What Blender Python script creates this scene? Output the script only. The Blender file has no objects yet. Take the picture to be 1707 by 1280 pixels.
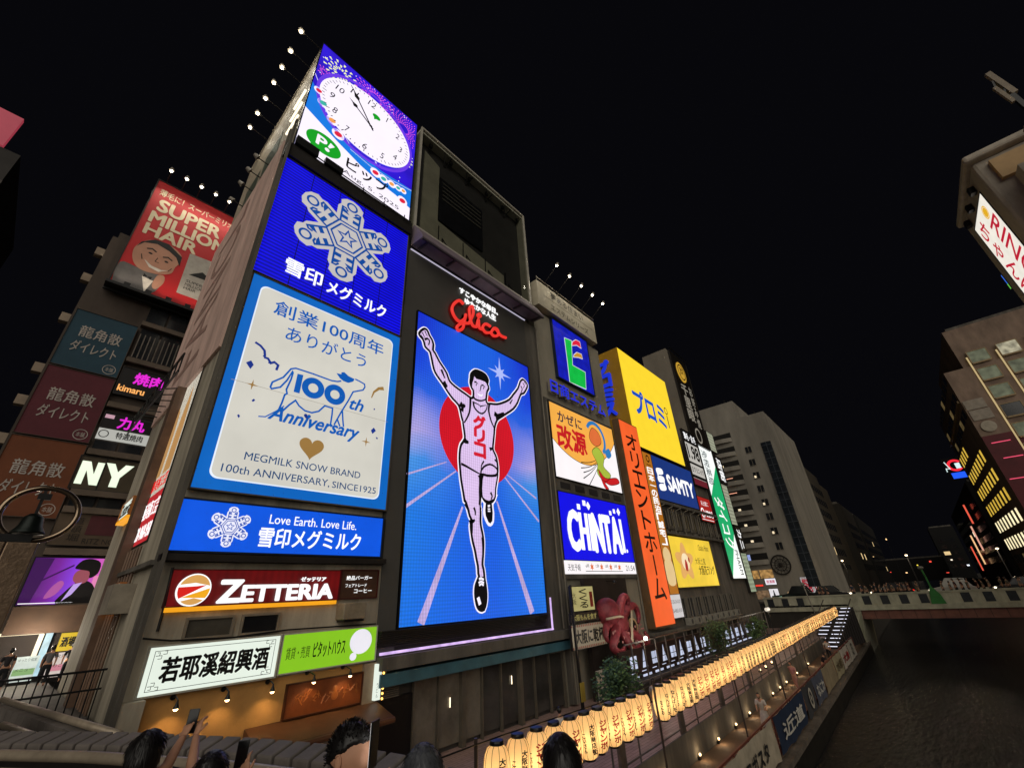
import bpy, bmesh, math, random
from mathutils import Vector, Matrix, Euler, noise
random.seed(7)
S = bpy.context.scene
COL = S.collection
PI = math.pi
# ---------------- camera, world, light, exposure ----------------
cam = bpy.data.cameras.new('camera'); co = bpy.data.objects.new('camera', cam); COL.objects.link(co)
cam.sensor_width = 36.0; cam.lens = 14.657; cam.clip_start = 0.05; cam.clip_end = 3000
_f = Vector((0.673, 0.582, 0.455)).normalized()
_d = Vector((0.306, 0.341, -0.889)); _d = (_d - _f*_d.dot(_f)).normalized()
_r = _d.cross(_f)
M_ = Matrix((_r, -_d, -_f)).transposed().to_4x4()
co.matrix_world = M_
S.camera = co
W = bpy.data.worlds.new('World'); S.world = W; W.use_nodes = True
wn = W.node_tree.nodes; bg = wn['Background']
sky = wn.new('ShaderNodeTexSky'); sky.sky_type = 'NISHITA'; sky.sun_disc = False
sky.sun_elevation = math.radians(-7.5); sky.sun_rotation = math.radians(200)
_ad = wn.new('ShaderNodeVectorMath'); _ad.operation = 'ADD'; _ad.inputs[1].default_value = (.04, .04, .058)   # light pollution over the town
W.node_tree.links.new(sky.outputs[0], _ad.inputs[0]); W.node_tree.links.new(_ad.outputs[0], bg.inputs[0]); bg.inputs[1].default_value = 0.05
sun = bpy.data.lights.new('city_glow', 'SUN'); so = bpy.data.objects.new('city_glow', sun); COL.objects.link(so)
sun.energy = 1.35; sun.angle = math.radians(70); sun.color = (1.0, 0.93, 0.82)
so.rotation_euler = Vector((0.62, 0.62, -0.42)).to_track_quat('-Z', 'Y').to_euler()
S.view_settings.view_transform = 'Standard'; S.view_settings.look = 'None'
S.view_settings.exposure = 0.12; S.view_settings.gamma = 1.0
S.render.engine = 'CYCLES'
S.cycles.use_denoising = True
S.cycles.max_bounces = 5; S.cycles.diffuse_bounces = 3; S.cycles.glossy_bounces = 3; S.cycles.transmission_bounces = 4
S.cycles.sample_clamp_indirect = 4.0

# ---------------- materials ----------------
def C(h):
    h = h.lstrip('#'); o = []
    for i in (0, 2, 4):
        c = int(h[i:i+2], 16)/255
        o.append(c/12.92 if c <= .04045 else ((c+.055)/1.055)**2.4)
    return (*o, 1.0)
MATS = {}
def _base(name):
    m = bpy.data.materials.new(name); m.use_nodes = True
    return m, m.node_tree.nodes, m.node_tree.links, m.node_tree.nodes['Principled BSDF']
def md(name, col, rough=.7, var=.25, scale=1.5, metal=0.0, bump=.0, streak=0.0, spec=.4):
    """surface: base colour broken up by two noises (grime), optional vertical streaks and bump"""
    if name in MATS: return MATS[name]
    m, n, l, b = _base(name); MATS[name] = m
    c = C(col) if isinstance(col, str) else col
    tc = n.new('ShaderNodeTexCoord'); nz = n.new('ShaderNodeTexNoise'); nz.inputs['Scale'].default_value = scale
    nz.inputs['Detail'].default_value = 7; nz.inputs['Roughness'].default_value = .65
    mp = n.new('ShaderNodeMapping'); mp.inputs['Scale'].default_value = (1, 1, 1-streak)
    l.new(tc.outputs['Object'], mp.inputs[0]); l.new(mp.outputs[0], nz.inputs['Vector'])
    mr = n.new('ShaderNodeMapRange'); mr.inputs['From Min'].default_value = .3; mr.inputs['From Max'].default_value = .7
    mr.inputs['To Min'].default_value = 1-var; mr.inputs['To Max'].default_value = 1+var*.6
    l.new(nz.outputs['Fac'], mr.inputs['Value'])
    mx = n.new('ShaderNodeVectorMath'); mx.operation = 'SCALE'; mx.inputs[0].default_value = c[:3]
    l.new(mr.outputs[0], mx.inputs['Scale']); l.new(mx.outputs[0], b.inputs['Base Color'])
    b.inputs['Roughness'].default_value = rough; b.inputs['Metallic'].default_value = metal
    b.inputs['Specular IOR Level'].default_value = spec
    if bump:
        n2 = n.new('ShaderNodeTexNoise'); n2.inputs['Scale'].default_value = scale*12; n2.inputs['Detail'].default_value = 4
        l.new(tc.outputs['Object'], n2.inputs['Vector'])
        bp = n.new('ShaderNodeBump'); bp.inputs['Strength'].default_value = bump; bp.inputs['Distance'].default_value = .02
        l.new(n2.outputs['Fac'], bp.inputs['Height']); l.new(bp.outputs[0], b.inputs['Normal'])
    return m
def me(name, col, s=1.0, light=False, var=.05, scale=.8, lines=None, base=.05):
    """lit surface (lamp, lightbox, LED screen): emission with slight unevenness; lines=(axis, period, depth)"""
    if name in MATS: return MATS[name]
    m, n, l, b = _base(name); MATS[name] = m
    c = C(col) if isinstance(col, str) else col
    b.inputs['Base Color'].default_value = tuple(base*x for x in c[:3])+(1,)
    b.inputs['Roughness'].default_value = .45
    tc = n.new('ShaderNodeTexCoord'); nz = n.new('ShaderNodeTexNoise'); nz.inputs['Scale'].default_value = scale
    nz.inputs['Detail'].default_value = 3
    l.new(tc.outputs['Object'], nz.inputs['Vector'])
    mr = n.new('ShaderNodeMapRange'); mr.inputs['From Min'].default_value = .3; mr.inputs['From Max'].default_value = .7
    mr.inputs['To Min'].default_value = s*(1-var); mr.inputs['To Max'].default_value = s*(1+var)
    l.new(nz.outputs['Fac'], mr.inputs['Value']); out = mr.outputs[0]
    if lines:
        for ax, per, dep in lines:
            sx = n.new('ShaderNodeSeparateXYZ'); l.new(tc.outputs['Object'], sx.inputs[0])
            a = n.new('ShaderNodeMath'); a.operation = 'MULTIPLY'; a.inputs[1].default_value = 2*PI/per
            l.new(sx.outputs[ax], a.inputs[0])
            q = n.new('ShaderNodeMath'); q.operation = 'SINE'; l.new(a.outputs[0], q.inputs[0])
            g = n.new('ShaderNodeMath'); g.operation = 'MULTIPLY_ADD'; g.inputs[1].default_value = dep; g.inputs[2].default_value = 1-dep
            l.new(q.outputs[0], g.inputs[0])
            h = n.new('ShaderNodeMath'); h.operation = 'MULTIPLY'; l.new(out, h.inputs[0]); l.new(g.outputs[0], h.inputs[1]); out = h.outputs[0]
    b.inputs['Emission Color'].default_value = c
    l.new(out, b.inputs['Emission Strength'])
    m.cycles.emission_sampling = 'AUTO' if light else 'NONE'
    return m
def mg(name, col=(.02, .022, .025, 1), rough=.12, spec=.6):
    """dark window glass with grime"""
    return md(name, col, rough=rough, var=.5, scale=.6, spec=spec)

# ---------------- mesh helpers ----------------
class Fr:
    """a wall's own frame: u right, v up, w out of the wall"""
    def __init__(s, o, u, v=(0, 0, 1)):
        s.o = Vector(o); s.u = Vector(u); s.v = Vector(v); s.n = s.u.cross(s.v)
    def p(s, u, v, w=0.0): return s.o + s.u*u + s.v*v + s.n*w
FA = Fr((0, 17.5, 0), (1, 0, 0))          # the canal fronts: u = x, v = z
FL = Fr((0, 36, 0), (1, 0, 0))            # the block across the shopping street
FS = Fr((3.1, 0, 0), (0, -1, 0))          # side wall of the corner building: u = -y
class MB:
    def __init__(s): s.v = []; s.f = []
    def add(s, vs, fs):
        k = len(s.v); s.v += [Vector(p) for p in vs]; s.f += [tuple(i+k for i in f) for f in fs]; return s
    def box(s, x0, x1, y0, y1, z0, z1):
        return s.add([(x, y, z) for z in (z0, z1) for y in (y0, y1) for x in (x0, x1)],
                     [(0, 2, 3, 1), (4, 5, 7, 6), (0, 1, 5, 4), (2, 6, 7, 3), (0, 4, 6, 2), (1, 3, 7, 5)])
    def fbox(s, F, u0, u1, v0, v1, w0, w1):
        return s.add([F.p(u, v, w) for w in (w0, w1) for v in (v0, v1) for u in (u0, u1)],
                     [(0, 2, 3, 1), (4, 5, 7, 6), (0, 1, 5, 4), (2, 6, 7, 3), (0, 4, 6, 2), (1, 3, 7, 5)])
    def bar(s, a, b, wx=.05, wy=None):
        """square bar from a to b"""
        a = Vector(a); b = Vector(b); d = (b-a).normalized(); wy = wy or wx
        r = Vector((0, 0, 1)) if abs(d.z) < .9 else Vector((1, 0, 0))
        e = d.cross(r).normalized()*wx/2; g = d.cross(e).normalized()*wy/2
        vs = [q+sx*e+sy*g for q in (a, b) for sx, sy in ((-1, -1), (1, -1), (1, 1), (-1, 1))]
        return s.add(vs, [(3, 2, 1, 0), (4, 5, 6, 7), (0, 1, 5, 4), (1, 2, 6, 5), (2, 3, 7, 6), (3, 0, 4, 7)])
    def flat(s, F, pts, w=.0):
        a = sum(pts[i][0]*pts[(i+1) % len(pts)][1]-pts[(i+1) % len(pts)][0]*pts[i][1] for i in range(len(pts)))
        if a < 0: pts = pts[::-1]
        return s.add([F.p(u, v, w) for u, v in pts], [tuple(range(len(pts)))])
    def rect(s, F, u0, v0, u1, v1, w=.0): return s.flat(F, [(u0, v0), (u1, v0), (u1, v1), (u0, v1)], w)
    def prism(s, F, pts, w0, w1):
        a = sum(pts[i][0]*pts[(i+1) % len(pts)][1]-pts[(i+1) % len(pts)][0]*pts[i][1] for i in range(len(pts)))
        if a < 0: pts = pts[::-1]
        n = len(pts)
        return s.add([F.p(u, v, w) for w in (w0, w1) for u, v in pts],
                     [tuple(range(n))[::-1], tuple(range(n, 2*n))]+[(i, (i+1) % n, n+(i+1) % n, n+i) for i in range(n)])
    def ell(s, F, cu, cv, ru, rv=None, w=.0, n=40, rot=0):
        rv = rv or ru; c, q = math.cos(rot), math.sin(rot)
        return s.flat(F, [(cu+ru*math.cos(t)*c-rv*math.sin(t)*q, cv+ru*math.cos(t)*q+rv*math.sin(t)*c) for t in [2*PI*i/n for i in range(n)]], w)
    def ring(s, F, cu, cv, r0, r1, w=.0, n=40, a0=0, a1=2*PI):
        vs = []; m = n+1
        for i in range(m):
            t = a0+(a1-a0)*i/n
            vs += [F.p(cu+r0*math.cos(t), cv+r0*math.sin(t), w), F.p(cu+r1*math.cos(t), cv+r1*math.sin(t), w)]
        return s.add(vs, [(2*i, 2*i+1, 2*i+3, 2*i+2) for i in range(n)])
    def ribbon(s, F, pts, wd, w=.0, closed=False, wd2=None):
        P = [Vector(p) for p in pts]
        if closed: P = P+[P[0]]
        n = len(P); vs = []
        for i in range(n):
            if closed: a = P[i-1] if i else P[-2]; b = P[i+1] if i < n-1 else P[1]
            else: a = P[max(i-1, 0)]; b = P[min(i+1, n-1)]
            d0 = (P[i]-a); d1 = (b-P[i])
            d0 = d0.normalized() if d0.length > 1e-9 else d1.normalized(); d1 = d1.normalized() if d1.length > 1e-9 else d0
            t = (d0+d1); t = t.normalized() if t.length > .2 else d1
            nn = Vector((-t.y, t.x)); k = 1/max(.5, abs(nn.dot(Vector((-d1.y, d1.x)))))
            h = (wd if wd2 is None else wd+(wd2-wd)*i/(n-1))/2*k
            for sg in (-1, 1): q = P[i]+nn*sg*h; vs.append(F.p(q.x, q.y, w))
        return s.add(vs, [(2*i, 2*i+2, 2*i+3, 2*i+1) for i in range(n-1)])
    def tube(s, pts, r, n=8, r2=None, cap=True):
        P = [Vector(p) for p in pts]; m = len(P); vs = []; fs = []; up = None
        for i in range(m):
            d = (P[min(i+1, m-1)]-P[max(i-1, 0)]).normalized()
            if up is None: up = Vector((0, 0, 1)) if abs(d.z) < .9 else Vector((1, 0, 0))
            e = d.cross(up).normalized(); g = e.cross(d).normalized(); up = g
            rr = r if r2 is None else r+(r2-r)*i/(m-1)
            vs += [P[i]+(e*math.cos(2*PI*j/n)+g*math.sin(2*PI*j/n))*rr for j in range(n)]
        for i in range(m-1):
            fs += [(i*n+j, i*n+(j+1) % n, (i+1)*n+(j+1) % n, (i+1)*n+j) for j in range(n)]
        if cap: fs += [tuple(range(n))[::-1], tuple(range((m-1)*n, m*n))]
        return s.add(vs, fs)
    def lathe(s, c, prof, n=16, ax=None):
        """profile of (radius, height) about a vertical (or given) axis"""
        c = Vector(c); ax = Vector(ax or (0, 0, 1)).normalized()
        e = ax.orthogonal().normalized(); g = ax.cross(e); vs = []; fs = []; m = len(prof)
        for r, h in prof: vs += [c+ax*h+(e*math.cos(2*PI*j/n)+g*math.sin(2*PI*j/n))*max(r, 1e-4) for j in range(n)]
        for i in range(m-1): fs += [(i*n+j, i*n+(j+1) % n, (i+1)*n+(j+1) % n, (i+1)*n+j) for j in range(n)]
        return s.add(vs, fs)
    def blob(s, c, r, n=10, m=7):
        r = r if isinstance(r, (tuple, list)) else (r, r, r)
        vs = []; fs = []
        for i in range(m+1):
            t = PI*i/m
            for j in range(n): a = 2*PI*j/n; vs.append((c[0]+r[0]*math.sin(t)*math.cos(a), c[1]+r[1]*math.sin(t)*math.sin(a), c[2]-r[2]*math.cos(t)))
        for i in range(m): fs += [(i*n+j, i*n+(j+1) % n, (i+1)*n+(j+1) % n, (i+1)*n+j) for j in range(n)]
        return s.add(vs, fs)
ORG = {}
def tag(o, label=None, cat=None, group=None, kind=None):
    if label: o['label'] = label
    if cat: o['category'] = cat
    if group: o['group'] = group
    if kind: o['kind'] = kind
    return o
def obj(name, mb, mat, parent=None, label=None, cat=None, group=None, kind=None, org=None, smooth=False, bevel=0):
    me_ = bpy.data.meshes.new(name)
    if parent is not None: o0 = ORG[parent.name]
    elif org is not None: o0 = Vector(org)
    else:
        xs = [v.x for v in mb.v]; ys = [v.y for v in mb.v]; zs = [v.z for v in mb.v]
        o0 = Vector(((min(xs)+max(xs))/2, (min(ys)+max(ys))/2, min(zs)))
    me_.from_pydata([v-o0 for v in mb.v], [], mb.f); me_.update()
    if smooth: me_.polygons.foreach_set('use_smooth', [True]*len(me_.polygons))
    ms = mat if isinstance(mat, (list, tuple)) else [mat]
    for m in ms: me_.materials.append(m)
    o = bpy.data.objects.new(name, me_); COL.objects.link(o)
    if parent is not None: o.parent = parent
    else: o.location = o0
    ORG[o.name] = o0
    if bevel:
        md_ = o.modifiers.new('bevel', 'BEVEL'); md_.width = bevel; md_.segments = 2; md_.limit_method = 'ANGLE'
    return tag(o, label, cat, group, kind)
def thing(name, label, cat, loc=(0, 0, 0), group=None):
    o = bpy.data.objects.new(name, None); COL.objects.link(o); o.location = loc; o.empty_display_size = .3
    ORG[o.name] = Vector(loc); return tag(o, label, cat, group)
def dup(root, loc, rotz=None, label=None, group=None, scale=None):
    r = root.copy(); COL.objects.link(r); r.location = loc
    if rotz is not None: r.rotation_euler = (0, 0, rotz)
    if scale: r.scale = scale if isinstance(scale, (tuple, list)) else (scale,)*3
    if label: r['label'] = label
    if group: r['group'] = group
    for ch in list(root.children):
        c = ch.copy(); COL.objects.link(c); c.parent = r
        for g in list(ch.children):
            d = g.copy(); COL.objects.link(d); d.parent = c
    ORG[r.name] = Vector(loc); return r
def lamp(name, kind, loc, power, col=(1, .85, .65), parent=None, size=.1, aim=None, spot=60, blend=.5):
    L = bpy.data.lights.new(name, kind); L.energy = power; L.color = col
    o = bpy.data.objects.new(name, L); COL.objects.link(o)
    if kind == 'AREA': L.size = size
    else: L.shadow_soft_size = size
    if kind == 'SPOT': L.spot_size = math.radians(spot); L.spot_blend = blend
    base = ORG[parent.name] if parent else Vector((0, 0, 0))
    if parent: o.parent = parent
    o.location = Vector(loc)-base
    if aim is not None: o.rotation_euler = (Vector(aim)-Vector(loc)).to_track_quat('-Z', 'Y').to_euler()
    return o
# ---------------- writing ----------------
_TX = {}
def glyphs(s, bold=0.0, shear=0.0, ext=0.0):
    k = (s, bold, shear, ext > 0)
    if k in _TX: return _TX[k]
    c = bpy.data.curves.new('writing', 'FONT'); c.body = s; c.size = 1; c.resolution_u = 3
    c.offset = bold; c.shear = shear; c.extrude = .01 if ext > 0 else 0
    o = bpy.data.objects.new('writing', c); COL.objects.link(o)
    ev = o.evaluated_get(bpy.context.evaluated_depsgraph_get()); m = ev.to_mesh()
    vs = [tuple(v.co) for v in m.vertices]; fs = [tuple(p.vertices) for p in m.polygons]
    ev.to_mesh_clear(); bpy.data.objects.remove(o); bpy.data.curves.remove(c)
    x0 = min(v[0] for v in vs); x1 = max(v[0] for v in vs); y0 = min(v[1] for v in vs); y1 = max(v[1] for v in vs)
    vs = [((v[0]-x0)/(x1-x0), (v[1]-y0)/max(y1-y0, 1e-5), 1.0 if v[2] > 0 else 0.0) for v in vs]
    _TX[k] = (vs, fs, (x1-x0), (y1-y0)); return _TX[k]
def wr(mb, F, s, u0, v0, u1, v1, w=.02, bold=0.0, depth=0.0, shear=0.0, rot=False):
    """set the words s into the box u0..u1, v0..v1 of frame F; rot turns them to read downwards.
    bold thickens the strokes by setting the words several times a hair apart"""
    vs, fs, _, _ = glyphs(s, 0.0, shear, depth)
    k = 8 if bold else 1; r = bold*((u1-u0)/max(1, len(s)) if rot else (v1-v0)) * 1.1
    for i in range(k):
        du, dv = (r*math.cos(2*PI*i/k), r*math.sin(2*PI*i/k)) if bold else (0, 0); ww = w+i*.0012
        if rot: P = [F.p(u0+y*(u1-u0)+du, v1-x*(v1-v0)+dv, ww+z*depth) for x, y, z in vs]
        else: P = [F.p(u0+x*(u1-u0)+du, v0+y*(v1-v0)+dv, ww+z*depth) for x, y, z in vs]
        mb.add(P, fs)
    return mb
def wcol(mb, F, s, u0, v0, u1, v1, w=.02, bold=0.0, depth=0.0, gap=.14):
    """words written downwards, one sign under the other"""
    n = len(s); h = (v1-v0)/n
    for i, ch in enumerate(s):
        if ch == ' ': continue
        b = v1-(i+1)*h+h*gap/2; t = v1-i*h-h*gap/2; a, c = u0, u1
        if ch in 'ー|': mb.rect(F, (a+c)/2-.06*(c-a), b, (a+c)/2+.06*(c-a), t, w); continue
        if ch == '一': m = (b+t)/2; b, t = m-.06*h, m+.06*h
        if ch in 'トりリ': a, c = a+.15*(c-a), c-.12*(c-a)
        wr(mb, F, ch, a, b, c, t, w, bold, depth)
    return mb
def panel(name, label, F, u0, v0, u1, v1, mat, depth=.25, border=.06, fmat=None, cat='sign', group=None, pname='panel'):
    """a box sign on a wall: frame (box and rim) and face"""
    t = thing(name, label, cat, F.p((u0+u1)/2, v0, 0), group)
    fm = fmat or DARKMETAL
    mb = MB().fbox(F, u0-border, u1+border, v0-border, v1+border, -depth, -.02)
    for a in ((u0-border, u1+border, v0-border, v0), (u0-border, u1+border, v1, v1+border), (u0-border, u0, v0, v1), (u1, u1+border, v0, v1)):
        mb.fbox(F, *a, -.018, .05)
    obj('frame', mb, fm, t)
    obj(pname, MB().rect(F, u0, v0, u1, v1, 0), mat, t)
    return t
DARKMETAL = md('dark_metal', '#2b2724', .5, .3, 2, .3)
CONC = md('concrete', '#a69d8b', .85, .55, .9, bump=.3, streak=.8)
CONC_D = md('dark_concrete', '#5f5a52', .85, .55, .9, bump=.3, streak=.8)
BLACKM = md('black_paint', '#0c0c0d', .4, .3, 3)
STEEL = md('brushed_steel', '#8a8278', .35, .25, 4, .8)
WHITE_E = me('white_letter_light', '#ffffff', 1.0)
RED_E = me('red_light', '#e01018', .95)
BLACK_P = md('black_print', '#060606', .6, .1)
GLASS = mg('dark_glass')
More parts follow.
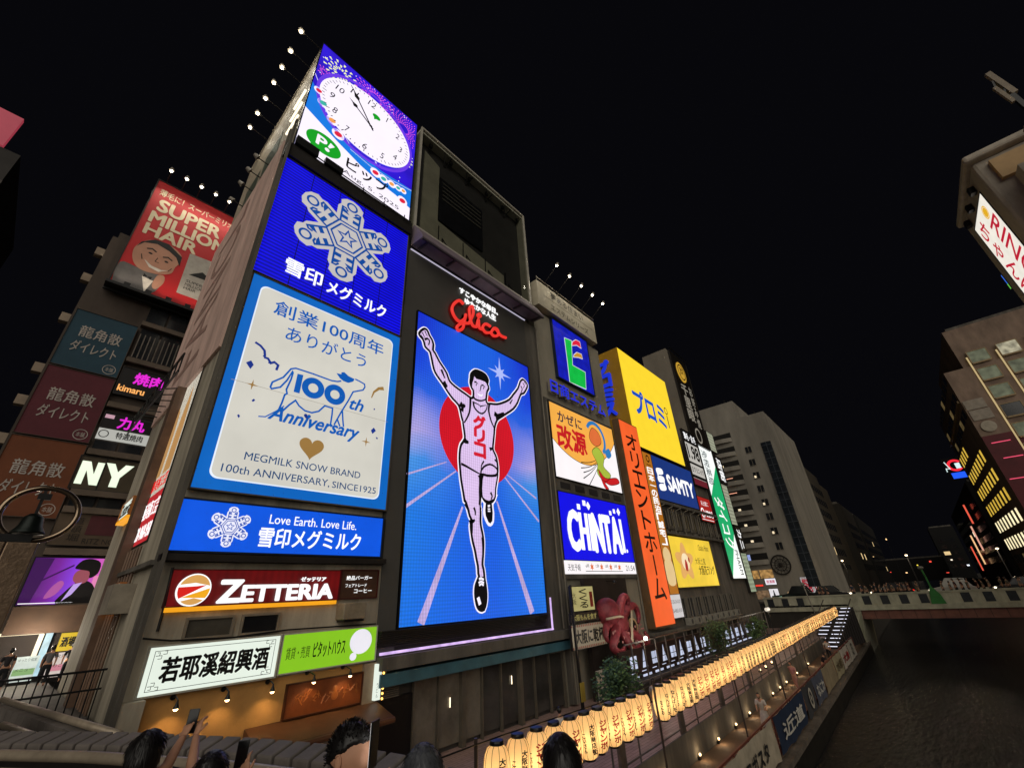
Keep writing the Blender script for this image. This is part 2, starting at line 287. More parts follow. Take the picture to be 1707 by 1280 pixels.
# traced outlines of the signs, in metres on the facade plane (x, z)
K = {"body":[[12.1,14.36],[12.04,14.18],[12.14,14.05],[12.32,13.94],[12.44,13.74],[12.53,13.49],[12.8,13.36],[12.92,13.23],[13.06,12.78],[13.23,12.22],[13.48,11.89],[13.88,11.54],[14.28,11.13],[14.69,10.78],[15.14,10.51],[15.31,10.15],[15.39,9.84],[15.56,9.35],[15.53,9.37],[15.63,8.86],[15.66,8.44],[15.4,8.07],[15.29,7.69],[15.26,7.18],[15.3,6.7],[15.39,6.0],[15.55,5.32],[15.65,4.87],[15.71,4.85],[15.87,4.53],[16.02,4.11],[16.14,3.9],[16.09,3.57],[16.14,3.2],[16.23,2.79],[16.38,2.38],[16.48,1.97],[16.59,1.57],[16.61,1.22],[16.66,1.09],[16.54,0.88],[16.41,0.64],[16.37,0.3],[16.42,-0.03],[16.52,-0.31],[16.7,-0.46],[16.99,-0.45],[17.15,-0.1],[17.18,0.28],[17.13,0.67],[17.07,0.92],[17.05,1.07],[17.04,1.22],[16.99,1.47],[16.93,1.67],[16.98,2.08],[17.02,2.5],[17.03,2.88],[16.97,3.25],[16.86,3.63],[16.83,3.96],[16.85,4.24],[16.85,4.63],[16.84,4.54],[16.81,5.48],[16.84,5.97],[16.9,6.53],[17.45,6.56],[18.17,6.68],[18.38,6.98],[18.36,7.56],[18.23,7.97],[18.01,8.31],[18.08,8.83],[18.18,9.42],[18.24,9.84],[18.48,10.39],[18.89,10.73],[19.53,11.2],[20.19,11.71],[20.68,12.33],[21.09,13.11],[21.45,13.31],[21.86,13.88],[21.95,14.17],[21.79,14.37],[21.45,14.47],[21.12,14.14],[20.84,13.53],[20.28,12.85],[19.81,12.3],[19.16,11.87],[18.54,11.56],[17.95,11.42],[17.66,11.34],[17.52,11.52],[17.58,11.91],[17.64,12.23],[17.79,12.47],[17.75,12.69],[17.68,12.78],[17.77,13.13],[17.53,13.44],[17.05,13.5],[16.58,13.42],[16.21,13.03],[16.16,12.71],[16.12,12.32],[16.25,12.0],[16.38,11.89],[16.38,11.45],[16.2,11.29],[15.76,11.4],[15.34,11.51],[14.84,11.66],[14.42,11.88],[14.21,12.3],[13.92,12.62],[13.6,12.92],[13.26,13.37],[13.1,13.52],[13.12,13.9],[12.99,14.21],[12.79,14.42],[12.62,14.71],[12.42,14.74],[12.24,14.57]],"thigh":[[16.93,6.58],[16.95,5.99],[16.97,5.5],[17.01,5.22],[17.23,5.0],[17.46,4.96],[17.85,5.07],[18.08,5.39],[18.13,5.85],[18.29,6.44],[18.38,6.98],[18.12,7.22],[17.69,7.29],[17.25,7.09],[16.98,6.82]],"foot":[[17.07,5.24],[17.27,4.97],[17.21,4.5],[17.24,4.22],[17.44,3.89],[17.6,3.82],[17.77,3.98],[17.82,4.44],[17.77,4.97],[18.09,5.36],[17.87,5.22],[17.52,5.09],[17.27,5.12]],"shoe":[[16.68,1.06],[16.55,0.85],[16.41,0.64],[16.37,0.3],[16.42,-0.03],[16.52,-0.31],[16.7,-0.46],[16.99,-0.45],[17.15,-0.1],[17.18,0.28],[17.13,0.67],[17.07,0.92],[17.05,1.06]],"hair":[[16.16,12.34],[16.15,12.63],[16.21,13.03],[16.58,13.4],[17.05,13.48],[17.58,13.44],[17.78,13.09],[17.68,12.69],[17.47,12.87],[17.04,12.86],[16.67,12.81],[16.48,12.94],[16.41,12.65],[16.31,12.39],[16.27,12.01]],"mouth":[[16.7,11.8],[17.02,11.78],[17.27,11.9],[17.11,11.67],[16.85,11.66]],"strokes":[[0.1,[[16.48,12.5],[16.62,12.57],[16.8,12.48]]],[0.1,[[17.11,12.49],[17.27,12.55],[17.45,12.46]]],[0.16,[[16.61,12.38],[16.69,12.37]]],[0.16,[[17.28,12.37],[17.36,12.35]]],[0.07,[[17.08,12.46],[17.02,12.18],[16.95,11.99]]],[0.12,[[16.38,11.45],[16.55,11.31],[17.0,11.34],[17.43,11.56],[17.58,11.83]]],[0.12,[[16.37,11.11],[16.45,10.73],[16.81,10.49],[17.17,10.5],[17.5,10.85],[17.61,11.26]]],[0.07,[[16.46,11.05],[16.91,11.0],[16.99,10.85]]],[0.07,[[17.0,10.96],[17.51,11.18]]],[0.14,[[16.13,11.27],[16.11,10.8],[16.02,10.22],[15.76,9.7],[15.6,9.46]]],[0.14,[[17.8,11.34],[17.73,10.85],[17.9,10.24],[18.12,9.87],[18.27,9.62]]],[0.3,[[15.26,10.62],[15.51,10.52],[15.66,10.67]]],[0.24,[[15.39,10.17],[15.51,10.41]]],[0.34,[[18.34,10.61],[18.59,10.7],[19.21,11.08]]],[0.2,[[18.41,10.93],[18.25,10.62]]],[0.14,[[13.77,12.42],[13.94,12.12],[14.06,11.92]]],[0.28,[[13.95,11.64],[14.24,11.39]]],[0.12,[[12.46,13.97],[12.65,14.13],[12.81,14.02],[12.75,13.7]]],[0.07,[[12.25,14.39],[12.46,14.12]]],[0.07,[[12.43,14.59],[12.64,14.28]]],[0.07,[[12.15,14.16],[12.39,14.0]]],[0.07,[[21.41,14.16],[21.58,13.99],[21.43,13.73]]],[0.07,[[21.61,14.35],[21.77,14.15]]],[0.1,[[21.15,13.81],[21.3,13.6],[21.09,13.2]]],[0.1,[[19.84,11.99],[20.14,12.4]]],[0.12,[[15.38,6.91],[15.76,6.83],[16.22,6.71],[16.69,6.59],[16.9,6.55]]],[0.26,[[16.82,6.51],[16.92,6.23],[16.87,5.49],[16.78,4.76]]],[0.1,[[16.98,6.82],[17.25,7.1],[17.69,7.29],[18.12,7.24],[18.38,7.0]]],[0.09,[[17.19,7.4],[16.97,7.05],[16.95,6.69]]],[0.1,[[17.13,6.62],[17.02,6.25],[17.0,5.84]]],[0.12,[[17.69,5.59],[17.81,5.39],[17.71,5.18]]],[0.28,[[15.63,8.38],[15.76,8.31],[15.96,8.31]]],[0.2,[[17.72,8.25],[17.96,8.36]]],[0.1,[[18.14,7.68],[18.36,7.48]]],[0.12,[[16.33,4.58],[16.43,4.39],[16.44,4.17]]],[0.2,[[16.09,3.9],[16.24,3.83],[16.4,3.93]]],[0.24,[[16.09,3.9],[16.14,3.63],[16.16,3.2]]],[0.2,[[15.71,4.74],[15.98,4.32]]],[0.16,[[16.98,3.04],[16.99,2.5],[16.94,1.77]]]],"whites":[[0.12,[[16.65,0.95],[16.8,1.0],[16.99,0.92]]],[0.1,[[16.61,0.78],[16.8,0.85],[17.0,0.77]]],[0.1,[[16.65,0.66],[16.81,0.73],[16.98,0.66]]],[0.2,[[16.56,0.11],[16.7,-0.23]]],[0.09,[[17.43,4.81],[17.59,4.77]]],[0.09,[[17.6,4.84],[17.43,4.74]]],[0.08,[[17.42,4.61],[17.61,4.63]]],[0.08,[[17.42,4.49],[17.63,4.51]]]],"disc":[[13.75,9.08],[20.02,9.14],[15.4,12.1],[15.12,6.93],[18.53,6.87]],"lanes":[[[[13.06,-0.82],[15.53,4.55]],0.42,0.12],[[[20.84,-0.82],[18.23,5.16]],0.42,0.12],[[[11.88,4.17],[15.03,6.43]],0.16,0.08],[[[11.83,5.74],[14.34,6.82]],0.1,0.06],[[[22.09,4.3],[18.8,6.88]],0.16,0.08],[[[22.02,5.75],[19.18,6.94]],0.12,0.06]],"star":[18.97,14.09],"gu":[16.39,9.36,17.36,10.24],"ri":[16.44,8.54,17.28,9.34],"ko":[16.43,7.59,17.33,8.44],"cow":[[[5.41,7.29],[5.49,7.71],[5.53,8.09],[5.61,8.18],[5.55,8.35],[5.65,8.88],[5.67,9.21],[5.64,9.26],[5.5,8.78],[5.3,8.38],[4.99,8.2],[4.93,8.26],[4.96,8.5],[5.33,8.86],[5.56,9.36],[5.75,9.46],[6.5,9.46],[7.38,9.42],[7.66,9.47],[7.84,9.56]],[[8.51,9.9],[8.77,9.86],[9.02,9.8],[9.06,9.65],[8.98,9.46],[8.49,9.2],[8.31,8.67],[8.06,8.04],[7.81,7.32]],[[5.56,7.33],[5.79,7.71],[6.0,7.98],[6.18,7.78],[6.46,7.63],[6.76,7.62],[7.04,7.77],[7.18,7.98],[7.26,8.1],[7.63,8.09],[7.65,7.78],[7.65,7.32]],[[7.93,7.61],[8.09,7.32]],[[8.1,8.1],[8.18,7.68],[8.26,7.34]]],"cowhead":[[7.55,9.88],[7.79,9.91],[7.78,10.01],[7.92,10.07],[8.16,9.94],[8.48,9.89],[8.42,9.73],[8.19,9.58],[7.94,9.59],[7.75,9.68]],"d1":[[5.86,9.23],[6.11,9.25],[6.1,8.34],[5.85,8.34]],"o1":[[6.63,8.78],[6.55,9.24]],"o2":[[7.64,8.78],[7.57,9.25]],"heart":[[7.0,6.06],[7.05,5.75]],"heart2":[[6.6,7.39],[6.62,7.28]],"curl":[[[3.98,10.04],[4.2,9.96],[4.39,9.8],[4.45,9.58],[4.42,9.5]],[[4.43,9.49],[4.59,9.49],[4.69,9.37],[4.68,9.28]],[[4.69,9.29],[4.86,9.42],[5.03,9.33],[5.0,9.08]]],"arc":[[10.09,9.91],[9.82,9.82],[9.57,9.54],[9.47,9.19]],"dia":[[[3.85,9.01],[4.01,9.17],[4.14,9.01],[4.06,8.78]],[[4.03,6.75],[4.08,6.81],[4.14,6.73],[4.1,6.65]],[[9.63,7.51],[9.77,7.69],[9.9,7.55],[9.73,7.35]],[[4.38,7.48],[4.45,7.58],[4.51,7.52],[4.44,7.43]],[[9.65,8.65],[9.71,8.69],[9.73,8.62],[9.67,8.58]],[[9.93,7.25],[10.04,7.22],[10.02,7.14],[9.96,7.16]]],"spark":[[4.27,8.14],[9.45,6.89]],"seam":[[3.51,8.14],[10.49,8.17]],"flake2":[[4.71,2.73],[4.56,3.37]],"flake1":[[7.01,18.1],[6.78,20.91],[7.23,15.36],[4.57,16.98],[9.57,19.46]],"clockc":[[6.76,28.51],[3.75,28.57],[10.3,28.69],[4.33,30.92],[8.86,26.31]],"plogo":[[4.71,23.96],[3.71,23.88],[5.79,23.88]],"hands":[[7.45,28.82],[5.48,31.22],[5.48,29.84],[7.04,29.02]],"glico":[[[15.48,18.22],[15.09,18.32],[14.62,17.75],[14.47,17.18],[14.74,16.72],[15.16,16.59],[15.59,17.05],[15.7,17.46],[15.54,16.73],[15.43,16.19],[15.06,15.82],[14.91,16.03],[15.32,16.52],[15.97,16.84]],[[15.97,16.84],[16.38,17.81],[16.32,18.46],[16.04,18.15],[16.09,17.41],[16.31,16.86],[16.71,16.9]],[[16.71,16.9],[16.89,17.66],[16.94,17.01],[17.23,16.94]],[[18.09,17.61],[17.6,17.59],[17.29,17.13],[17.58,16.85],[18.14,17.11]],[[18.14,17.11],[18.47,17.64],[18.85,17.66],[18.89,17.25],[18.44,16.94],[18.14,17.11],[18.59,17.64],[19.15,17.32],[19.74,17.37]]],"idot":[16.96,18.0],"E":[[[28.04,21.16],[29.16,21.35],[29.0,20.24],[28.78,18.53],[30.87,18.57],[30.57,16.72],[28.0,16.56],[28.04,18.77]],[[29.35,21.3],[30.02,21.83],[30.7,21.9],[30.76,21.22],[30.04,21.26],[29.17,20.84]],[[29.33,19.87],[29.9,20.35],[30.67,20.46],[30.72,20.02],[30.03,19.9],[29.19,19.59]]],"kcurve":[[24.44,11.09],[25.07,10.76],[26.3,10.29],[27.87,9.98],[29.89,10.1],[32.26,10.79],[34.76,12.1]],"wind":[[[28.08,9.33],[29.5,9.59],[30.97,10.16]],[[27.98,8.86],[29.41,9.22],[30.92,10.0]],[[28.26,8.54],[29.62,9.04],[30.9,9.92]],[[28.15,8.05],[29.57,8.82],[30.94,9.85]],[[28.89,7.62],[30.06,8.76],[31.0,9.79]]],"kfig":[31.59,10.43],"chd":[[27.94,5.71],[28.54,5.47],[32.82,5.78],[33.48,5.48],[27.28,5.29],[32.05,5.42]],"samlogo":[41.34,9.53,44.17,11.67],"flower":[[44.83,2.12],[46.05,4.11],[42.2,2.22]],"burger":[[4.13,0.72],[4.01,1.2],[3.68,0.73]],"bal":[[10.21,-1.2],[10.16,-0.76],[9.9,-1.7]],"smhman":[[[-1.05,24.26],[-1.11,25.22],[-0.56,26.24],[0.48,26.57],[1.43,26.18],[1.67,25.49],[1.47,24.74],[1.39,24.07],[0.88,23.65],[-0.01,23.38],[-0.65,23.56]],[[-1.5,23.38],[-0.74,23.49],[-0.01,23.38],[1.05,23.46],[0.94,22.04],[0.28,21.47],[-1.0,21.28],[-1.46,21.73]],[[1.31,26.1],[1.63,25.89],[1.69,24.98],[1.3,25.66],[0.76,25.97],[-0.04,26.16],[-0.76,25.85],[-1.06,25.26],[-0.92,25.81],[-0.26,26.5],[0.6,26.6]],[[0.61,22.41],[0.69,23.43],[1.08,23.58],[1.19,22.95],[0.9,22.21]]],"can":[[1.89,26.71],[3.52,26.95],[3.75,23.06],[1.91,22.8]],"T":{"sogyo":[4.29,11.67,9.86,12.86],"arigato":[5.02,10.61,8.94,11.53],"th":[8.36,8.33,9.11,8.76],"anniv":[5.03,6.84,9.02,7.28],"meg":[4.61,4.99,9.35,5.56],"cent":[3.85,4.44,10.21,4.97],"love":[5.93,2.92,9.48,3.33],"megj2":[5.7,2.16,9.74,2.87],"megj1":[4.46,14.01,9.64,15.06],"pip":[6.15,23.11,8.94,24.26],"date":[6.0,22.32,9.88,22.92],"sukoya":[15.09,18.78,19.08,19.71],"yutaka":[15.37,18.41,18.8,19.33],"yume":[26.5,24.2,31.37,24.89],"esutemu":[25.84,23.16,32.07,23.67],"nissho":[24.44,14.38,33.27,15.29],"kaze":[25.53,12.5,28.92,12.72],"kaigen":[25.2,10.93,29.15,11.04],"chintai":[24.73,2.66,34.09,2.87],"tenki":[24.77,1.43,26.2,1.72],"ctime":[32.64,1.47,34.15,1.81],"forec":[26.86,1.44,32.15,1.87],"puromi":[39.35,17.82,48.78,19.73],"samty":[43.74,9.87,52.4,10.34],"hana1":[47.26,2.0,50.71,2.68],"hana2":[47.46,1.33,53.14,1.75],"orient":[35.96,13.51,37.82,-1.72],"gen":[57.13,26.91,63.56,32.26],"senri":[55.68,21.58,65.48,27.31],"zett":[4.91,0.39,8.65,0.85],"zettj":[7.45,0.93,8.34,1.08],"zb1":[9.25,0.99,10.42,1.17],"zb2":[9.24,0.71,10.21,0.85],"zb3":[9.63,0.48,10.48,0.66],"jyak":[3.79,-1.64,6.83,-1.15],"chin":[7.36,-1.49,8.15,-1.21],"pita":[8.29,-1.56,9.5,-1.15],"smh1":[-0.8,29.75,4.05,30.76],"smh2":[-0.74,29.1,3.51,29.61],"smh3":[-0.91,27.61,3.86,28.5],"smh4":[-0.98,26.9,2.22,27.61]}}
# ---------------- the setting ----------------
def yc(x): return 7.3+.018*(x-25)
obj('ground', MB().add([(-900, 40, -9.5), (1500, 40, -9.5), (1500, 1500, -9.5), (-900, 1500, -9.5)], [(0, 1, 2, 3)]), md('earth', '#3a342e', .9), kind='structure')
mw, n, l, b = _base('canal_water')
b.inputs['Base Color'].default_value = (.012, .013, .014, 1); b.inputs['Roughness'].default_value = .06; b.inputs['IOR'].default_value = 1.33
tc = n.new('ShaderNodeTexCoord'); mp = n.new('ShaderNodeMapping'); mp.inputs['Scale'].default_value = (.8, 2.6, 1)
l.new(tc.outputs['Object'], mp.inputs[0]); n1 = n.new('ShaderNodeTexNoise'); n1.inputs['Scale'].default_value = 1.1; n1.inputs['Detail'].default_value = 7; n1.inputs['Roughness'].default_value = .62
l.new(mp.outputs[0], n1.inputs['Vector']); bp = n.new('ShaderNodeBump'); bp.inputs['Strength'].default_value = .8; bp.inputs['Distance'].default_value = .2
l.new(n1.outputs['Fac'], bp.inputs['Height']); l.new(bp.outputs[0], b.inputs['Normal'])
mb = MB(); mb.add([(-60, -60, -8.2), (700, -60, -8.2), (700, yc(700), -8.2), (-60, yc(-60), -8.2)], [(0, 1, 2, 3)])
obj('water', mb, mw, kind='structure')
# quay: kerb, lower walkway, promenade
PAVE = md('walkway_paving', '#6d5745', .8, .3, .7, bump=.2)
def strip(name, x0, x1, a0, a1, z0, z1, mat):
    """a band that follows the quay line: from yc+a0 to yc+a1, height z0..z1"""
    v = [(x, yc(x)+a, z) for z in (z0, z1) for a in (a0, a1) for x in (x0, x1)]
    return obj(name, MB().add(v, [(0, 2, 3, 1), (4, 5, 7, 6), (0, 1, 5, 4), (2, 6, 7, 3), (0, 4, 6, 2), (1, 3, 7, 5)]), mat, kind='structure')
strip('quay_wall', -30, 75, .05, .42, -9.4, -7.32, md('shaded_stone', '#24211b', .5, .5, 1.2, bump=.4))  # shade below the kerb is put into this dark wall colour
strip('quay_kerb', -30, 75, 0, .42, -7.318, -7.1, md('wet_stone', '#6a6055', .7, .55, 1.6, bump=.5))
strip('path', -30, 75, .424, 3.0, -9.4, -6.7, PAVE)
# deck of the upper promenade with board joints
mdk, n, l, b = _base('promenade_boards')
tc = n.new('ShaderNodeTexCoord'); bt = n.new('ShaderNodeTexBrick'); bt.inputs['Scale'].default_value = 1.6
bt.inputs['Color1'].default_value = C('#b3938a'); bt.inputs['Color2'].default_value = C('#9c7f76'); bt.inputs['Mortar'].default_value = C('#2a2320')
bt.inputs['Mortar Size'].default_value = .012; bt.inputs['Brick Width'].default_value = 1.2; bt.inputs['Row Height'].default_value = .3
l.new(tc.outputs['Object'], bt.inputs['Vector']); l.new(bt.outputs['Color'], b.inputs['Base Color']); b.inputs['Roughness'].default_value = .55
obj('pavement', MB().add([(x, y, z) for z in (-9.4, -5.7) for x, y in ((-30, yc(-30)+3.0), (75, yc(75)+3.0), (75, 40), (-30, 40))],
    [(0, 3, 2, 1), (4, 5, 6, 7), (0, 1, 5, 4), (1, 2, 6, 5), (2, 3, 7, 6), (3, 0, 4, 7)]), mdk, kind='structure')
obj('street', MB().box(-60, 3.0, 14.2, 130, -5.6, -2.6), md('street_paving', '#4b4744', .75, .3, 1.2, bump=.15), kind='structure')
obj('pavement', MB().box(-30, 2.9, -30, 14.2, -3.4, -2.35), md('deck_paving', '#57514c', .8, .3, 1.5, bump=.15), kind='structure')
obj('land', MB().box(-60, 75, 40, 300, -9.3, -5.72), md('far_ground', '#35312c', .9), kind='structure')
obj('land_east', MB().box(75, 900, 9.2, 300, -9.3, -3.0), md('far_ground', '#35312c', .9), kind='structure')
obj('terrain', MB().box(-60, 900, -300, -17, -9.3, -3.2), md('far_ground', '#35312c', .9), kind='structure')
# ---------------- corner building ----------------
cb = thing('corner_building', 'tall narrow concrete corner building covered from roof to street with stacked signs', 'building', (7, 24, -5.7))
obj('wall', MB().box(3.1, 10.85, 17.78, 31.0, -5.7, 24.2), CONC, cb)
obj('upper_wall', MB().box(3.3, 10.8, 17.78, 30.2, 24.2, 33.1), md('pale_cladding', '#a59a86', .6, .25, .6, streak=.6), cb)
# open steelwork slots high in the side wall
mb = MB()
for y0, y1, z0, z1 in ((21.5, 24.5, 25.6, 28.4), (25.2, 28.0, 25.4, 28.0)): mb.fbox(FS, -y1, -y0, z0, z1, -.19, -.185)
obj('louvre', mb, md('green_louvre', '#3d4a3c', .6, .4, 3), cb)
PINK = md('pink_cladding', '#d3b3a6', .75, .35, .8, bump=.15, streak=.7)
sw = obj('side_cladding', MB().fbox(FS, -30.6, -18.5, 9.9, 23.6, .0, .12), PINK, cb)
mb = MB(); wr(mb, Fr((3.1, 0, 0), (0, 0, 1), (0, 1, 0)), 'FANCL', 11.5, 23.0, 22.8, 28.0, .135); obj('faint_lettering', mb, md('faded_letters', '#9c7d72', .8), sw)
mb = MB()
for v in (-18.0, -17.2): mb.fbox(FS, v-.12, v+.12, -5.6, 24.0, 0, .10)
obj('drain_pipe', mb, CONC_D, cb)
# lower front: dirty wall band, tan shop front
obj('front_band', MB().fbox(FA, 3.1, 10.95, -2.0, 1.55, -.26, -.1), CONC, cb)
obj('corner_pillar', MB().box(3.1, 3.62, 17.1, 17.78, -5.7, -2.0), CONC, cb)
obj('shop_front', MB().fbox(FA, 3.62, 10.45, -3.55, -2.0, -.27, -.12), md('tan_plaster', '#b98b4e', .75, .2, 1.2, bump=.25), cb)
obj('shop_base', MB().fbox(FA, 3.62, 6.6, -5.7, -3.55, -.27, -.14), md('tan_plaster', '#b98b4e'), cb)
obj('shop_post', MB().fbox(FA, 10.45, 10.95, -5.7, -2.0, -.27, .06), md('weathered_post', '#8f7d66', .7, .3, 1), cb)
aw = obj('awning', MB().add([FA.p(u, v, w) for u in (6.5, 11.1) for v, w in ((-3.25, -.1), (-3.62, 1.25), (-3.78, 1.25), (-3.5, -.1))],
    [(0, 1, 5, 4), (1, 2, 6, 5), (2, 3, 7, 6), (3, 0, 4, 7), (0, 3, 2, 1), (4, 5, 6, 7)]), md('brown_awning', '#5c3a22', .5, .3, 2), cb)
obj('edge_beam', MB().tube([FA.p(6.5, -3.72, 1.28), FA.p(11.1, -3.72, 1.28)], .1), md('brown_awning', '#5c3a22'), aw)
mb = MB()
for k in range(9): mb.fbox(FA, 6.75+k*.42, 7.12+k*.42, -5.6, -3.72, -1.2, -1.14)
obj('wood_screen', mb, me('lit_wood', '#b98a52', .42, True, .25, 3), cb)  # light on the wood is put into the material as emission
obj('interior', MB().fbox(FA, 6.6, 10.5, -5.7, -3.6, -1.5, -1.3), md('dark_interior', '#2a1a10', .8), cb)
for u0, u1, c in ((4.23, 5.46, '#4a463e'), (5.8, 6.9, '#1a1a1c')):
    w_ = obj('window', MB().fbox(FA, u0, u1, -.58, -.1, -.1, -.06), mg('old_pane_'+c[1:], C(c), .2), cb)
    mb = MB()
    for a in ((u0-.07, u1+.07, -.10, -.03), (u0-.07, u1+.07, -.65, -.58), (u0-.07, u0, -.58, -.1), (u1, u1+.07, -.58, -.1)): mb.fbox(FA, *a, -.1, .0)
    obj('window_frame', mb, md('aluminium', '#9a8f7e', .45, .2, 3, .5), w_)
mb = MB().tube([FA.p(3.5, -.35, .0), FA.p(3.5, .1, .0), FA.p(3.42, 1.4, .0)], .04); mb.tube([FA.p(3.2, -.5, 0), FA.p(3.9, -.62, .02), FA.p(5.6, -.68, .02), FA.p(7.3, -.6, .02), FA.p(10.8, -.66, .02)], .025)
obj('cable', mb, BLACKM, cb)
# side wall low storey: grille, ledges
obj('vent_grille', MB().fbox(FS, -21.2, -18.6, -4.3, -3.1, .0, .05), md('grille_grey', '#6f675b', .6, .4, 9), cb)
obj('side_pilaster', MB().fbox(FS, -24.5, -23.6, -5.6, 9.9, .0, .35), md('rusty_brown', '#5b4536', .7, .4, 1.5), cb)
obj('side_ledge', MB().fbox(FS, -23.5, -17.9, 1.5, 1.65, .0, .22), CONC_D, cb)
mb = MB()
for k in range(5): mb.tube([FS.p(-23.3+k*.55, -5.6, .12), FS.p(-23.3+k*.55, 2.4, .12)], .05, 6)
obj('wall_pipe', mb, md('pipe_rust', '#6d5340', .5, .4, 2), cb)
obj('meter_box', MB().fbox(FS, -21.6, -20.2, .2, 1.1, .0, .6), md('box_grey', '#8a8172', .6, .3, 2), cb)
mb = MB()
for k in range(7): mb.bar(FS.p(-30.5+k*1.0, 10.2-.06*k, 1.0), FS.p(-30.5+k*1.0, 10.2, .1), .05)
mb.bar(FS.p(-30.6, 10.2, 1.0), FS.p(-19.5, 9.6, 1.0), .07); mb.bar(FS.p(-30.6, 9.3, 1.0), FS.p(-19.5, 8.8, 1.0), .07)
for k in range(12): mb.bar(FS.p(-30.5+k*1.0, 10.2-.05*k, 1.0), FS.p(-30.5+k*1.0, 9.3-.045*k, 1.0), .05)
obj('catwalk', mb, BLACKM, cb)
# --- clock screen ---
t = panel('clock_screen', 'LED screen with a white clock face and fireworks on the corner building roof', FA, 3.3, 22.5, 10.72, 33.05, me('screen_blue_violet', '#2c14cc', .95, True, .3, .35), .2, .05, BLACKM, 'LED screen', pname='screen')
mb = MB(); pts = [(3.31, 24.9)]+[(3.31+i*.37, 27.1-.0*i-2.3*math.sin(min(1, i/14)*PI/2)*.9) for i in range(21)]
low = [(3.31, 28.6), (4.2, 27.0), (5.2, 25.9), (6.6, 25.4), (8.4, 25.3), (10.71, 25.6), (10.71, 23.7), (9.6, 24.0), (8.4, 24.1), (7.0, 24.4), (5.4, 25.0), (3.31, 26.0)]
obj('water_picture', mb.flat(FA, low, .01), me('screen_blue', '#1278e0', .95), t)
mb = MB(); mb.flat(FA, [(3.31, 26.0), (5.4, 25.05), (7.0, 24.45), (8.4, 24.15), (9.6, 24.05), (10.71, 23.75), (10.71, 22.51), (3.31, 22.51)], .014)
obj('caption_ground', mb, me('screen_white', '#f6eefb', 1.0, True, .02), t)
obj('dial_rim', MB().ring(FA, 7.03, 28.72, 3.25, 3.5, .018, 64), me('screen_violet', '#6a3ae8', .9), t)
cf = obj('clock_face', MB().ell(FA, 7.03, 28.72, 3.3, 3.0, .02, 64), me('screen_white', '#f6eefb', 1.0), t)
mb = MB()
for i in range(60):
    a = 2*PI*i/60; q = .93 if i % 5 else .9
    mb.ribbon(FA, [(7.03+3.2*q*math.cos(a)*1.0, 28.72+2.92*q*math.sin(a)), (7.03+3.2*.98*math.cos(a), 28.72+2.92*.98*math.sin(a))], .05, .03)
obj('minute_mark', mb, BLACK_P, cf)
mb = MB()
for h in range(1, 13):
    a = PI/2-h*PI/6; cu, cv = 7.03+2.5*math.cos(a), 28.72+2.3*math.sin(a); s_ = str(h); wd = .3 if len(s_) == 1 else .58
    if s_ == '1': wd = .16
    wr(mb, FA, s_, cu-wd/2, cv-.3, cu+wd/2, cv+.3, .03, 0, 0, .25)
obj('numeral', mb, BLACK_P, cf)
mb = MB(); c0 = (7.2, 28.72)
for tip, wd, k in (((5.48, 31.2), .1, .62), ((5.48, 29.86), .1, .62)):
    d = Vector(tip)-Vector(c0); nn = Vector((-d.y, d.x)).normalized(); P = Vector(c0)-d*.12
    mb.flat(FA, [tuple(P+nn*.06), tuple(Vector(c0)+d*k+nn*.05), tuple(Vector(c0)+d*(k+.08)+nn*.2), tuple(Vector(c0)+d*(k+.2)+nn*.06), tip, tuple(Vector(c0)+d*(k+.2)-nn*.06), tuple(Vector(c0)+d*(k+.08)-nn*.2), tuple(Vector(c0)+d*k-nn*.05), tuple(P-nn*.06)], .036)
mb.ell(FA, *c0, .12, w=.04); obj('clock_hand', mb, BLACK_P, cf)
def fire(mb, cu, cv, r, n, rows, wd):
    for k in range(rows):
        for i in range(n):
            a = 2*PI*(i+.5*k)/n; r0 = r*(.25+.75*k/rows); r1 = r0+r*.55/rows
            if (cu+r1*math.cos(a) < 3.36 or cu+r1*math.cos(a) > 10.66 or cv+r1*math.sin(a) > 33.0): continue
            mb.ribbon(FA, [(cu+r0*math.cos(a), cv+r0*math.sin(a)), (cu+(r0+r1)/2*math.cos(a), cv+(r0+r1)/2*math.sin(a)), (cu+r1*math.cos(a), cv+r1*math.sin(a))], wd*.5, .012, wd2=wd)
mb = MB(); fire(mb, 4.7, 31.5, 1.25, 13, 3, .16); fire(mb, 10.3, 28.3, .7, 11, 2, .14); obj('firework', mb, me('screen_yellow', '#f3f2b0', 1.0), t)
mb = MB(); fire(mb, 7.2, 32.0, 1.6, 24, 5, .1); fire(mb, 9.6, 31.3, 1.7, 26, 7, .08); fire(mb, 3.75, 30.3, .55, 12, 2, .07); obj('firework', mb, me('screen_pink', '#e45bd8', 1.0), t)
mb = MB(); rr = random.Random(3)
for i in range(70):
    u, v = rr.uniform(3.4, 10.6), rr.uniform(25.2, 32.9)
    if ((u-7.03)/3.4)**2+((v-28.75)/2.85)**2 > 1: mb.ell(FA, u, v, .045, w=.013, n=6)
mb.ribbon(FA, [(3.31, 29.5), (4.3, 27.6), (5.6, 26.1), (6.3, 25.4)], .035, .016); mb.ribbon(FA, [(6.2, 25.2), (7.6, 25.0), (9.2, 25.15), (10.71, 25.5)], .03, .016)
obj('sparkle', mb, me('screen_white', '#f6eefb'), t)
mb1, mb2, mb3 = MB(), MB(), MB()
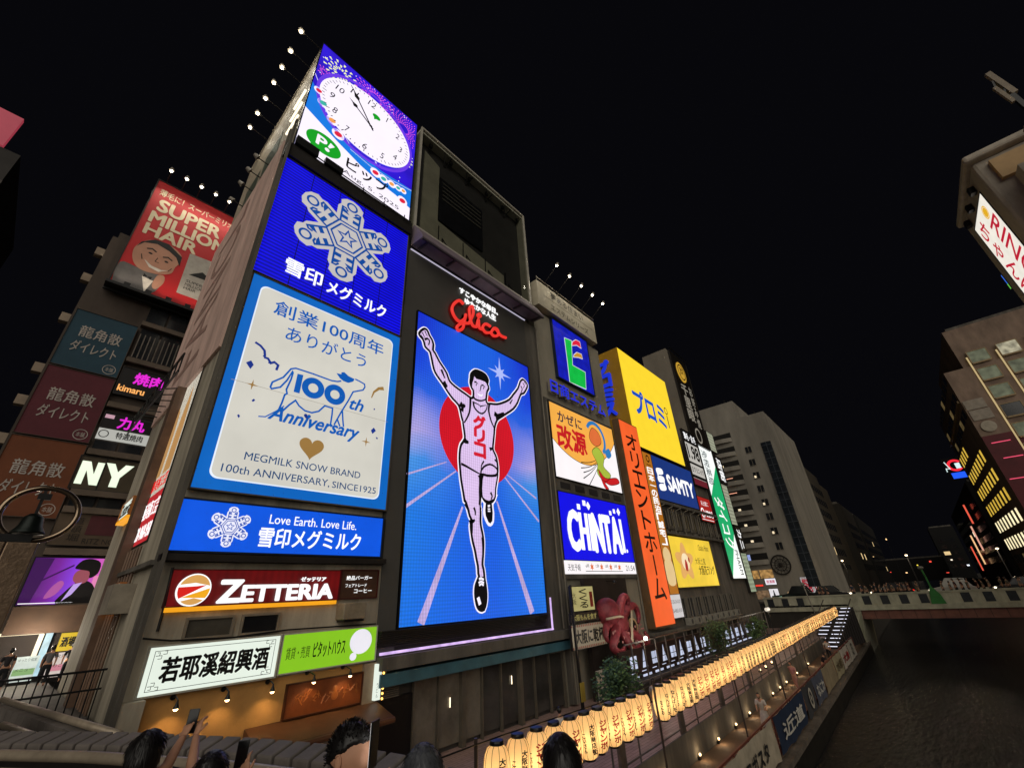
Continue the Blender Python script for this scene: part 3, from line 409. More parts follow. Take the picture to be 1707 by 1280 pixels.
for u, v, r, k in ((3.75, 28.2, .3, 0), (4.15, 27.4, .36, 1), (4.85, 26.5, .36, 2), (5.35, 25.7, .4, 0), (8.0, 24.75, .36, 0), (8.6, 24.72, .32, 1), (9.2, 24.78, .3, 2), (9.7, 24.85, .26, 1), (10.1, 24.92, .24, 2), (10.1, 23.95, .38, 0)):
    bb = obj('bubble', MB().ell(FA, u, v, r, w=.018, n=20), me('screen_white', '#f6eefb'), t)
    obj('bubble_picture', MB().ell(FA, u, v, r*.66, r*.5, .022, 14, .6), [me('screen_red', '#e02040', .95), me('screen_teal', '#3fb8a8', .9), me('screen_orange', '#f0a050', .95)][k], bb)
mb = MB().ell(FA, 4.72, 24.05, 1.03, .8, .02); mb.flat(FA, [(4.05, 23.7), (4.0, 22.95), (4.75, 23.4)], .021); obj('small_emblem', MB().ell(FA, 7.5, 30.1, .3, .24, .024, 20).flat(FA, [(7.3, 30.0), (7.35, 29.68), (7.6, 29.95)], .025), me('screen_green', '#0fa321', .9), t)
lg = obj('emblem', mb, me('screen_green', '#0fa321', .9), t)
mb = MB(); wr(mb, FA, 'P', 4.3, 23.72, 4.85, 24.5, .03, .04); mb.flat(FA, [(5.05, 24.5), (5.32, 24.38), (5.06, 24.0), (4.95, 24.05)], .03); mb.ell(FA, 4.95, 23.76, .14, w=.03, n=16)
obj('emblem_letter', mb, me('screen_white', '#f6eefb'), lg)
mb = MB(); wr(mb, FA, 'ピップ', 6.15, 23.42, 8.95, 24.4, .03, .02); wr(mb, FA, 'Aug. 5. 2025', 6.0, 22.78, 9.88, 23.2, .03); obj('lettering', mb, md('screen_dark', '#141014', .6), t)
# roof-edge maintenance rail in front of the clock's foot
mb = MB(); mb.fbox(FA, 3.3, 4.5, 22.35, 22.95, .1, .35); mb.fbox(FA, 4.9, 5.95, 22.3, 22.75, .1, .35); mb.bar(FA.p(3.3, 22.35, .3), FA.p(10.7, 22.2, .3), .05)
for u in (5.9, 7.3, 8.7, 10.2): mb.bar(FA.p(u, 22.1, .3), FA.p(u, 22.45, .3), .05)
obj('service_rail', mb, BLACKM, label='black service rail with two control boxes below the clock screen', cat='rail')
obj('sign_ledge', MB().fbox(FA, 3.0, 10.9, 21.35, 22.3, -.25, .18), DARKMETAL, label='dark ledge between the clock screen and the blue snowflake screen', cat='ledge')
# --- blue snowflake LED screen ---
def flake(F, cu, cv, R, w, root, mwhite, mblue, thick=.0):
    a_, b_, c_, d_ = MB(), MB(), MB(), MB()
    for k in range(6):
        a = PI/2+k*PI/3; X = (math.cos(a), math.sin(a)); Y = (-math.sin(a), math.cos(a))
        q = lambda t, s: (cu+(X[0]*t+Y[0]*s)*R, cv+(X[1]*t+Y[1]*s)*R)
        a_.flat(F, [q(*p) for p in ((.0, -.2), (.36, -.27), (.7, -.27), (.78, -.22), (.88, -.23), (.97, -.13), (1.0, 0), (.97, .13), (.88, .23), (.78, .22), (.7, .27), (.36, .27), (0, .2))], w+.001*k)
        for sg in (-1, 1):
            z = w+.012
            P = lambda *L: [q(t, s*sg) for t, s in L]
            b_.flat(F, P((.33, .0), (.33, .205), (.365, .205), (.365, .04), (.36, .0)), z)         # base bar
            b_.ribbon(F, P((.34, .185), (.72, .185), (.72, .12), (.66, .07)), .038*R, z+.001)
            b_.flat(F, P((.44, .05), (.44, .185), (.52, .185), (.52, .05)), z+.002)
            b_.flat(F, P((.585, .03), (.66, .10), (.7, .185), (.60, .185)), z+.003)
        b_.ring(F, *q(.82, 0), .075*R, .115*R, w+.016, 20)
        b_.ribbon(F, [q(.27, -.16), q(.27, .16)], .034*R, w+.0165)
    obj('emblem', a_, mwhite, root); b = obj('emblem_pattern', b_, mblue, root)
    st = [(cu+(.185 if i % 2 == 0 else .078)*R*math.cos(PI/2+i*PI/5), cv+(.185 if i % 2 == 0 else .078)*R*math.sin(PI/2+i*PI/5)) for i in range(10)]
    obj('star', c_.ribbon(F, st, .034*R, w+.02, True), mblue, root)
t = panel('snowflake_screen', 'deep blue ribbed LED sign with a big grey snowflake emblem, below the clock screen', FA, 3.12, 13.5, 10.76, 21.25, me('led_blue', '#0d0bea', 1.0, True, .12, .5, [(2, .2, .34)]), .22, .04, md('grey_trim', '#5d5549', .6, .3, 2), 'LED sign', pname='led_face')
mb = MB()
for u in (4.65, 6.18, 7.7, 9.24): mb.rect(FA, u-.02, 13.5, u+.02, 21.25, .006)
obj('panel_joint', mb, md('joint_blue', '#06047a', .6), t)
flake(FA, 6.95, 18.15, 2.95, .03, t, me('flake_grey', '#cfcac8', .8), me('flake_blue', '#0d4fa8', .75))
mb = MB(); wr(mb, FA, '雪印', 4.35, 14.15, 6.1, 15.05, .03, .022); wr(mb, FA, 'メグミルク', 6.4, 14.1, 9.75, 14.95, .03, .022); obj('lettering', mb, WHITE_E, t)
# --- hundredth anniversary billboard ---
K_ = K
t = panel('anniversary_billboard', 'backlit cream billboard with blue border and a line-drawn cow around the number 100', FA, 3.25, 3.9, 10.8, 13.35, me('billboard_blue', '#0863bd', .92, True, .06), .22, .05, md('grey_trim', '#5d5549'), 'billboard')
R_ = [(3.7, 4.35), (10.35, 12.9)]
pts = []
for cx_, cz_, a0 in ((10.05, 4.65, -PI/2), (10.05, 12.6, 0), (4.0, 12.6, PI/2), (4.0, 4.65, PI)):
    pts += [(cx_+.3*math.cos(a0+i*PI/12), cz_+.3*math.sin(a0+i*PI/12)) for i in range(7)]
obj('white_border', MB().flat(FA, [(u+(.05 if u > 7 else -.05), v+(.05 if v > 8 else -.05)) for u, v in pts], .008), me('border_white', '#e8f2ff', .9), t)
obj('cream_face', MB().flat(FA, pts, .016), me('billboard_cream', '#d6d3c8', .88, True, .07, .4), t)
INK = md('print_blue', '#0758b0', .5, .1, .5); INKE = me('print_blue_lit', '#0a5cb8', .85)
mb = MB(); wr(mb, FA, '創業100周年', 4.35, 11.72, 9.85, 12.5, .03, .012); wr(mb, FA, 'ありがとう', 5.05, 10.68, 8.95, 11.42, .03, .008); obj('lettering', mb, INKE, t)
mb = MB(); wr(mb, FA, 'th', 8.42, 8.3, 9.1, 8.9, .03, .03, 0, .3); obj('small_lettering', mb, INKE, t)
mb = MB(); wr(mb, FA, 'Anniversary', 5.1, 6.72, 9.05, 7.5, .03, .025, 0, .35); mb.ribbon(FA, [(4.75, 6.9), (5.0, 6.95), (5.35, 7.3), (5.6, 7.6)], .05, .03)
obj('script_lettering', mb, INKE, t)
mb = MB(); wr(mb, FA, 'MEGMILK SNOW BRAND', 4.62, 5.12, 9.35, 5.42, .03, .004); wr(mb, FA, '100th ANNIVERSARY,', 3.98, 4.52, 8.0, 4.86, .03, .004); obj('caption', mb, me('print_navy', '#1c4a7c', .8), t)
mb = MB(); wr(mb, FA, 'SINCE1925', 8.12, 4.55, 10.2, 4.83, .03, .004); obj('caption', mb, me('print_navy', '#1c4a7c', .8), t)
mb = MB()
for L_ in K['cow']: mb.ribbon(FA, L_, .075, .028)
mb.flat(FA, K['cowhead'], .03); obj('cow_outline', mb, INKE, t)
mb = MB().flat(FA, K['d1'], .03); mb.ring(FA, *K['o1'][0], .22, .5, .03); mb.ring(FA, *K['o2'][0], .22, .5, .03); obj('number', mb, INKE, t)
def heart(mb, cu, cv, r, w):
    mb.flat(FA, [(cu+r*16*math.sin(a)**3/16, cv+r*(13*math.cos(a)-5*math.cos(2*a)-2*math.cos(3*a)-math.cos(4*a))/16) for a in [2*PI*i/40 for i in range(40)]], w)
mb = MB(); heart(mb, K['heart'][0][0], K['heart'][0][1]+.02, .52, .03); obj('gold_heart', mb, me('print_gold', '#a07a42', .85), t)
mb = MB(); mb.ribbon(FA, K['arc'], .2, .03, wd2=.05)
obj('gold_arc', mb, me('print_gold', '#a07a42', .85), t); mb = MB()
for u, v in K['spark']: mb.flat(FA, [(u+(.24 if i % 2 == 0 else .05)*math.cos(i*PI/4+PI/2), v+(.24 if i % 2 == 0 else .05)*math.sin(i*PI/4+PI/2)) for i in range(8)], .03)
obj('gold_ornament', mb, me('print_gold', '#a07a42', .85), t)
mb = MB(); heart(mb, K['heart2'][0][0], K['heart2'][0][1], .15, .03)
for L_ in K['curl']: mb.ribbon(FA, L_, .1, .03)
for L_ in K['dia']: mb.flat(FA, L_, .03)
obj('blue_ornament', mb, me('print_deep_blue', '#16328c', .85), t)
obj('sheet_joint', MB().ribbon(FA, K['seam'], .018, .022), me('joint_grey', '#a39d90', .8), t)
# --- lower blue sign ---
t = panel('slogan_sign', 'wide bright blue lightbox with small white snowflake and slogan, under the cream billboard', FA, 3.15, 1.9, 10.72, 3.5, me('lightbox_blue', '#0b55dc', .95, True, .06), .24, .06, md('navy_trim', '#10203a', .5), 'lightbox')
flake(FA, 4.71, 2.72, .68, .02, t, me('flake_white', '#e8e8f8', .95), me('flake_blue_lit', '#0b4fc0', .8))
mb = MB(); wr(mb, FA, 'Love Earth. Love Life.', 5.95, 2.92, 9.45, 3.25, .02, .004); wr(mb, FA, '雪印メグミルク', 5.7, 2.1, 9.72, 2.78, .02, .018); obj('lettering', mb, WHITE_E, t)
obj('sign_gantry', MB().fbox(FA, 3.0, 10.85, 1.58, 1.78, -.2, .35), DARKMETAL, label='thin dark steel gantry under the wide blue lightbox', cat='gantry')
# --- burger restaurant sign ---
t = panel('burger_sign', 'dark red ribbed fascia sign with round burger emblem and white channel letters', FA, 3.47, .30, 9.0, 1.32, me('fascia_red', '#7d0f12', .5, True, .35, .9, [(0, .24, .1)]), .16, .03, md('red_trim', '#4a0c0c', .5))
obj('yellow_strip', MB().fbox(FA, 3.5, 8.95, .14, .27, -.1, .06), me('amber_strip', '#f0a01c', .95, True), t)
mb = MB(); wr(mb, FA, 'Z', 4.85, .36, 5.5, 1.0, .04, .05, .08); wr(mb, FA, 'ETTERIA', 5.55, .36, 8.72, .84, .04, .05, .08); wr(mb, FA, 'ゼッテリア', 7.45, .95, 8.4, 1.1, .04, .03, .05); obj('channel_letter', mb, WHITE_E, t)
bu = obj('emblem', MB().lathe(FA.p(4.13, .75, .0), [(.47, 0), (.47, .05), (0, .055)], 40, FA.n), WHITE_E, t)
c_ = (4.13, .75)
def arcpoly(r, a0, a1, extra): return [(c_[0]+r*math.cos(a0+(a1-a0)*i/16), c_[1]+r*math.sin(a0+(a1-a0)*i/16)) for i in range(17)]+extra
obj('bun_top', MB().flat(FA, arcpoly(.43, math.radians(15), math.radians(160), [(c_[0]+.0, c_[1]+.2)]), .07), me('bun_tan', '#e0a85c', .85), bu)
obj('filling_red', MB().flat(FA, arcpoly(.43, math.radians(170), math.radians(215), [(c_[0]+.32, c_[1]+.13), (c_[0]+.05, c_[1]+.1)]), .07), me('burger_red', '#d8231c', .9), bu)
obj('filling_yellow', MB().flat(FA, arcpoly(.43, math.radians(-35), math.radians(5), [(c_[0]-.3, c_[1]-.22)]), .072), me('burger_yellow', '#f0a81e', .95), bu)
obj('bun_base', MB().flat(FA, arcpoly(.43, math.radians(228), math.radians(315), [(c_[0]+.05, c_[1]-.24)]), .07), me('bun_tan', '#e0a85c'), bu)
t = panel('menu_sign', 'small brown fascia sign with white words, right of the burger sign', FA, 9.06, .32, 10.7, 1.34, md('fascia_brown', '#4a2f20', .6, .3, 2), .16, .03, md('red_trim', '#4a0c0c'))
mb = MB(); wr(mb, FA, '絶品バーガー', 9.28, .98, 10.42, 1.14, .03, .02); wr(mb, FA, 'フェアトレード', 9.26, .72, 10.2, .84, .03, .012); wr(mb, FA, 'コーヒー', 9.66, .5, 10.45, .65, .03, .02); obj('lettering', mb, WHITE_E, t)
t = thing('air_conditioner', 'weathered beige outdoor air conditioner mounted under the small brown sign', 'air conditioner', FA.p(9.6, -.5, .4))
obj('casing', MB().fbox(FA, 9.05, 10.0, -.42, .16, -.1, .55), md('beige_casing', '#8a7d68', .6, .35, 2), t, bevel=.04)
obj('grille', MB().fbox(FA, 9.12, 9.95, -.5, -.43, -.05, .5), BLACKM, t)
# --- white wine sign, green house-agent sign ---
t = panel('liquor_sign', 'long white lightbox with bold black Chinese characters and thin ornamental border', FA, 3.46, -1.94, 7.08, -.76, me('lightbox_white', '#dfe9dc', 1.0, True, .03), .22, .05, md('pale_frame', '#b9b7a8', .5), 'lightbox')
mb = MB(); wr(mb, FA, '若耶溪紹興酒', 3.85, -1.66, 6.78, -1.05, .02, .03); obj('lettering', mb, BLACK_P, t)
mb = MB(); mb.ribbon(FA, [(3.6, -1.84), (6.94, -1.84), (6.94, -.86), (3.6, -.86)], .014, .02, True)
for cu, cv, sx, sy in ((3.6, -1.84, 1, 1), (6.94, -1.84, -1, 1), (3.6, -.86, 1, -1), (6.94, -.86, -1, -1)):
    for k, (a, b) in enumerate(((.03, .12), (.09, .2), (.2, .09))): mb.ribbon(FA, [(cu+sx*a, cv+sy*b), (cu+sx*(a+.09), cv+sy*b), (cu+sx*(a+.09), cv+sy*(b-.08)), (cu+sx*(a+.03), cv+sy*(b-.08))], .014, .022+.001*k)
obj('ornament', mb, BLACK_P, t)
t = panel('house_agent_sign', 'lime green lightbox with black words and a white speech bubble', FA, 7.2, -1.9, 10.86, -.76, me('lightbox_lime', '#86c422', .9, True, .05), .2, .04, md('pale_frame', '#b9b7a8'), 'lightbox')
mb = MB(); wr(mb, FA, '賃貸・売買', 7.36, -1.52, 8.2, -1.16, .02, .0); wr(mb, FA, 'ピタットハウス', 8.32, -1.56, 9.55, -1.08, .02, .012); obj('lettering', mb, BLACK_P, t)
obj('bubble', MB().ell(FA, 10.2, -1.22, .47, .42, .02).ell(FA, 9.92, -1.7, .14, .13, .021), me('bubble_white', '#e9e6ee', .95), t)
t = panel('carved_board', 'carved brown wooden board leaning above the awning, lit by two small lamps', FA, 7.62, -3.2, 10.4, -2.28, md('carved_wood', '#7a3f1c', .5, .4, 1.2, bump=.5), .1, .04, md('wood_edge', '#4a2410', .5))
mb = MB(); rr = random.Random(17)
for k in range(15):
    u, v = 7.95+k*.16, -2.75+rr.uniform(-.1, .12); mb.tube([FA.p(u+rr.uniform(-.1, .1), v+rr.uniform(-.16, .16), .012) for _ in range(5)], .018, 5)
mb.blob(FA.p(9.35, -2.62, .0), (.09, .03, .12)); mb.blob(FA.p(9.35, -2.82, .0), (.14, .03, .14)); obj('carving', mb, md('carved_relief', '#9a5a2c', .35, .2, 2), t)
# gooseneck lamps over the shop front
BULB = me('warm_bulb', '#ffd9a0', 9.0)
def goose(u, v, arm, label):
    t = thing('wall_lamp', label, 'lamp', FA.p(u, v, -.1), 'gooseneck lamps over the shop front')
    obj('bracket', MB().lathe(FA.p(u, v, -.1), [(.0, 0), (.07, 0), (.07, .04), (0, .04)], 12, FA.n).tube([FA.p(u, v, -.06), FA.p(u+.02, v+.03, .15), FA.p(u+.04, v-.05, arm)], .018), BLACKM, t)
    obj('lamp_shade', MB().lathe(FA.p(u+.04, v-.05, arm), [(.02, .02), (.035, -.06), (.05, -.1), (.085, -.19)], 14), BLACKM, t, smooth=True)
    obj('bulb', MB().blob(FA.p(u+.04, v-.235, arm), .065), BULB, t, smooth=True)
    lamp('light', 'SPOT', FA.p(u+.04, v-.27, arm), 75, (1, .66, .30), t, .06, FA.p(u+.02, v-1.4, .02), 120, .9)
for u, lb in ((4.35, 'leftmost'), (5.65, 'second from the left'), (6.95, 'middle')):
    goose(u, -2.08, .32, 'black gooseneck lamp on the tan wall below the white lightbox, %s' % lb)
goose(8.25, -2.0, .45, 'black gooseneck lamp over the left end of the carved wooden board')
goose(9.6, -2.0, .45, 'black gooseneck lamp over the right end of the carved wooden board')
t = thing('hanging_sign', 'narrow white upright box sign edged with round amber bulbs at the shop corner', 'sign', FA.p(11.0, -3.25, .2))
obj('panel', MB().fbox(FA, 10.86, 11.1, -3.22, -2.05, .08, .26), me('lightbox_white', '#dfe9dc'), t)
mb = MB(); wcol(mb, FA, 'ラーメン', 10.99, -2.62, 11.07, -2.12, .27); wcol(mb, FA, 'うどん', 10.9, -3.14, 10.98, -2.66, .27); obj('lettering', mb, BLACK_P, t)
obj('bulb_strip', MB().fbox(FA, 11.1, 11.24, -3.3, -1.95, .0, .2), BLACKM, t)
for k in range(8): obj('bulb', MB().blob(FA.p(11.2, -2.05-k*.165, .24), .045, 8, 5), me('amber_bulb', '#ffbe5c', 3.0), t, smooth=True)
# --- side wall signs ---
t = panel('side_billboard', 'tall backlit white billboard with tan arched figures and red foot on the side wall', FS, -24.4, 2.6, -20.9, 10.0, me('side_white', '#f4efe4', 1.0, True), .3, .05, DARKMETAL, 'billboard')
t_ = FS
mb = MB()
for cu, h in ((-23.5, 3.4), (-21.9, 4.0)): mb.flat(FS, [(cu-.6, 5.4), (cu-.62, 7.2), (cu-.4, 8.4), (cu, 5.4+h), (cu+.4, 8.4), (cu+.62, 7.2), (cu+.6, 5.4)], .02)
obj('arched_figure', mb, me('tan_print', '#c09058', .8), t)
obj('red_foot', MB().rect(FS, -24.4, 2.6, -20.9, 4.6, .014), me('foot_red', '#c02830', .85), t)
mb = MB(); wr(mb, FS, '0120-968-958', -24.2, 2.8, -21.1, 3.35, .025, .02); wr(mb, FS, '大阪美術工芸', -24.2, 3.6, -21.1, 4.3, .025, .01); obj('lettering', mb, WHITE_E, t)
mb = MB(); wr(mb, FS, '京都美術工芸', -24.2, 4.75, -21.1, 5.3, .025, .02); obj('caption', mb, RED_E, t)
def sidesign(u0, v0, label):
    t = panel('projecting_sign', label, FS, u0, v0, u0+2.6, v0+.8, me('lightbox_white', '#dfe9dc'), .24, .03, md('wood_trim', '#a5642a', .5), 'sign')
    mb = MB(); wr(mb, FS, 'Zetteria', u0+.15, v0+.12, u0+2.45, v0+.7, .02, .04, 0, .2); obj('lettering', mb, BLACK_P, t)
    obj('amber_edge', MB().fbox(FS, u0, u0+2.6, v0-.16, v0-.035, -.24, .06), me('amber_strip', '#f0a01c'), t)
FS2 = Fr((2.85, 0, 0), (0, -1, 0))
_fs = FS; FS = FS2
sidesign(-28.6, 4.3, 'small white projecting sign with amber lower edge beside the tall side billboard')
sidesign(-24.2, .4, 'small white projecting sign with amber lower edge above the street entrance')
FS = _fs
# --- floodlights on the roof ---
FLOOD = me('flood_bulb', '#fff3d8', 22.0)
def flood(p, q, lit, label, group, aim=None, power=0):
    """p: foot on the wall, q: lamp head at the end of the arm"""
    t = thing('floodlight', label, 'floodlight', p, group); p = Vector(p); q = Vector(q)
    obj('arm', MB().tube([p, q], .035, 6), DARKMETAL, t)
    d = (Vector(aim)-q).normalized() if aim is not None else Vector((1, 0, -.5)).normalized()
    obj('lamp_housing', MB().lathe(q, [(.0, -.22), (.1, -.2), (.16, 0), (.18, .05), (.15, .05)], 12, d), md('flood_grey', '#8a8378', .5), t)
    if lit:
        obj('bulb', MB().blob(q+d*.1, .095, 10, 6), FLOOD, t, smooth=True)
        if power: lamp('light', 'SPOT', q+d*.3, power, (1, .93, .78), t, .15, aim, 110, .6)
for k, y in enumerate((17.97, 19.54, 20.93, 22.32, 23.81, 25.32, 26.83)):
    flood((3.35, y, 33.05), (2.0, y, 33.25), True, 'lit floodlight on a long roof-edge arm, %s of seven' % ('nearest the clock', 'second from the clock', 'third from the clock', 'middle', 'third from the far end', 'second from the far end', 'farthest from the clock')[k], 'lit floodlights over the roof edge', (3.3, y, 25.0), 70)
for k, y in enumerate((21.2, 22.45, 23.8, 25.5)):
    flood((3.25, y, 24.15), (2.4, y, 24.25), False, 'unlit grey floodlight high on the side wall, %s of four' % ('nearest', 'second nearest', 'third nearest', 'farthest')[k], 'unlit floodlights on the side wall')
for k in range(4):
    z = 24.6+k*1.3
    obj('tube_lamp', MB().tube([(3.22, 18.2, z), (3.22, 19.9, z+.05)], .06), me('tube_white', '#fff0d0', 1.6), label='short glowing tube lamp on the side wall behind the clock, %s of four' % ('lowest', 'second lowest', 'second highest', 'highest')[k], cat='lamp', group='tube lamps behind the clock')
# ---------------- runner-sign building ----------------
gb = thing('screen_building', 'dark grey building carrying the giant runner screen over a dim glass shop front', 'building', (17, 24, -5.7))
obj('wall', MB().box(10.9, 23.4, 17.95, 30, -5.7, 22.4), md('charcoal_wall', '#4a4743', .8, .3, .6, bump=.15, streak=.6), gb)
obj('name_wall', MB().fbox(FA, 11.0, 22.35, 15.85, 20.35, -.4, -.12), md('slate_panel', '#4d4b47', .6, .15, .4), gb)
obj('left_pier', MB().fbox(FA, 10.92, 11.8, -3.0, 15.85, -.4, -.05), md('slate_panel', '#4d4b47'), gb)
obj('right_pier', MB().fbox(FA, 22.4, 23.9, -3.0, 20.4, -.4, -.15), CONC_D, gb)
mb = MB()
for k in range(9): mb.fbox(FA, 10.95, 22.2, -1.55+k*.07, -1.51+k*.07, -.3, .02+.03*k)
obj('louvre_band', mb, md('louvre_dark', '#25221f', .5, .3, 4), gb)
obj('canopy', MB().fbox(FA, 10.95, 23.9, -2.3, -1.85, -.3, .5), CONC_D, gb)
obj('teal_beam', MB().fbox(FA, 11.0, 24.2, -2.85, -2.42, -.3, .35), md('teal_paint', '#3c6470', .5, .3, 1), gb)
# shop front of dark glass with mullions
gl = mg('shop_glass', (.05, .047, .042, 1), .08)
for k in range(8):
    u0 = 13.0+k*1.32
    p_ = obj('shop_pane', MB().fbox(FA, u0+.05, u0+1.27, -5.5, -2.9, -.30, -.26), gl if k not in (0, 1, 2) else mg('dusty_pane', (.16, .14, .11, 1), .25), gb)
mb = MB()
for k in range(9): mb.fbox(FA, 12.97+k*1.32, 13.05+k*1.32, -5.7, -2.86, -.32, -.14)
for u in (15.7, 19.7): mb.fbox(FA, u-.12, u+.12, -5.7, -2.86, -.3, -.05)
obj('mullion', mb, md('mullion_grey', '#5a5348', .5), gb)
obj('dark_doorway', MB().fbox(FA, 11.1, 12.95, -5.7, -3.3, -.32, -.2), BLACKM, gb)
mb = MB()
for k in range(6): mb.fbox(FA, 11.1, 12.2, -3.3+k*.07, -3.26+k*.07, -.25, -.1)
obj('vent_grille', mb, md('grille_grey', '#6f675b'), gb)
for u, v in ((15.0, -4.0), (19.1, -3.75)): obj('tube_lamp', MB().tube([FA.p(u, v-.18, -.2), FA.p(u, v+.18, -.2)], .02), me('tube_warm', '#ffe9c4', 2.5), gb)
# --- runner screen ---
ms, n, l, b = _base('screen_sky')
tc = n.new('ShaderNodeTexCoord'); sx = n.new('ShaderNodeSeparateXYZ'); l.new(tc.outputs['Object'], sx.inputs[0])
rp = n.new('ShaderNodeValToRGB'); mr = n.new('ShaderNodeMapRange'); mr.inputs['From Max'].default_value = 16.7
nz = n.new('ShaderNodeTexNoise'); nz.inputs['Scale'].default_value = .28; nz.inputs['Detail'].default_value = 3; l.new(tc.outputs['Object'], nz.inputs['Vector'])
wv = n.new('ShaderNodeMath'); wv.operation = 'MULTIPLY_ADD'; wv.inputs[1].default_value = 3.2; l.new(nz.outputs['Fac'], wv.inputs[0]); 
ab = n.new('ShaderNodeMath'); ab.operation = 'ADD'; l.new(sx.outputs[2], ab.inputs[0]); ab.inputs[1].default_value = -1.6; l.new(ab.outputs[0], wv.inputs[2])
l.new(wv.outputs[0], mr.inputs['Value']); l.new(mr.outputs[0], rp.inputs[0])
E_ = rp.color_ramp.elements; E_[0].position = 0; E_[0].color = C('#1a78f0'); E_[1].position = 1; E_[1].color = C('#1030d8')
for p, c in ((.3, '#2080ee'), (.44, '#4a9af0'), (.53, '#b8acec'), (.6, '#9a9cee'), (.70, '#2a66ea'), (.82, '#1448e6')):
    e = E_.new(p); e.color = C(c)
# cloud glow only towards the sides of the screen
axx = n.new('ShaderNodeMath'); axx.operation = 'ABSOLUTE'; l.new(sx.outputs[0], axx.inputs[0])
m3 = n.new('ShaderNodeMapRange'); m3.inputs['From Min'].default_value = 1.0; m3.inputs['From Max'].default_value = 4.8; l.new(axx.outputs[0], m3.inputs['Value'])
mxn = n.new('ShaderNodeMixRGB'); mxn.inputs[1].default_value = C('#1a66ee'); l.new(m3.outputs[0], mxn.inputs[0]); l.new(rp.outputs[0], mxn.inputs[2])
fin = mxn.outputs[0]
for ax, per, dep in ((2, .16, .10), (0, .16, .07)):
    a = n.new('ShaderNodeMath'); a.operation = 'MULTIPLY'; a.inputs[1].default_value = 2*PI/per; l.new(sx.outputs[ax], a.inputs[0])
    q = n.new('ShaderNodeMath'); q.operation = 'SINE'; l.new(a.outputs[0], q.inputs[0])
    g = n.new('ShaderNodeMath'); g.operation = 'MULTIPLY_ADD'; g.inputs[1].default_value = dep; g.inputs[2].default_value = 1-dep; l.new(q.outputs[0], g.inputs[0])
    v_ = n.new('ShaderNodeVectorMath'); v_.operation = 'SCALE'; l.new(fin, v_.inputs[0]); l.new(g.outputs[0], v_.inputs['Scale']); fin = v_.outputs[0]
b.inputs['Base Color'].default_value = (.01, .01, .02, 1); l.new(fin, b.inputs['Emission Color']); b.inputs['Emission Strength'].default_value = .95
ms.cycles.emission_sampling = 'AUTO'
t = panel('runner_screen', 'giant tall LED screen of a sprinting athlete with raised arms on a blue track', FA, 11.9, -.88, 22.18, 15.8, ms, .2, .06, BLACKM, 'LED screen', pname='screen')
LN = [(0, .16, .10), (2, .16, .06)]
xd = [p[0] for p in K['disc']]; cu = (xd[0]+xd[1])/2; cv = 9.0; rd = (xd[1]-xd[0])/2
obj('red_disc', MB().ell(FA, cu, cv, rd, rd, .02, 80), me('screen_disc', '#dc1428', .92, False, .06, .5, LN), t)
mb = MB()
for L_, wa, wb in K['lanes']: mb.ribbon(FA, L_, wa, .012, wd2=wb)
obj('lane_line', mb, me('screen_lane', '#c9b4ea', .9, False, .15, .8, LN), t)
s0 = K['star']; mb = MB()
for i, r in enumerate((1.35, .7, 1.2, .7, 1.35, .7, 1.2, .7)):
    a = i*PI/4+PI/2; mb.flat(FA, [(s0[0]+.22*math.cos(a+.6), s0[1]+.22*math.sin(a+.6)), (s0[0]+r*math.cos(a), s0[1]+r*math.sin(a)), (s0[0]+.22*math.cos(a-.6), s0[1]+.22*math.sin(a-.6))], .012+.0006*i)
mb.ell(FA, *s0, .36, w=.02); obj('star', mb, me('screen_star', '#a9b8f4', .95), t)
def smooth(P, closed=True, n=3):
    out = []; m = len(P)
    for i in range(m if closed else m-1):
        p0, p1, p2, p3 = (Vector(P[(i+k) % m]) if closed else Vector(P[min(max(i+k, 0), m-1)]) for k in (-1, 0, 1, 2))
        for j in range(n):
            q = j/n; v = .5*((2*p1)+(p2-p0)*q+(2*p0-5*p1+4*p2-p3)*q*q+(3*p1-p0-3*p2+p3)*q**3); out.append((v.x, v.y))
    if not closed: out.append(tuple(P[-1]))
    return out
SK = me('screen_skin', '#e4c8f4', 1.0, False, .06, .35, LN); INK2 = md('screen_ink', '#0b080e', .6, .1)
body = smooth(K['body'], True, 2); th = smooth(K['thigh'], True, 2); ft = K['foot']
mb = MB()
for P in (body, th, smooth(ft, True, 2)): mb.ribbon(FA, P, .30, .024, True)
obj('white_outline', mb, me('screen_white2', '#f2ecfa', 1.0), t)
fg = obj('runner_figure', MB().flat(FA, body, .03).flat(FA, th, .034), SK, t)
mb = MB(); mb.ribbon(FA, body, .16, .038, True); mb.ribbon(FA, th, .12, .04, True)
for wd, P in K['strokes']: mb.ribbon(FA, smooth(P, False, 3), wd*1.35, .044, wd2=wd*.6)
obj('figure_line', mb, INK2, fg)
obj('hair', MB().flat(FA, K['hair'], .045), INK2, fg)
obj('shoe', MB().flat(FA, smooth(K['shoe'], True, 2), .045), INK2, fg); obj('shoe', MB().flat(FA, ft, .046), INK2, fg)
mb = MB().flat(FA, K['mouth'], .047)
for wd, P in K['whites']: mb.ribbon(FA, P, wd, .05)
obj('highlight', mb, me('screen_white2', '#f2ecfa'), fg)
mb = MB()
for ch, k in (('グ', 'gu'), ('リ', 'ri'), ('コ', 'ko')):
    a = K[k]; wr(mb, FA, ch, min(a[0], a[2]), min(a[1], a[3]), max(a[0], a[2]), max(a[1], a[3]), .048, .07)
obj('vest_lettering', mb, me('screen_red2', '#d01a30', .95), fg)
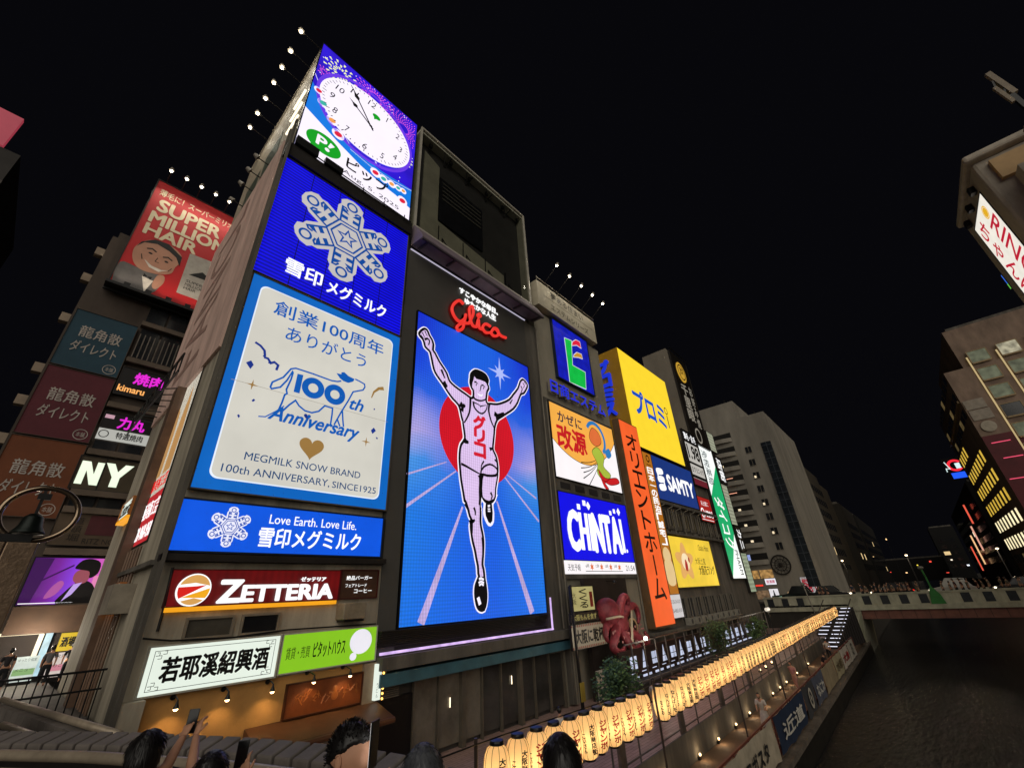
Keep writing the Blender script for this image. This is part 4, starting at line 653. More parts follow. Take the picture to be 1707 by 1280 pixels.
# --- name sign over the runner ---
t = thing('name_sign', 'red script channel letters with two lines of small white words above the runner screen', 'sign', FA.p(17, 16.6, -.1))
mb = MB()
for L_ in K['glico']: mb.tube([FA.p(u, v, .1) for u, v in smooth(L_, False, 4)], .105, 8)
mb.tube([FA.p(K['idot'][0], K['idot'][1], .02), FA.p(K['idot'][0], K['idot'][1], .2)], .2, 12)
obj('script_letter', mb, me('neon_red', '#e8342c', .95, True), t, smooth=True)
mb = MB()
for L_ in K['glico']: mb.ribbon(FA, smooth(L_, False, 4), .36, -.085)
obj('letter_backing', mb, md('letter_red', '#5a1210', .5), t)
mb = MB(); wr(mb, FA, 'すこやかな毎日、', 15.25, 19.2, 19.1, 19.7, -.08, .02, .06); wr(mb, FA, 'ゆたかな人生', 15.75, 18.52, 18.85, 19.02, -.08, .02, .06); obj('small_lettering', mb, WHITE_E, t)
t = thing('light_strip', 'thin pinkish white LED ticker strip along the foot of the runner screen', 'LED strip', FA.p(16.6, -1.8, .3))
obj('ticker', MB().fbox(FA, 10.95, 22.35, -1.78, -1.69, .2, .3), me('ticker_pink', '#d9b8f4', .95, True, .3, 2), t)
obj('end_piece', MB().fbox(FA, 22.28, 22.35, -1.68, -.1, .2, .28), me('ticker_pink', '#d9b8f4'), t)
# --- open steel frame on the roof ---
t = thing('rooftop_frame', 'empty dark glass-fronted box frame standing above the name sign, rims faintly lit', 'billboard frame', FA.p(17.3, 20.4, 0))
RIM = md('rim_metal', '#c4beb0', .4, .15, 2, .2)
mb = MB()
for a in ((11.15, 23.4, 33.2, 33.36), (11.15, 23.4, 22.4, 22.6), (11.15, 11.28, 22.6, 33.2), (23.27, 23.4, 22.6, 33.2)): mb.fbox(FA, *a, -.1, .06)
obj('rim', mb, RIM, t)
obj('top_lining', MB().fbox(FA, 11.16, 23.39, 33.0, 33.18, -.8, -.12), md('lit_lining', '#dcdac4', .6, .2, 1), t)  # same lining as the sides; glow from below is put into its paler colour
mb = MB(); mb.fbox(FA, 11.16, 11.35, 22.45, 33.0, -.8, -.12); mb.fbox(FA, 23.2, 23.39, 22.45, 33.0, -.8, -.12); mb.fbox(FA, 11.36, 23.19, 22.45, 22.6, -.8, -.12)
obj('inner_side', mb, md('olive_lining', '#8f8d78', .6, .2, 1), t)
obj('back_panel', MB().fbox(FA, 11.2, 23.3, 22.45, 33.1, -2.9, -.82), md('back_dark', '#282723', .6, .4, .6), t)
obj('grey_sheet', MB().prism(FA, [(12.1, 23.1), (20.8, 23.1), (20.8, 24.6), (13.6, 25.5), (13.6, 31.6), (12.1, 32.2)], -.81, -.72), md('grey_sheet', '#7f7d68', .7, .25, .7), t)
mgp, n, l, b = _base('clear_pane'); tr = n.new('ShaderNodeBsdfTransparent'); mxs = n.new('ShaderNodeMixShader'); fr = n.new('ShaderNodeFresnel'); fr.inputs[0].default_value = 1.25
b.inputs['Base Color'].default_value = (.02, .02, .02, 1); b.inputs['Roughness'].default_value = .03
l.new(fr.outputs[0], mxs.inputs[0]); l.new(tr.outputs[0], mxs.inputs[1]); l.new(b.outputs[0], mxs.inputs[2]); l.new(mxs.outputs[0], n['Material Output'].inputs[0])
obj('glass', MB().rect(FA, 11.29, 22.61, 23.26, 33.19, -.05), mgp, t)
obj('blank_screen', MB().fbox(FA, 13.65, 18.3, 25.6, 30.4, -.8, -.66), md('off_screen', '#141518', .35, .5, 2), t)
mb = MB()
for k in range(5): mb.fbox(FA, 13.9, 18.1, 28.0+k*.45, 28.16+k*.45, -.65, -.6)
obj('cable_tray', mb, md('tray_grey', '#3c3a32', .6), t)
mb = MB()
for k in range(1, 5):
    u = 11.3+k*2.42; mb.bar(FA.p(u, 33.0, -.2), FA.p(u+.35, 32.2, -.78), .07); mb.bar(FA.p(u+.7, 33.0, -.2), FA.p(u+.35, 32.2, -.78), .06); mb.bar(FA.p(u, 22.6, -.2), FA.p(u+.35, 24.0, -.7), .05); mb.bar(FA.p(u+.7, 22.6, -.2), FA.p(u+.35, 24.0, -.7), .05)
    mb.bar(FA.p(u, 22.5, -.7), FA.p(u, 25.0, -.7), .06)
obj('brace', mb, BLACKM, t)
mb = MB()
for k in range(6): mb.fbox(FA, 12.3+k*2.1, 12.55+k*2.1, 32.6, 32.95, -.55, -.35)
obj('lamp_box', mb, BLACKM, t)
mb = MB(); mb.add([FA.p(u, v, w) for u in (11.1, 23.45) for v, w in ((22.4, .12), (21.9, .5), (20.75, 1.15), (20.55, 1.15), (20.7, -.1), (22.4, -.1))],
    [(0, 1, 7, 6), (1, 2, 8, 7), (2, 3, 9, 8), (3, 4, 10, 9), (4, 5, 11, 10), (5, 0, 6, 11), (0, 5, 4, 3, 2, 1), (6, 7, 8, 9, 10, 11)])
obj('soffit', mb, md('soffit_mauve', '#7d7078', .5, .25, 1), t)
mb = MB()
for k in range(6): u = 11.6+k*2.3; mb.bar(FA.p(u, 20.6, .1), FA.p(u, 20.5, 1.15), .12)
mb.bar(FA.p(11.1, 20.5, 1.12), FA.p(23.4, 20.5, 1.12), .14); obj('soffit_rib', mb, md('rib_dark', '#463f42', .5), t)
obj('light_strip', MB().fbox(FA, 11.1, 22.4, 20.37, 20.43, -.11, -.04), me('strip_white', '#e4dcf4', .55, True), t)
# ---------------- estate-agent building ----------------
eb = thing('estate_building', 'pale building with lit cornice panel, coloured block letter E and blue outlined lettering', 'building', (28.8, 24, -5.7))
PALE = md('pale_wall', '#8f8878', .75, .25, .6, bump=.1, streak=.6)
obj('wall', MB().box(23.9, 34.6, 17.75, 29, -5.7, 22.6), PALE, eb)
obj('cornice_panel', MB().fbox(FA, 24.0, 33.6, 22.8, 25.5, -1.2, .35), md('cornice_cream', '#b5ac96', .6, .2, .8), eb)
obj('roof_rail', MB().bar(FA.p(23.9, 25.75, .4), FA.p(33.6, 25.75, .4), .08).bar(FA.p(24, 25.5, .4), FA.p(24, 25.9, .4), .08).bar(FA.p(27.2, 25.5, .4), FA.p(27.2, 25.75, .4), .08).bar(FA.p(30.4, 25.5, .4), FA.p(30.4, 25.75, .4), .08), STEEL, eb)
mb = MB(); wr(mb, FA, '夢ある住まい', 26.0, 24.45, 31.4, 25.2, .36, .01); wr(mb, FA, 'エステムシリーズ', 25.9, 23.15, 32.1, 23.85, .36, .008)
for v in (24.2,): mb.rect(FA, 24.9, v, 33.0, v+.05, .36)
obj('cornice_lettering', mb, md('bronze_letter', '#3a342a', .5), eb)
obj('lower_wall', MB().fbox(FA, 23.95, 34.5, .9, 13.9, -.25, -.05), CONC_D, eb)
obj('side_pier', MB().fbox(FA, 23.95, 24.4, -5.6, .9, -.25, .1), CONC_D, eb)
mb = MB()
for k in range(5): obj('window', MB().fbox(FA, 25.0+k*1.9, 26.2+k*1.9, 6.9, 7.35, -.04, .0), GLASS, eb)
# big E
t = panel('letter_screen', 'blue LED block with a red, yellow and green letter E under the cornice', FA, 26.3, 16.5, 32.0, 22.5, me('led_blue2', '#1420c8', .8, True, .3, 1.5, [(2, .2, .2)]), .2, .1, md('navy_trim', '#10203a'), 'LED sign', pname='led_face')
e0, e1, e2 = K['E']
mb = MB()
for P in (e0, e1, e2): mb.ribbon(FA, P, .14, .012, True)
obj('letter_outline', mb, me('led_white', '#dfe4f0', .9), t)
obj('green_part', MB().flat(FA, e0, .02), me('led_green', '#10c84a', .92, False, .15, 1, [(2, .2, .15)]), t)
obj('red_part', MB().flat(FA, e1, .02), me('led_red', '#e02040', .92), t); obj('yellow_part', MB().flat(FA, e2, .02), me('led_amber', '#c89030', .9), t)
t = thing('neon_lettering', 'row of blue outlined channel letters below the block letter E', 'sign', FA.p(28.9, 14.4, 0))
mb = MB(); wr(mb, FA, '日商エステム', 24.7, 14.5, 33.2, 15.75, .0, .03, .16); obj('letter', mb, md('letter_shell', '#8f8878', .5), t)
mb = MB(); wr(mb, FA, '日商エステム', 24.75, 14.55, 33.15, 15.7, .2, .02); obj('neon_tube', mb, me('neon_blue', '#2430d8', .9), t)
for k in range(5):
    u = 25.2+k*2.0
    flood(FA.p(u, 25.75, .4), FA.p(u, 26.9, 2.0), True, 'small round spotlight above the pale cornice, %s of five from the glass-fronted frame' % ('first', 'second', 'third', 'fourth', 'last')[k], 'spotlights above the pale cornice', FA.p(u, 24.2, .4), 55)
# --- cold-medicine sign ---
t = panel('medicine_sign', 'white lightbox with orange curved top, blue and red words and a billowing cloth', FA, 24.5, 7.65, 34.2, 13.65, me('box_white', '#f4eef0', 1.0, True, .03), .3, .08, DARKMETAL, 'lightbox')
cv_ = smooth(K['kcurve'], False, 4)
arc = [(24.5, 10.95), (25.6, 10.1), (27.0, 9.3), (28.5, 8.85), (30.2, 8.9), (31.8, 9.6), (33.2, 10.7), (34.2, 11.8)]
arc = [(24.5, 10.6), (25.6, 9.95), (27.0, 9.45), (28.6, 9.25), (30.2, 9.5), (31.9, 10.3), (33.2, 11.2), (34.2, 12.2)]
arc = smooth(arc, False, 4)
obj('orange_field', MB().flat(FA, [(24.5, 13.64), *arc, (34.19, 13.64)], .012), me('box_orange', '#f2ac48', .95, True), t)
mb = MB(); wr(mb, FA, 'かぜに', 25.5, 12.25, 28.9, 13.15, .025, .02); obj('blue_lettering', mb, md('print_indigo', '#20307c', .5), t)
mb = MB(); wr(mb, FA, '改源', 25.2, 10.05, 29.2, 11.95, .025, .035); obj('red_lettering', mb, me('print_red_lit', '#cc1c22', .85), t)
mb = MB()
for L_ in K['wind']: mb.ribbon(FA, smooth(L_, False, 4), .09, .025, wd2=.03)
mb.ribbon(FA, arc, .05, .018); obj('wind_line', mb, BLACK_P, t)
cl = lambda pts: smooth(pts, True, 4)
k0 = (31.0, 9.6)
obj('green_cloth', MB().flat(FA, cl([(30.0, 10.6), (31.0, 11.2), (31.9, 10.5), (31.6, 9.6), (32.6, 9.0), (31.5, 8.3), (30.4, 8.8), (30.6, 9.7)]), .028), me('print_leaf', '#a8bc40', .9), t)
obj('blue_cloth', MB().ring(FA, 31.0, 12.0, 1.25, 1.6, .027, 24, -.9, 2.6).flat(FA, cl([(32.2, 11.0), (33.0, 11.5), (33.3, 10.9), (32.6, 10.5)]), .027), me('print_sky', '#2f7ec0', .85), t)
obj('red_cloth', MB().flat(FA, cl([(30.6, 9.2), (31.6, 8.6), (33.5, 8.9), (33.9, 8.5), (32.4, 8.1), (31.4, 8.2), (31.9, 7.72), (31.2, 7.8)]), .03), me('print_red_lit', '#cc1c22'), t)
obj('orange_cloth', MB().flat(FA, cl([(29.9, 12.0), (30.6, 12.9), (31.6, 12.6), (31.8, 11.8), (31.0, 11.3), (30.2, 11.4)]), .03), me('print_coral', '#e0703a', .9), t)
mb = MB()
for P in ([(30.0, 10.6), (31.0, 11.2), (31.9, 10.5), (31.6, 9.6), (32.6, 9.0), (31.5, 8.3), (30.4, 8.8), (30.6, 9.7)], [(30.6, 9.2), (31.6, 8.6), (33.5, 8.9), (33.9, 8.5), (32.4, 8.1), (31.4, 8.2), (31.9, 7.72), (31.2, 7.8)], [(29.9, 12.0), (30.6, 12.9), (31.6, 12.6), (31.8, 11.8), (31.0, 11.3), (30.2, 11.4)]): mb.ribbon(FA, cl(P), .05, .034, True)
obj('cloth_outline', mb, BLACK_P, t)
# --- blue rental sign with weather strip ---
t = panel('rental_screen', 'royal blue LED sign with stretched white letters and a white forecast strip below', FA, 24.5, 2.08, 34.3, 6.6, me('led_royal', '#0c0ce0', .95, True, .04), .25, .05, DARKMETAL, 'LED sign', pname='led_face')
mb = MB(); x = 25.35
for ch, wd in (('C', 1.35), ('H', 1.3), ('I', .5), ('N', 1.35), ('T', 1.2), ('A', 1.4), ('I', .5), ('.', .22)):
    if ch == '.': mb.ell(FA, x+.12, 2.9, .14, w=.02, n=14)
    elif ch == 'I':
        mb.rect(FA, x, 2.75, x+wd-.08, 5.35, .02); mb.flat(FA, [(x+.21, 5.62), (x+.5, 5.95), (x+.21, 6.28), (x-.08, 5.95)], .02)
    elif ch == 'H':
        mb.rect(FA, x, 2.75, x+.42, 5.35, .02); mb.rect(FA, x+wd-.48, 2.75, x+wd-.06, 5.35, .02); mb.rect(FA, x+.42, 3.85, x+wd-.48, 4.3, .021)
        mb.rect(FA, x+.0, 5.55, x+.42, 5.95, .02); mb.rect(FA, x+wd-.5, 5.9, x+wd-.08, 6.3, .02)
    else: wr(mb, FA, ch, x, 2.75, x+wd-.1, 5.35, .02, .05)
    if ch == 'A': mb.rect(FA, x+.1, 5.55, x+.45, 5.9, .02); mb.rect(FA, x+.75, 5.75, x+1.1, 6.1, .02)
    x += wd+.04
obj('lettering', mb, WHITE_E, t)
obj('forecast_strip', MB().fbox(FA, 24.5, 34.3, 1.2, 2.04, -.2, .01), me('box_white', '#f4eef0'), t)
mb = MB(); wr(mb, FA, '天気予報', 24.8, 1.38, 26.3, 1.82, .02); wr(mb, FA, '21:54', 32.65, 1.42, 34.1, 1.82, .02); mb.rect(FA, 26.9, 1.36, 32.1, 1.4, .02)
for k, s_ in enumerate(('6時', '12時', '18時', '24時')): wr(mb, FA, s_, 26.95+k*1.3, 1.6, 27.4+k*1.3, 1.85, .02)
obj('forecast_lettering', mb, BLACK_P, t)
mb = MB()
for k in range(4): mb.flat(FA, [(27.75+k*1.3+(.26 if i % 2 else .12)*math.cos(i*PI/6), 1.66+(.26 if i % 2 else .12)*math.sin(i*PI/6)) for i in range(12)], .02)
obj('forecast_sun', mb, me('print_coral', '#e0703a'), t)
# ---------------- yellow and orange signs ----------------
t = thing('yellow_sign', 'huge yellow sign box with blue letters, its left side carrying blue neon letters', 'sign', FA.p(45.3, 13.1, -1.4))
obj('frame', MB().fbox(FA, 38.9, 51.75, 12.95, 24.85, -2.9, -.02), md('ochre_side', '#b5871e', .6, .15, .6), t)
obj('panel', MB().rect(FA, 38.9, 13.15, 51.72, 24.8, .0), me('box_yellow', '#f7d430', .97, True, .03), t)
obj('bottom_trim', MB().fbox(FA, 38.85, 51.75, 12.93, 13.12, -.5, .1), BLACKM, t)
mb = MB(); wr(mb, FA, 'プロミ', 40.6, 17.3, 48.6, 20.3, .02, .035); obj('lettering', mb, me('print_cobalt', '#1450c0', .9), t)
obj('ornament', MB().ring(FA, 49.5, 19.9, .35, .5, .02, 20).rect(FA, 49.35, 17.6, 49.6, 19.3, .02), md('print_ochre', '#9c8a58', .5), t)
FP = Fr((38.9, 0, 0), (0, -1, 0)); mb = MB(); mb2 = MB()
for i, ch in enumerate('プロミス'):
    wr(mb, FP, ch, -20.35, 22.15-i*1.74, -18.85, 23.65-i*1.74, .05, .04, .3)
obj('neon_letter', mb, me('neon_cobalt', '#1a34d0', .85, True), t)
t = thing('home_builder_sign', 'tall orange vertical sign board with seven dark characters, jutting in front of the facades', 'sign', FA.p(37.2, -2.7, 0))
obj('frame', MB().fbox(FA, 35.25, 39.1, -2.75, 15.0, -.34, .34), md('brown_side', '#6b5034', .6, .3, 1), t)
F_ = Fr((0, 17.5-.36, 0), (1, 0, 0))
k_ = (17.5-1.17)/17.5
obj('panel', MB().rect(F_, 35.32, -2.62, 39.03, 14.9, .0), me('box_orange_red', '#f0602a', .95, True, .12, .3), t)
mb = MB(); wcol(mb, F_, 'オリエントホーム', 36.1, -.9, 38.3, 13.9, .02, .02); obj('lettering', mb, md('print_maroon', '#2a0a08', .5), t)
t = panel('folk_song_sign', 'slim brown-orange vertical sign with white characters, tucked beside the orange board', Fr((0, 17.2, 0), (1, 0, 0)), 39.2, -.45, 41.2, 12.5, me('box_brown', '#b8701c', .8, True, .08), .3, .04, DARKMETAL)
mb = MB(); wcol(mb, FA, '日本一の民泊「誠宅」', 39.7, 3.6, 40.9, 11.0, .33, .04); obj('lettering', mb, WHITE_E, t)
obj('small_crest', MB().ring(FA, 40.3, 11.9, .25, .4, .33, 16).rect(FA, 39.8, 11.2, 40.8, 11.28, .33), md('print_maroon', '#2a0a08'), t)
mb = MB().ell(FA, 40.2, 2.7, .8, .75, .33).flat(FA, smooth([(39.4, 2.2), (41.0, 2.2), (41.0, .4), (39.4, .4)], True, 4), .331); obj('round_motif', mb, me('motif_cream', '#e8c890', .85), t)
t = panel('phone_number_board', 'small white board with grey numbers at the foot of the slim brown sign', FA, 39.6, -2.3, 42.0, -.5, me('box_white_dim', '#d8d4d4', .8, True), .1, .03)
mb = MB(); wr(mb, FA, '0120-24-0101', 39.8, -1.2, 41.8, -.9, .02); wr(mb, FA, '06-4863-0101', 39.8, -1.9, 41.8, -1.6, .02); obj('lettering', mb, md('print_grey', '#4a4a50', .5), t)
# ---------------- mid block behind the orange and yellow signs ----------------
mbk = thing('mid_block', 'dim brown block of flats with dark windows between the orange board and the green banner', 'building', (49, 24, -5.7))
BRN = md('brown_render', '#655f56', .8, .55, .9, bump=.25, streak=.8)
obj('wall', MB().box(34.7, 58.4, 17.85, 29, -5.7, 12.9), BRN, mbk)
for r, z in enumerate((5.4, -2.6)):
    for k in range(8):
        u = 42.0+k*2.0
        w_ = obj('window', MB().fbox(FA, u, u+1.3, z, z+1.7, -.34, -.26), GLASS, mbk)
        obj('window_frame', MB().fbox(FA, u-.08, u, z-.08, z+1.78, -.34, -.16).fbox(FA, u+1.3, u+1.38, z-.08, z+1.78, -.34, -.16).fbox(FA, u+.6, u+.68, z, z+1.7, -.3, -.2), md('frame_grey', '#6e675c', .5), w_)
        obj('ac_unit', MB().fbox(FA, u+1.5, u+1.9, z-.1, z+.25, -.3, .05), md('grey_casing', '#5a5348', .6), mbk)
mb = MB()
for k in range(9): mb.tube([FA.p(41.7+k*2.0, 5.0, -.2), FA.p(41.7+k*2.0, 7.3, -.1), FA.p(42.1+k*2.0, 7.55, .35)], .05, 6)
obj('pipe', mb, md('pipe_grey', '#7a7366', .5), mbk)
obj('ledge', MB().fbox(FA, 41.6, 58.3, 4.75, 4.95, -.3, .25).fbox(FA, 34.7, 58.3, -3.2, -3.0, -.3, .4).fbox(FA, 41.6, 58.3, 7.65, 7.95, -.3, .2), CONC_D, mbk)
for k in range(5): obj('shop_window', MB().fbox(FA, 42.5+k*3.1, 44.9+k*3.1, -5.4, -3.4, -.32, -.24), mg('shop_glass2', (.06, .05, .04, 1), .1), mbk)
t = panel('developer_sign', 'navy blue lightbox with white block letters and an S-shaped emblem below the yellow sign', FA, 41.7, 8.15, 53.0, 12.75, me('box_navy', '#15357e', .85, True, .06), .3, .06, DARKMETAL, 'lightbox')
mb = MB(); wr(mb, FA, 'SAMTY', 45.0, 9.4, 52.3, 11.1, .02, .05); obj('lettering', mb, WHITE_E, t)
mb = MB()
for k in range(3): mb.flat(FA, smooth([(42.7, 11.4-k*.85), (44.1, 11.55-k*.85), (44.2, 11.0-k*.85), (42.8, 10.8-k*.85)], True, 4), .02)
mb.rect(FA, 42.7, 10.4, 43.0, 11.1, .021); mb.rect(FA, 43.9, 9.5, 44.2, 10.3, .021); obj('emblem', mb, WHITE_E, t)
t = panel('biscuit_sign', 'yellow lightbox picturing a flower-shaped biscuit with brown words', FA, 41.6, .05, 53.3, 4.6, me('box_lemon', '#ecc83c', .95, True, .15, .3), .3, .06, md('dark_gold', '#6e5a1c', .5), 'lightbox')
fl = [(45.0+(1.75+.45*math.cos(5*a))*math.cos(a+.3)*1.05, 2.3+(1.45+.38*math.cos(5*a))*math.sin(a+.3)) for a in [2*PI*i/50 for i in range(50)]]
obj('biscuit', MB().flat(FA, fl, .02), me('biscuit_tan', '#e0a860', .9), t)
obj('biscuit_centre', MB().ell(FA, 45.1, 2.3, .95, .8, .026), me('biscuit_pale', '#f2dcb4', .95), t)
obj('jam', MB().flat(FA, smooth([(44.7, 1.6), (45.0, 2.5), (45.4, 2.2), (45.3, 1.5)], True, 4), .03).ell(FA, 46.0, 2.5, .2, .25, .03), me('jam_red', '#b02820', .85), t)
mb = MB(); wr(mb, FA, '大阪土産', 47.7, 2.1, 50.6, 2.75, .02); wr(mb, FA, '大阪花ラング', 48.2, 1.1, 52.8, 2.0, .02, .01); wr(mb, FA, 'Osaka Hana', 49.4, 3.5, 52.4, 4.1, .02, 0, 0, .2); obj('lettering', mb, md('print_brown', '#4a2c10', .5), t)
rr = random.Random(14)
for k in range(9):
    u = 42.5+k*1.7; mb = MB().fbox(FA, u, u+.75, -3.0, -2.45, -.2, .35); t = thing('air_conditioner', 'small grey outdoor unit on the ledge under the biscuit lightbox, %s of nine' % ('first', 'second', 'third', 'fourth', 'fifth', 'sixth', 'seventh', 'eighth', 'last')[k], 'air conditioner', FA.p(u+.37, -3.0, .1), 'outdoor units on the ledge')
    obj('casing', mb, md('unit_grey', '#8d887c', .6, .3, 3), t); obj('fan_guard', MB().lathe(FA.p(u+.3, -2.72, .355), [(.0, 0), (.2, 0), (.22, -.02)], 14, FA.n), BLACKM, t)
PG = md('pipe_grey', '#7a7366')
for k in range(7):
    u = 41.9+k*2.55; obj('wall_pipe', MB().tube([FA.p(u, -5.6, -.08), FA.p(u, -3.2, -.08)], .05, 6), PG, mbk); obj('wall_pipe', MB().tube([FA.p(u+.25, 7.9, -.1), FA.p(u+.25, 4.95, -.1)], .045, 6), PG, mbk)
mb = MB(); mb.tube([FA.p(24.2, -5.6, .15), FA.p(24.2, 13.5, .0)], .06, 6); mb.tube([FA.p(23.6, -1.8, .1), FA.p(23.6, 20, .1)], .05, 6); mb.tube([FA.p(34.75, -5.6, -.2), FA.p(34.75, 12.8, -.2)], .08, 6)
obj('drain_pipe', mb, PG, eb)
# dark tall sign tower
tw = thing('sign_tower', 'grey slab tower with black vertical sign and yellow round crest, behind the yellow box', 'building', (60, 19.5, -5.7))
obj('wall', MB().box(56.2, 63.6, 17.75, 21.5, 12.9, 32.2), md('tower_grey', '#7d7568', .75, .25, .4, streak=.6), tw)
obj('lower_wall', MB().box(58.45, 68.0, 17.85, 28, -5.7, 12.88), BRN, tw)
obj('roof_pole', MB().bar(FA.p(57, 32.6, .1), FA.p(64.5, 32.6, .1), .12), BLACKM, tw)
t = panel('crest_sign', 'black vertical sign with a yellow round crest and grey characters at the tower front', FA, 56.9, 17.5, 63.3, 32.0, md('sign_black', '#17130f', .45, .2, .5), .2, .08, DARKMETAL)
mb = MB().lathe(FA.p(59.9, 29.3, .0), [(1.7, 0), (1.7, .06), (0, .07)], 32, FA.n); obj('crest', mb, me('crest_yellow', '#d8a838', .7), t)
mb = MB().ring(FA, 59.9, 29.3, 1.15, 1.35, .09); wr(mb, FA, '戸', 59.2, 28.6, 60.6, 30.0, .09, .02); obj('crest_print', mb, BLACK_P, t)
mb = MB(); wcol(mb, FA, '千里眼', 58.2, 21.0, 60.6, 27.2, .03, .02); wcol(mb, FA, 'お好み焼', 61.3, 20.5, 62.5, 27.5, .03, .01); mb.ring(FA, 60.2, 19.1, .9, 1.15, .03); obj('lettering', mb, me('letter_grey', '#b0a898', .55), t)
t = panel('clinic_sign', 'stack of small black-and-white clinic boards beside the black vertical sign', FA, 53.6, 11.3, 58.2, 18.6, me('box_pale', '#ccc8c0', .75, True), .2, .05, DARKMETAL)
obj('black_top', MB().rect(FA, 53.6, 16.9, 58.2, 18.6, .01).rect(FA, 53.6, 14.0, 58.2, 14.3, .01).rect(FA, 53.6, 12.2, 58.2, 12.6, .01), BLACK_P, t)
mb = MB(); wr(mb, FA, '薄毛・抜毛', 53.9, 17.3, 57.9, 18.3, .02, .02); obj('white_lettering', mb, WHITE_E, t)
mb = MB(); wr(mb, FA, '1.98', 54.0, 14.8, 57.8, 16.6, .02, .04); wr(mb, FA, 'Dクリニック', 54.0, 12.9, 57.8, 13.7, .02, .01); obj('lettering', mb, BLACK_P, t)
obj('red_band', MB().rect(FA, 53.6, 11.3, 58.2, 12.15, .011), me('band_maroon', '#7a2030', .6), t)
t = panel('food_maker_sign', 'small red board with white circle logo and words under the clinic boards', FA, 52.9, 6.95, 57.4, 9.8, me('box_red', '#b0201c', .75, True), .2, .05, DARKMETAL)
mb = MB().ring(FA, 53.9, 7.9, .42, .6, .02, 20); wr(mb, FA, '名物食品', 54.8, 7.5, 57.2, 8.3, .02, .02); wr(mb, FA, 'お土産に', 54.0, 8.8, 56.4, 9.4, .02); mb.rect(FA, 53.2, 7.1, 57.1, 7.16, .02); obj('lettering', mb, WHITE_E, t)
t = panel('green_banner', 'tall glowing banner, white at both ends and bright green between, with white lettering', FA, 58.7, .7, 64.0, 17.6, me('box_white2', '#f4f8f4', 1.0, True), .3, .06, DARKMETAL, 'banner')
obj('green_field', MB().flat(FA, [(58.7, 10.4), (64.0, 15.3), (64.0, 6.1), (58.7, .75)], .012), me('box_green', '#12a866', .95, True), t)
mb = MB(); wr(mb, FA, 'ダイコク', 59.7, 4.2, 62.8, 10.6, .02, .05, rot=True); obj('lettering', mb, WHITE_E, t)
mb = MB(); wr(mb, FA, '免税薬局', 59.3, 12.2, 61.4, 17.0, .02, .02, rot=True); obj('blue_lettering', mb, md('print_steel', '#4a7a90', .5), t)
mb = MB(); wr(mb, FA, 'PHARM', 62.2, 1.1, 63.4, 4.0, .02, .02, rot=True); obj('black_lettering', mb, BLACK_P, t)
for nm, lb, u0, u1, v0, v1, c, s_ in (('banner_sign', 'black banner with white lettering beyond the green banner, the upper of two', 64.9, 67.7, 13.2, 17.2, '#15130f', '店街'), ('banner_sign', 'black banner with white lettering beyond the green banner, the lower of two', 65.2, 67.6, 4.0, 7.1, '#15130f', 'カニ'),
        ('lattice_sign', 'pale lit lattice sign at the top beyond the green banner', 64.2, 67.0, 17.9, 20.9, '#c8ccb0', ''), ('lattice_sign', 'pale lit lattice sign halfway down beyond the green banner', 64.3, 66.9, 7.4, 12.9, '#c8ccb0', ''), ('lattice_sign', 'pale lit lattice sign at street level beside the far bridge', 64.4, 67.0, -.9, 3.7, '#b4c4a4', '')):
    t = panel(nm, lb, FA, u0, v0, u1, v1, md('sign_black', '#17130f') if s_ else me('lattice_'+c[1:], c, .7, True, .1, .5, [(2, .5, .2), (0, .5, .2)]), .3, .06, DARKMETAL)
    if s_:
        mb = MB(); wr(mb, FA, s_, u0+.5, v0+.3, u1-.4, v1-.3, .02, .05, rot=True); obj('lettering', mb, WHITE_E, t)
t = panel('small_green_sign', 'small pale green upright lightbox at the bridge end of the promenade', FA, 75.6, -4.4, 79.5, -1.9, me('box_mint', '#a8d8bc', .85, True), .3, .2, md('deep_green', '#1c3a2c', .5))
obj('lettering', wcol(MB(), FA, '川口', 76.6, -4.2, 78.4, -2.1, .02), BLACK_P, t)
# ---------------- promenade ----------------
WOOD = md('dark_timber', '#3a2f28', .6, .3, 2)
RAILM = md('rail_grey', '#6a625a', .45, .3, 3, .4)
obj('retaining_wall', MB().add([(x, yc(x)+a, z) for z in (-6.68, -5.62) for a in (2.9, 2.98) for x in (-20, 62)], [(0, 2, 3, 1), (4, 5, 7, 6), (0, 1, 5, 4), (2, 6, 7, 3), (0, 4, 6, 2), (1, 3, 7, 5)]),
    CONC_D, label='low concrete wall with foot lights between the two walkway levels', cat='wall')
def edge(x): return yc(x)+3.1
t = thing('promenade_railing', 'thin dark metal railing with broad posts along the edge of the upper promenade', 'railing', (24, edge(24), -5.7))
mb = MB()
for x0 in range(6, 60, 2): mb.bar((x0, edge(x0), -5.7), (x0, edge(x0), -4.75), .05)
for z in (-4.78, -5.5): mb.bar((6, edge(6), z), (60, edge(60), z), .05)
obj('rail', mb, RAILM, t)
for x0 in (11, 16.5, 22, 27.5, 33, 40, 48): obj('post', MB().box(x0-.05, x0+.35, edge(x0)-.06, edge(x0)+.06, -5.7, -4.7), STEEL, t)
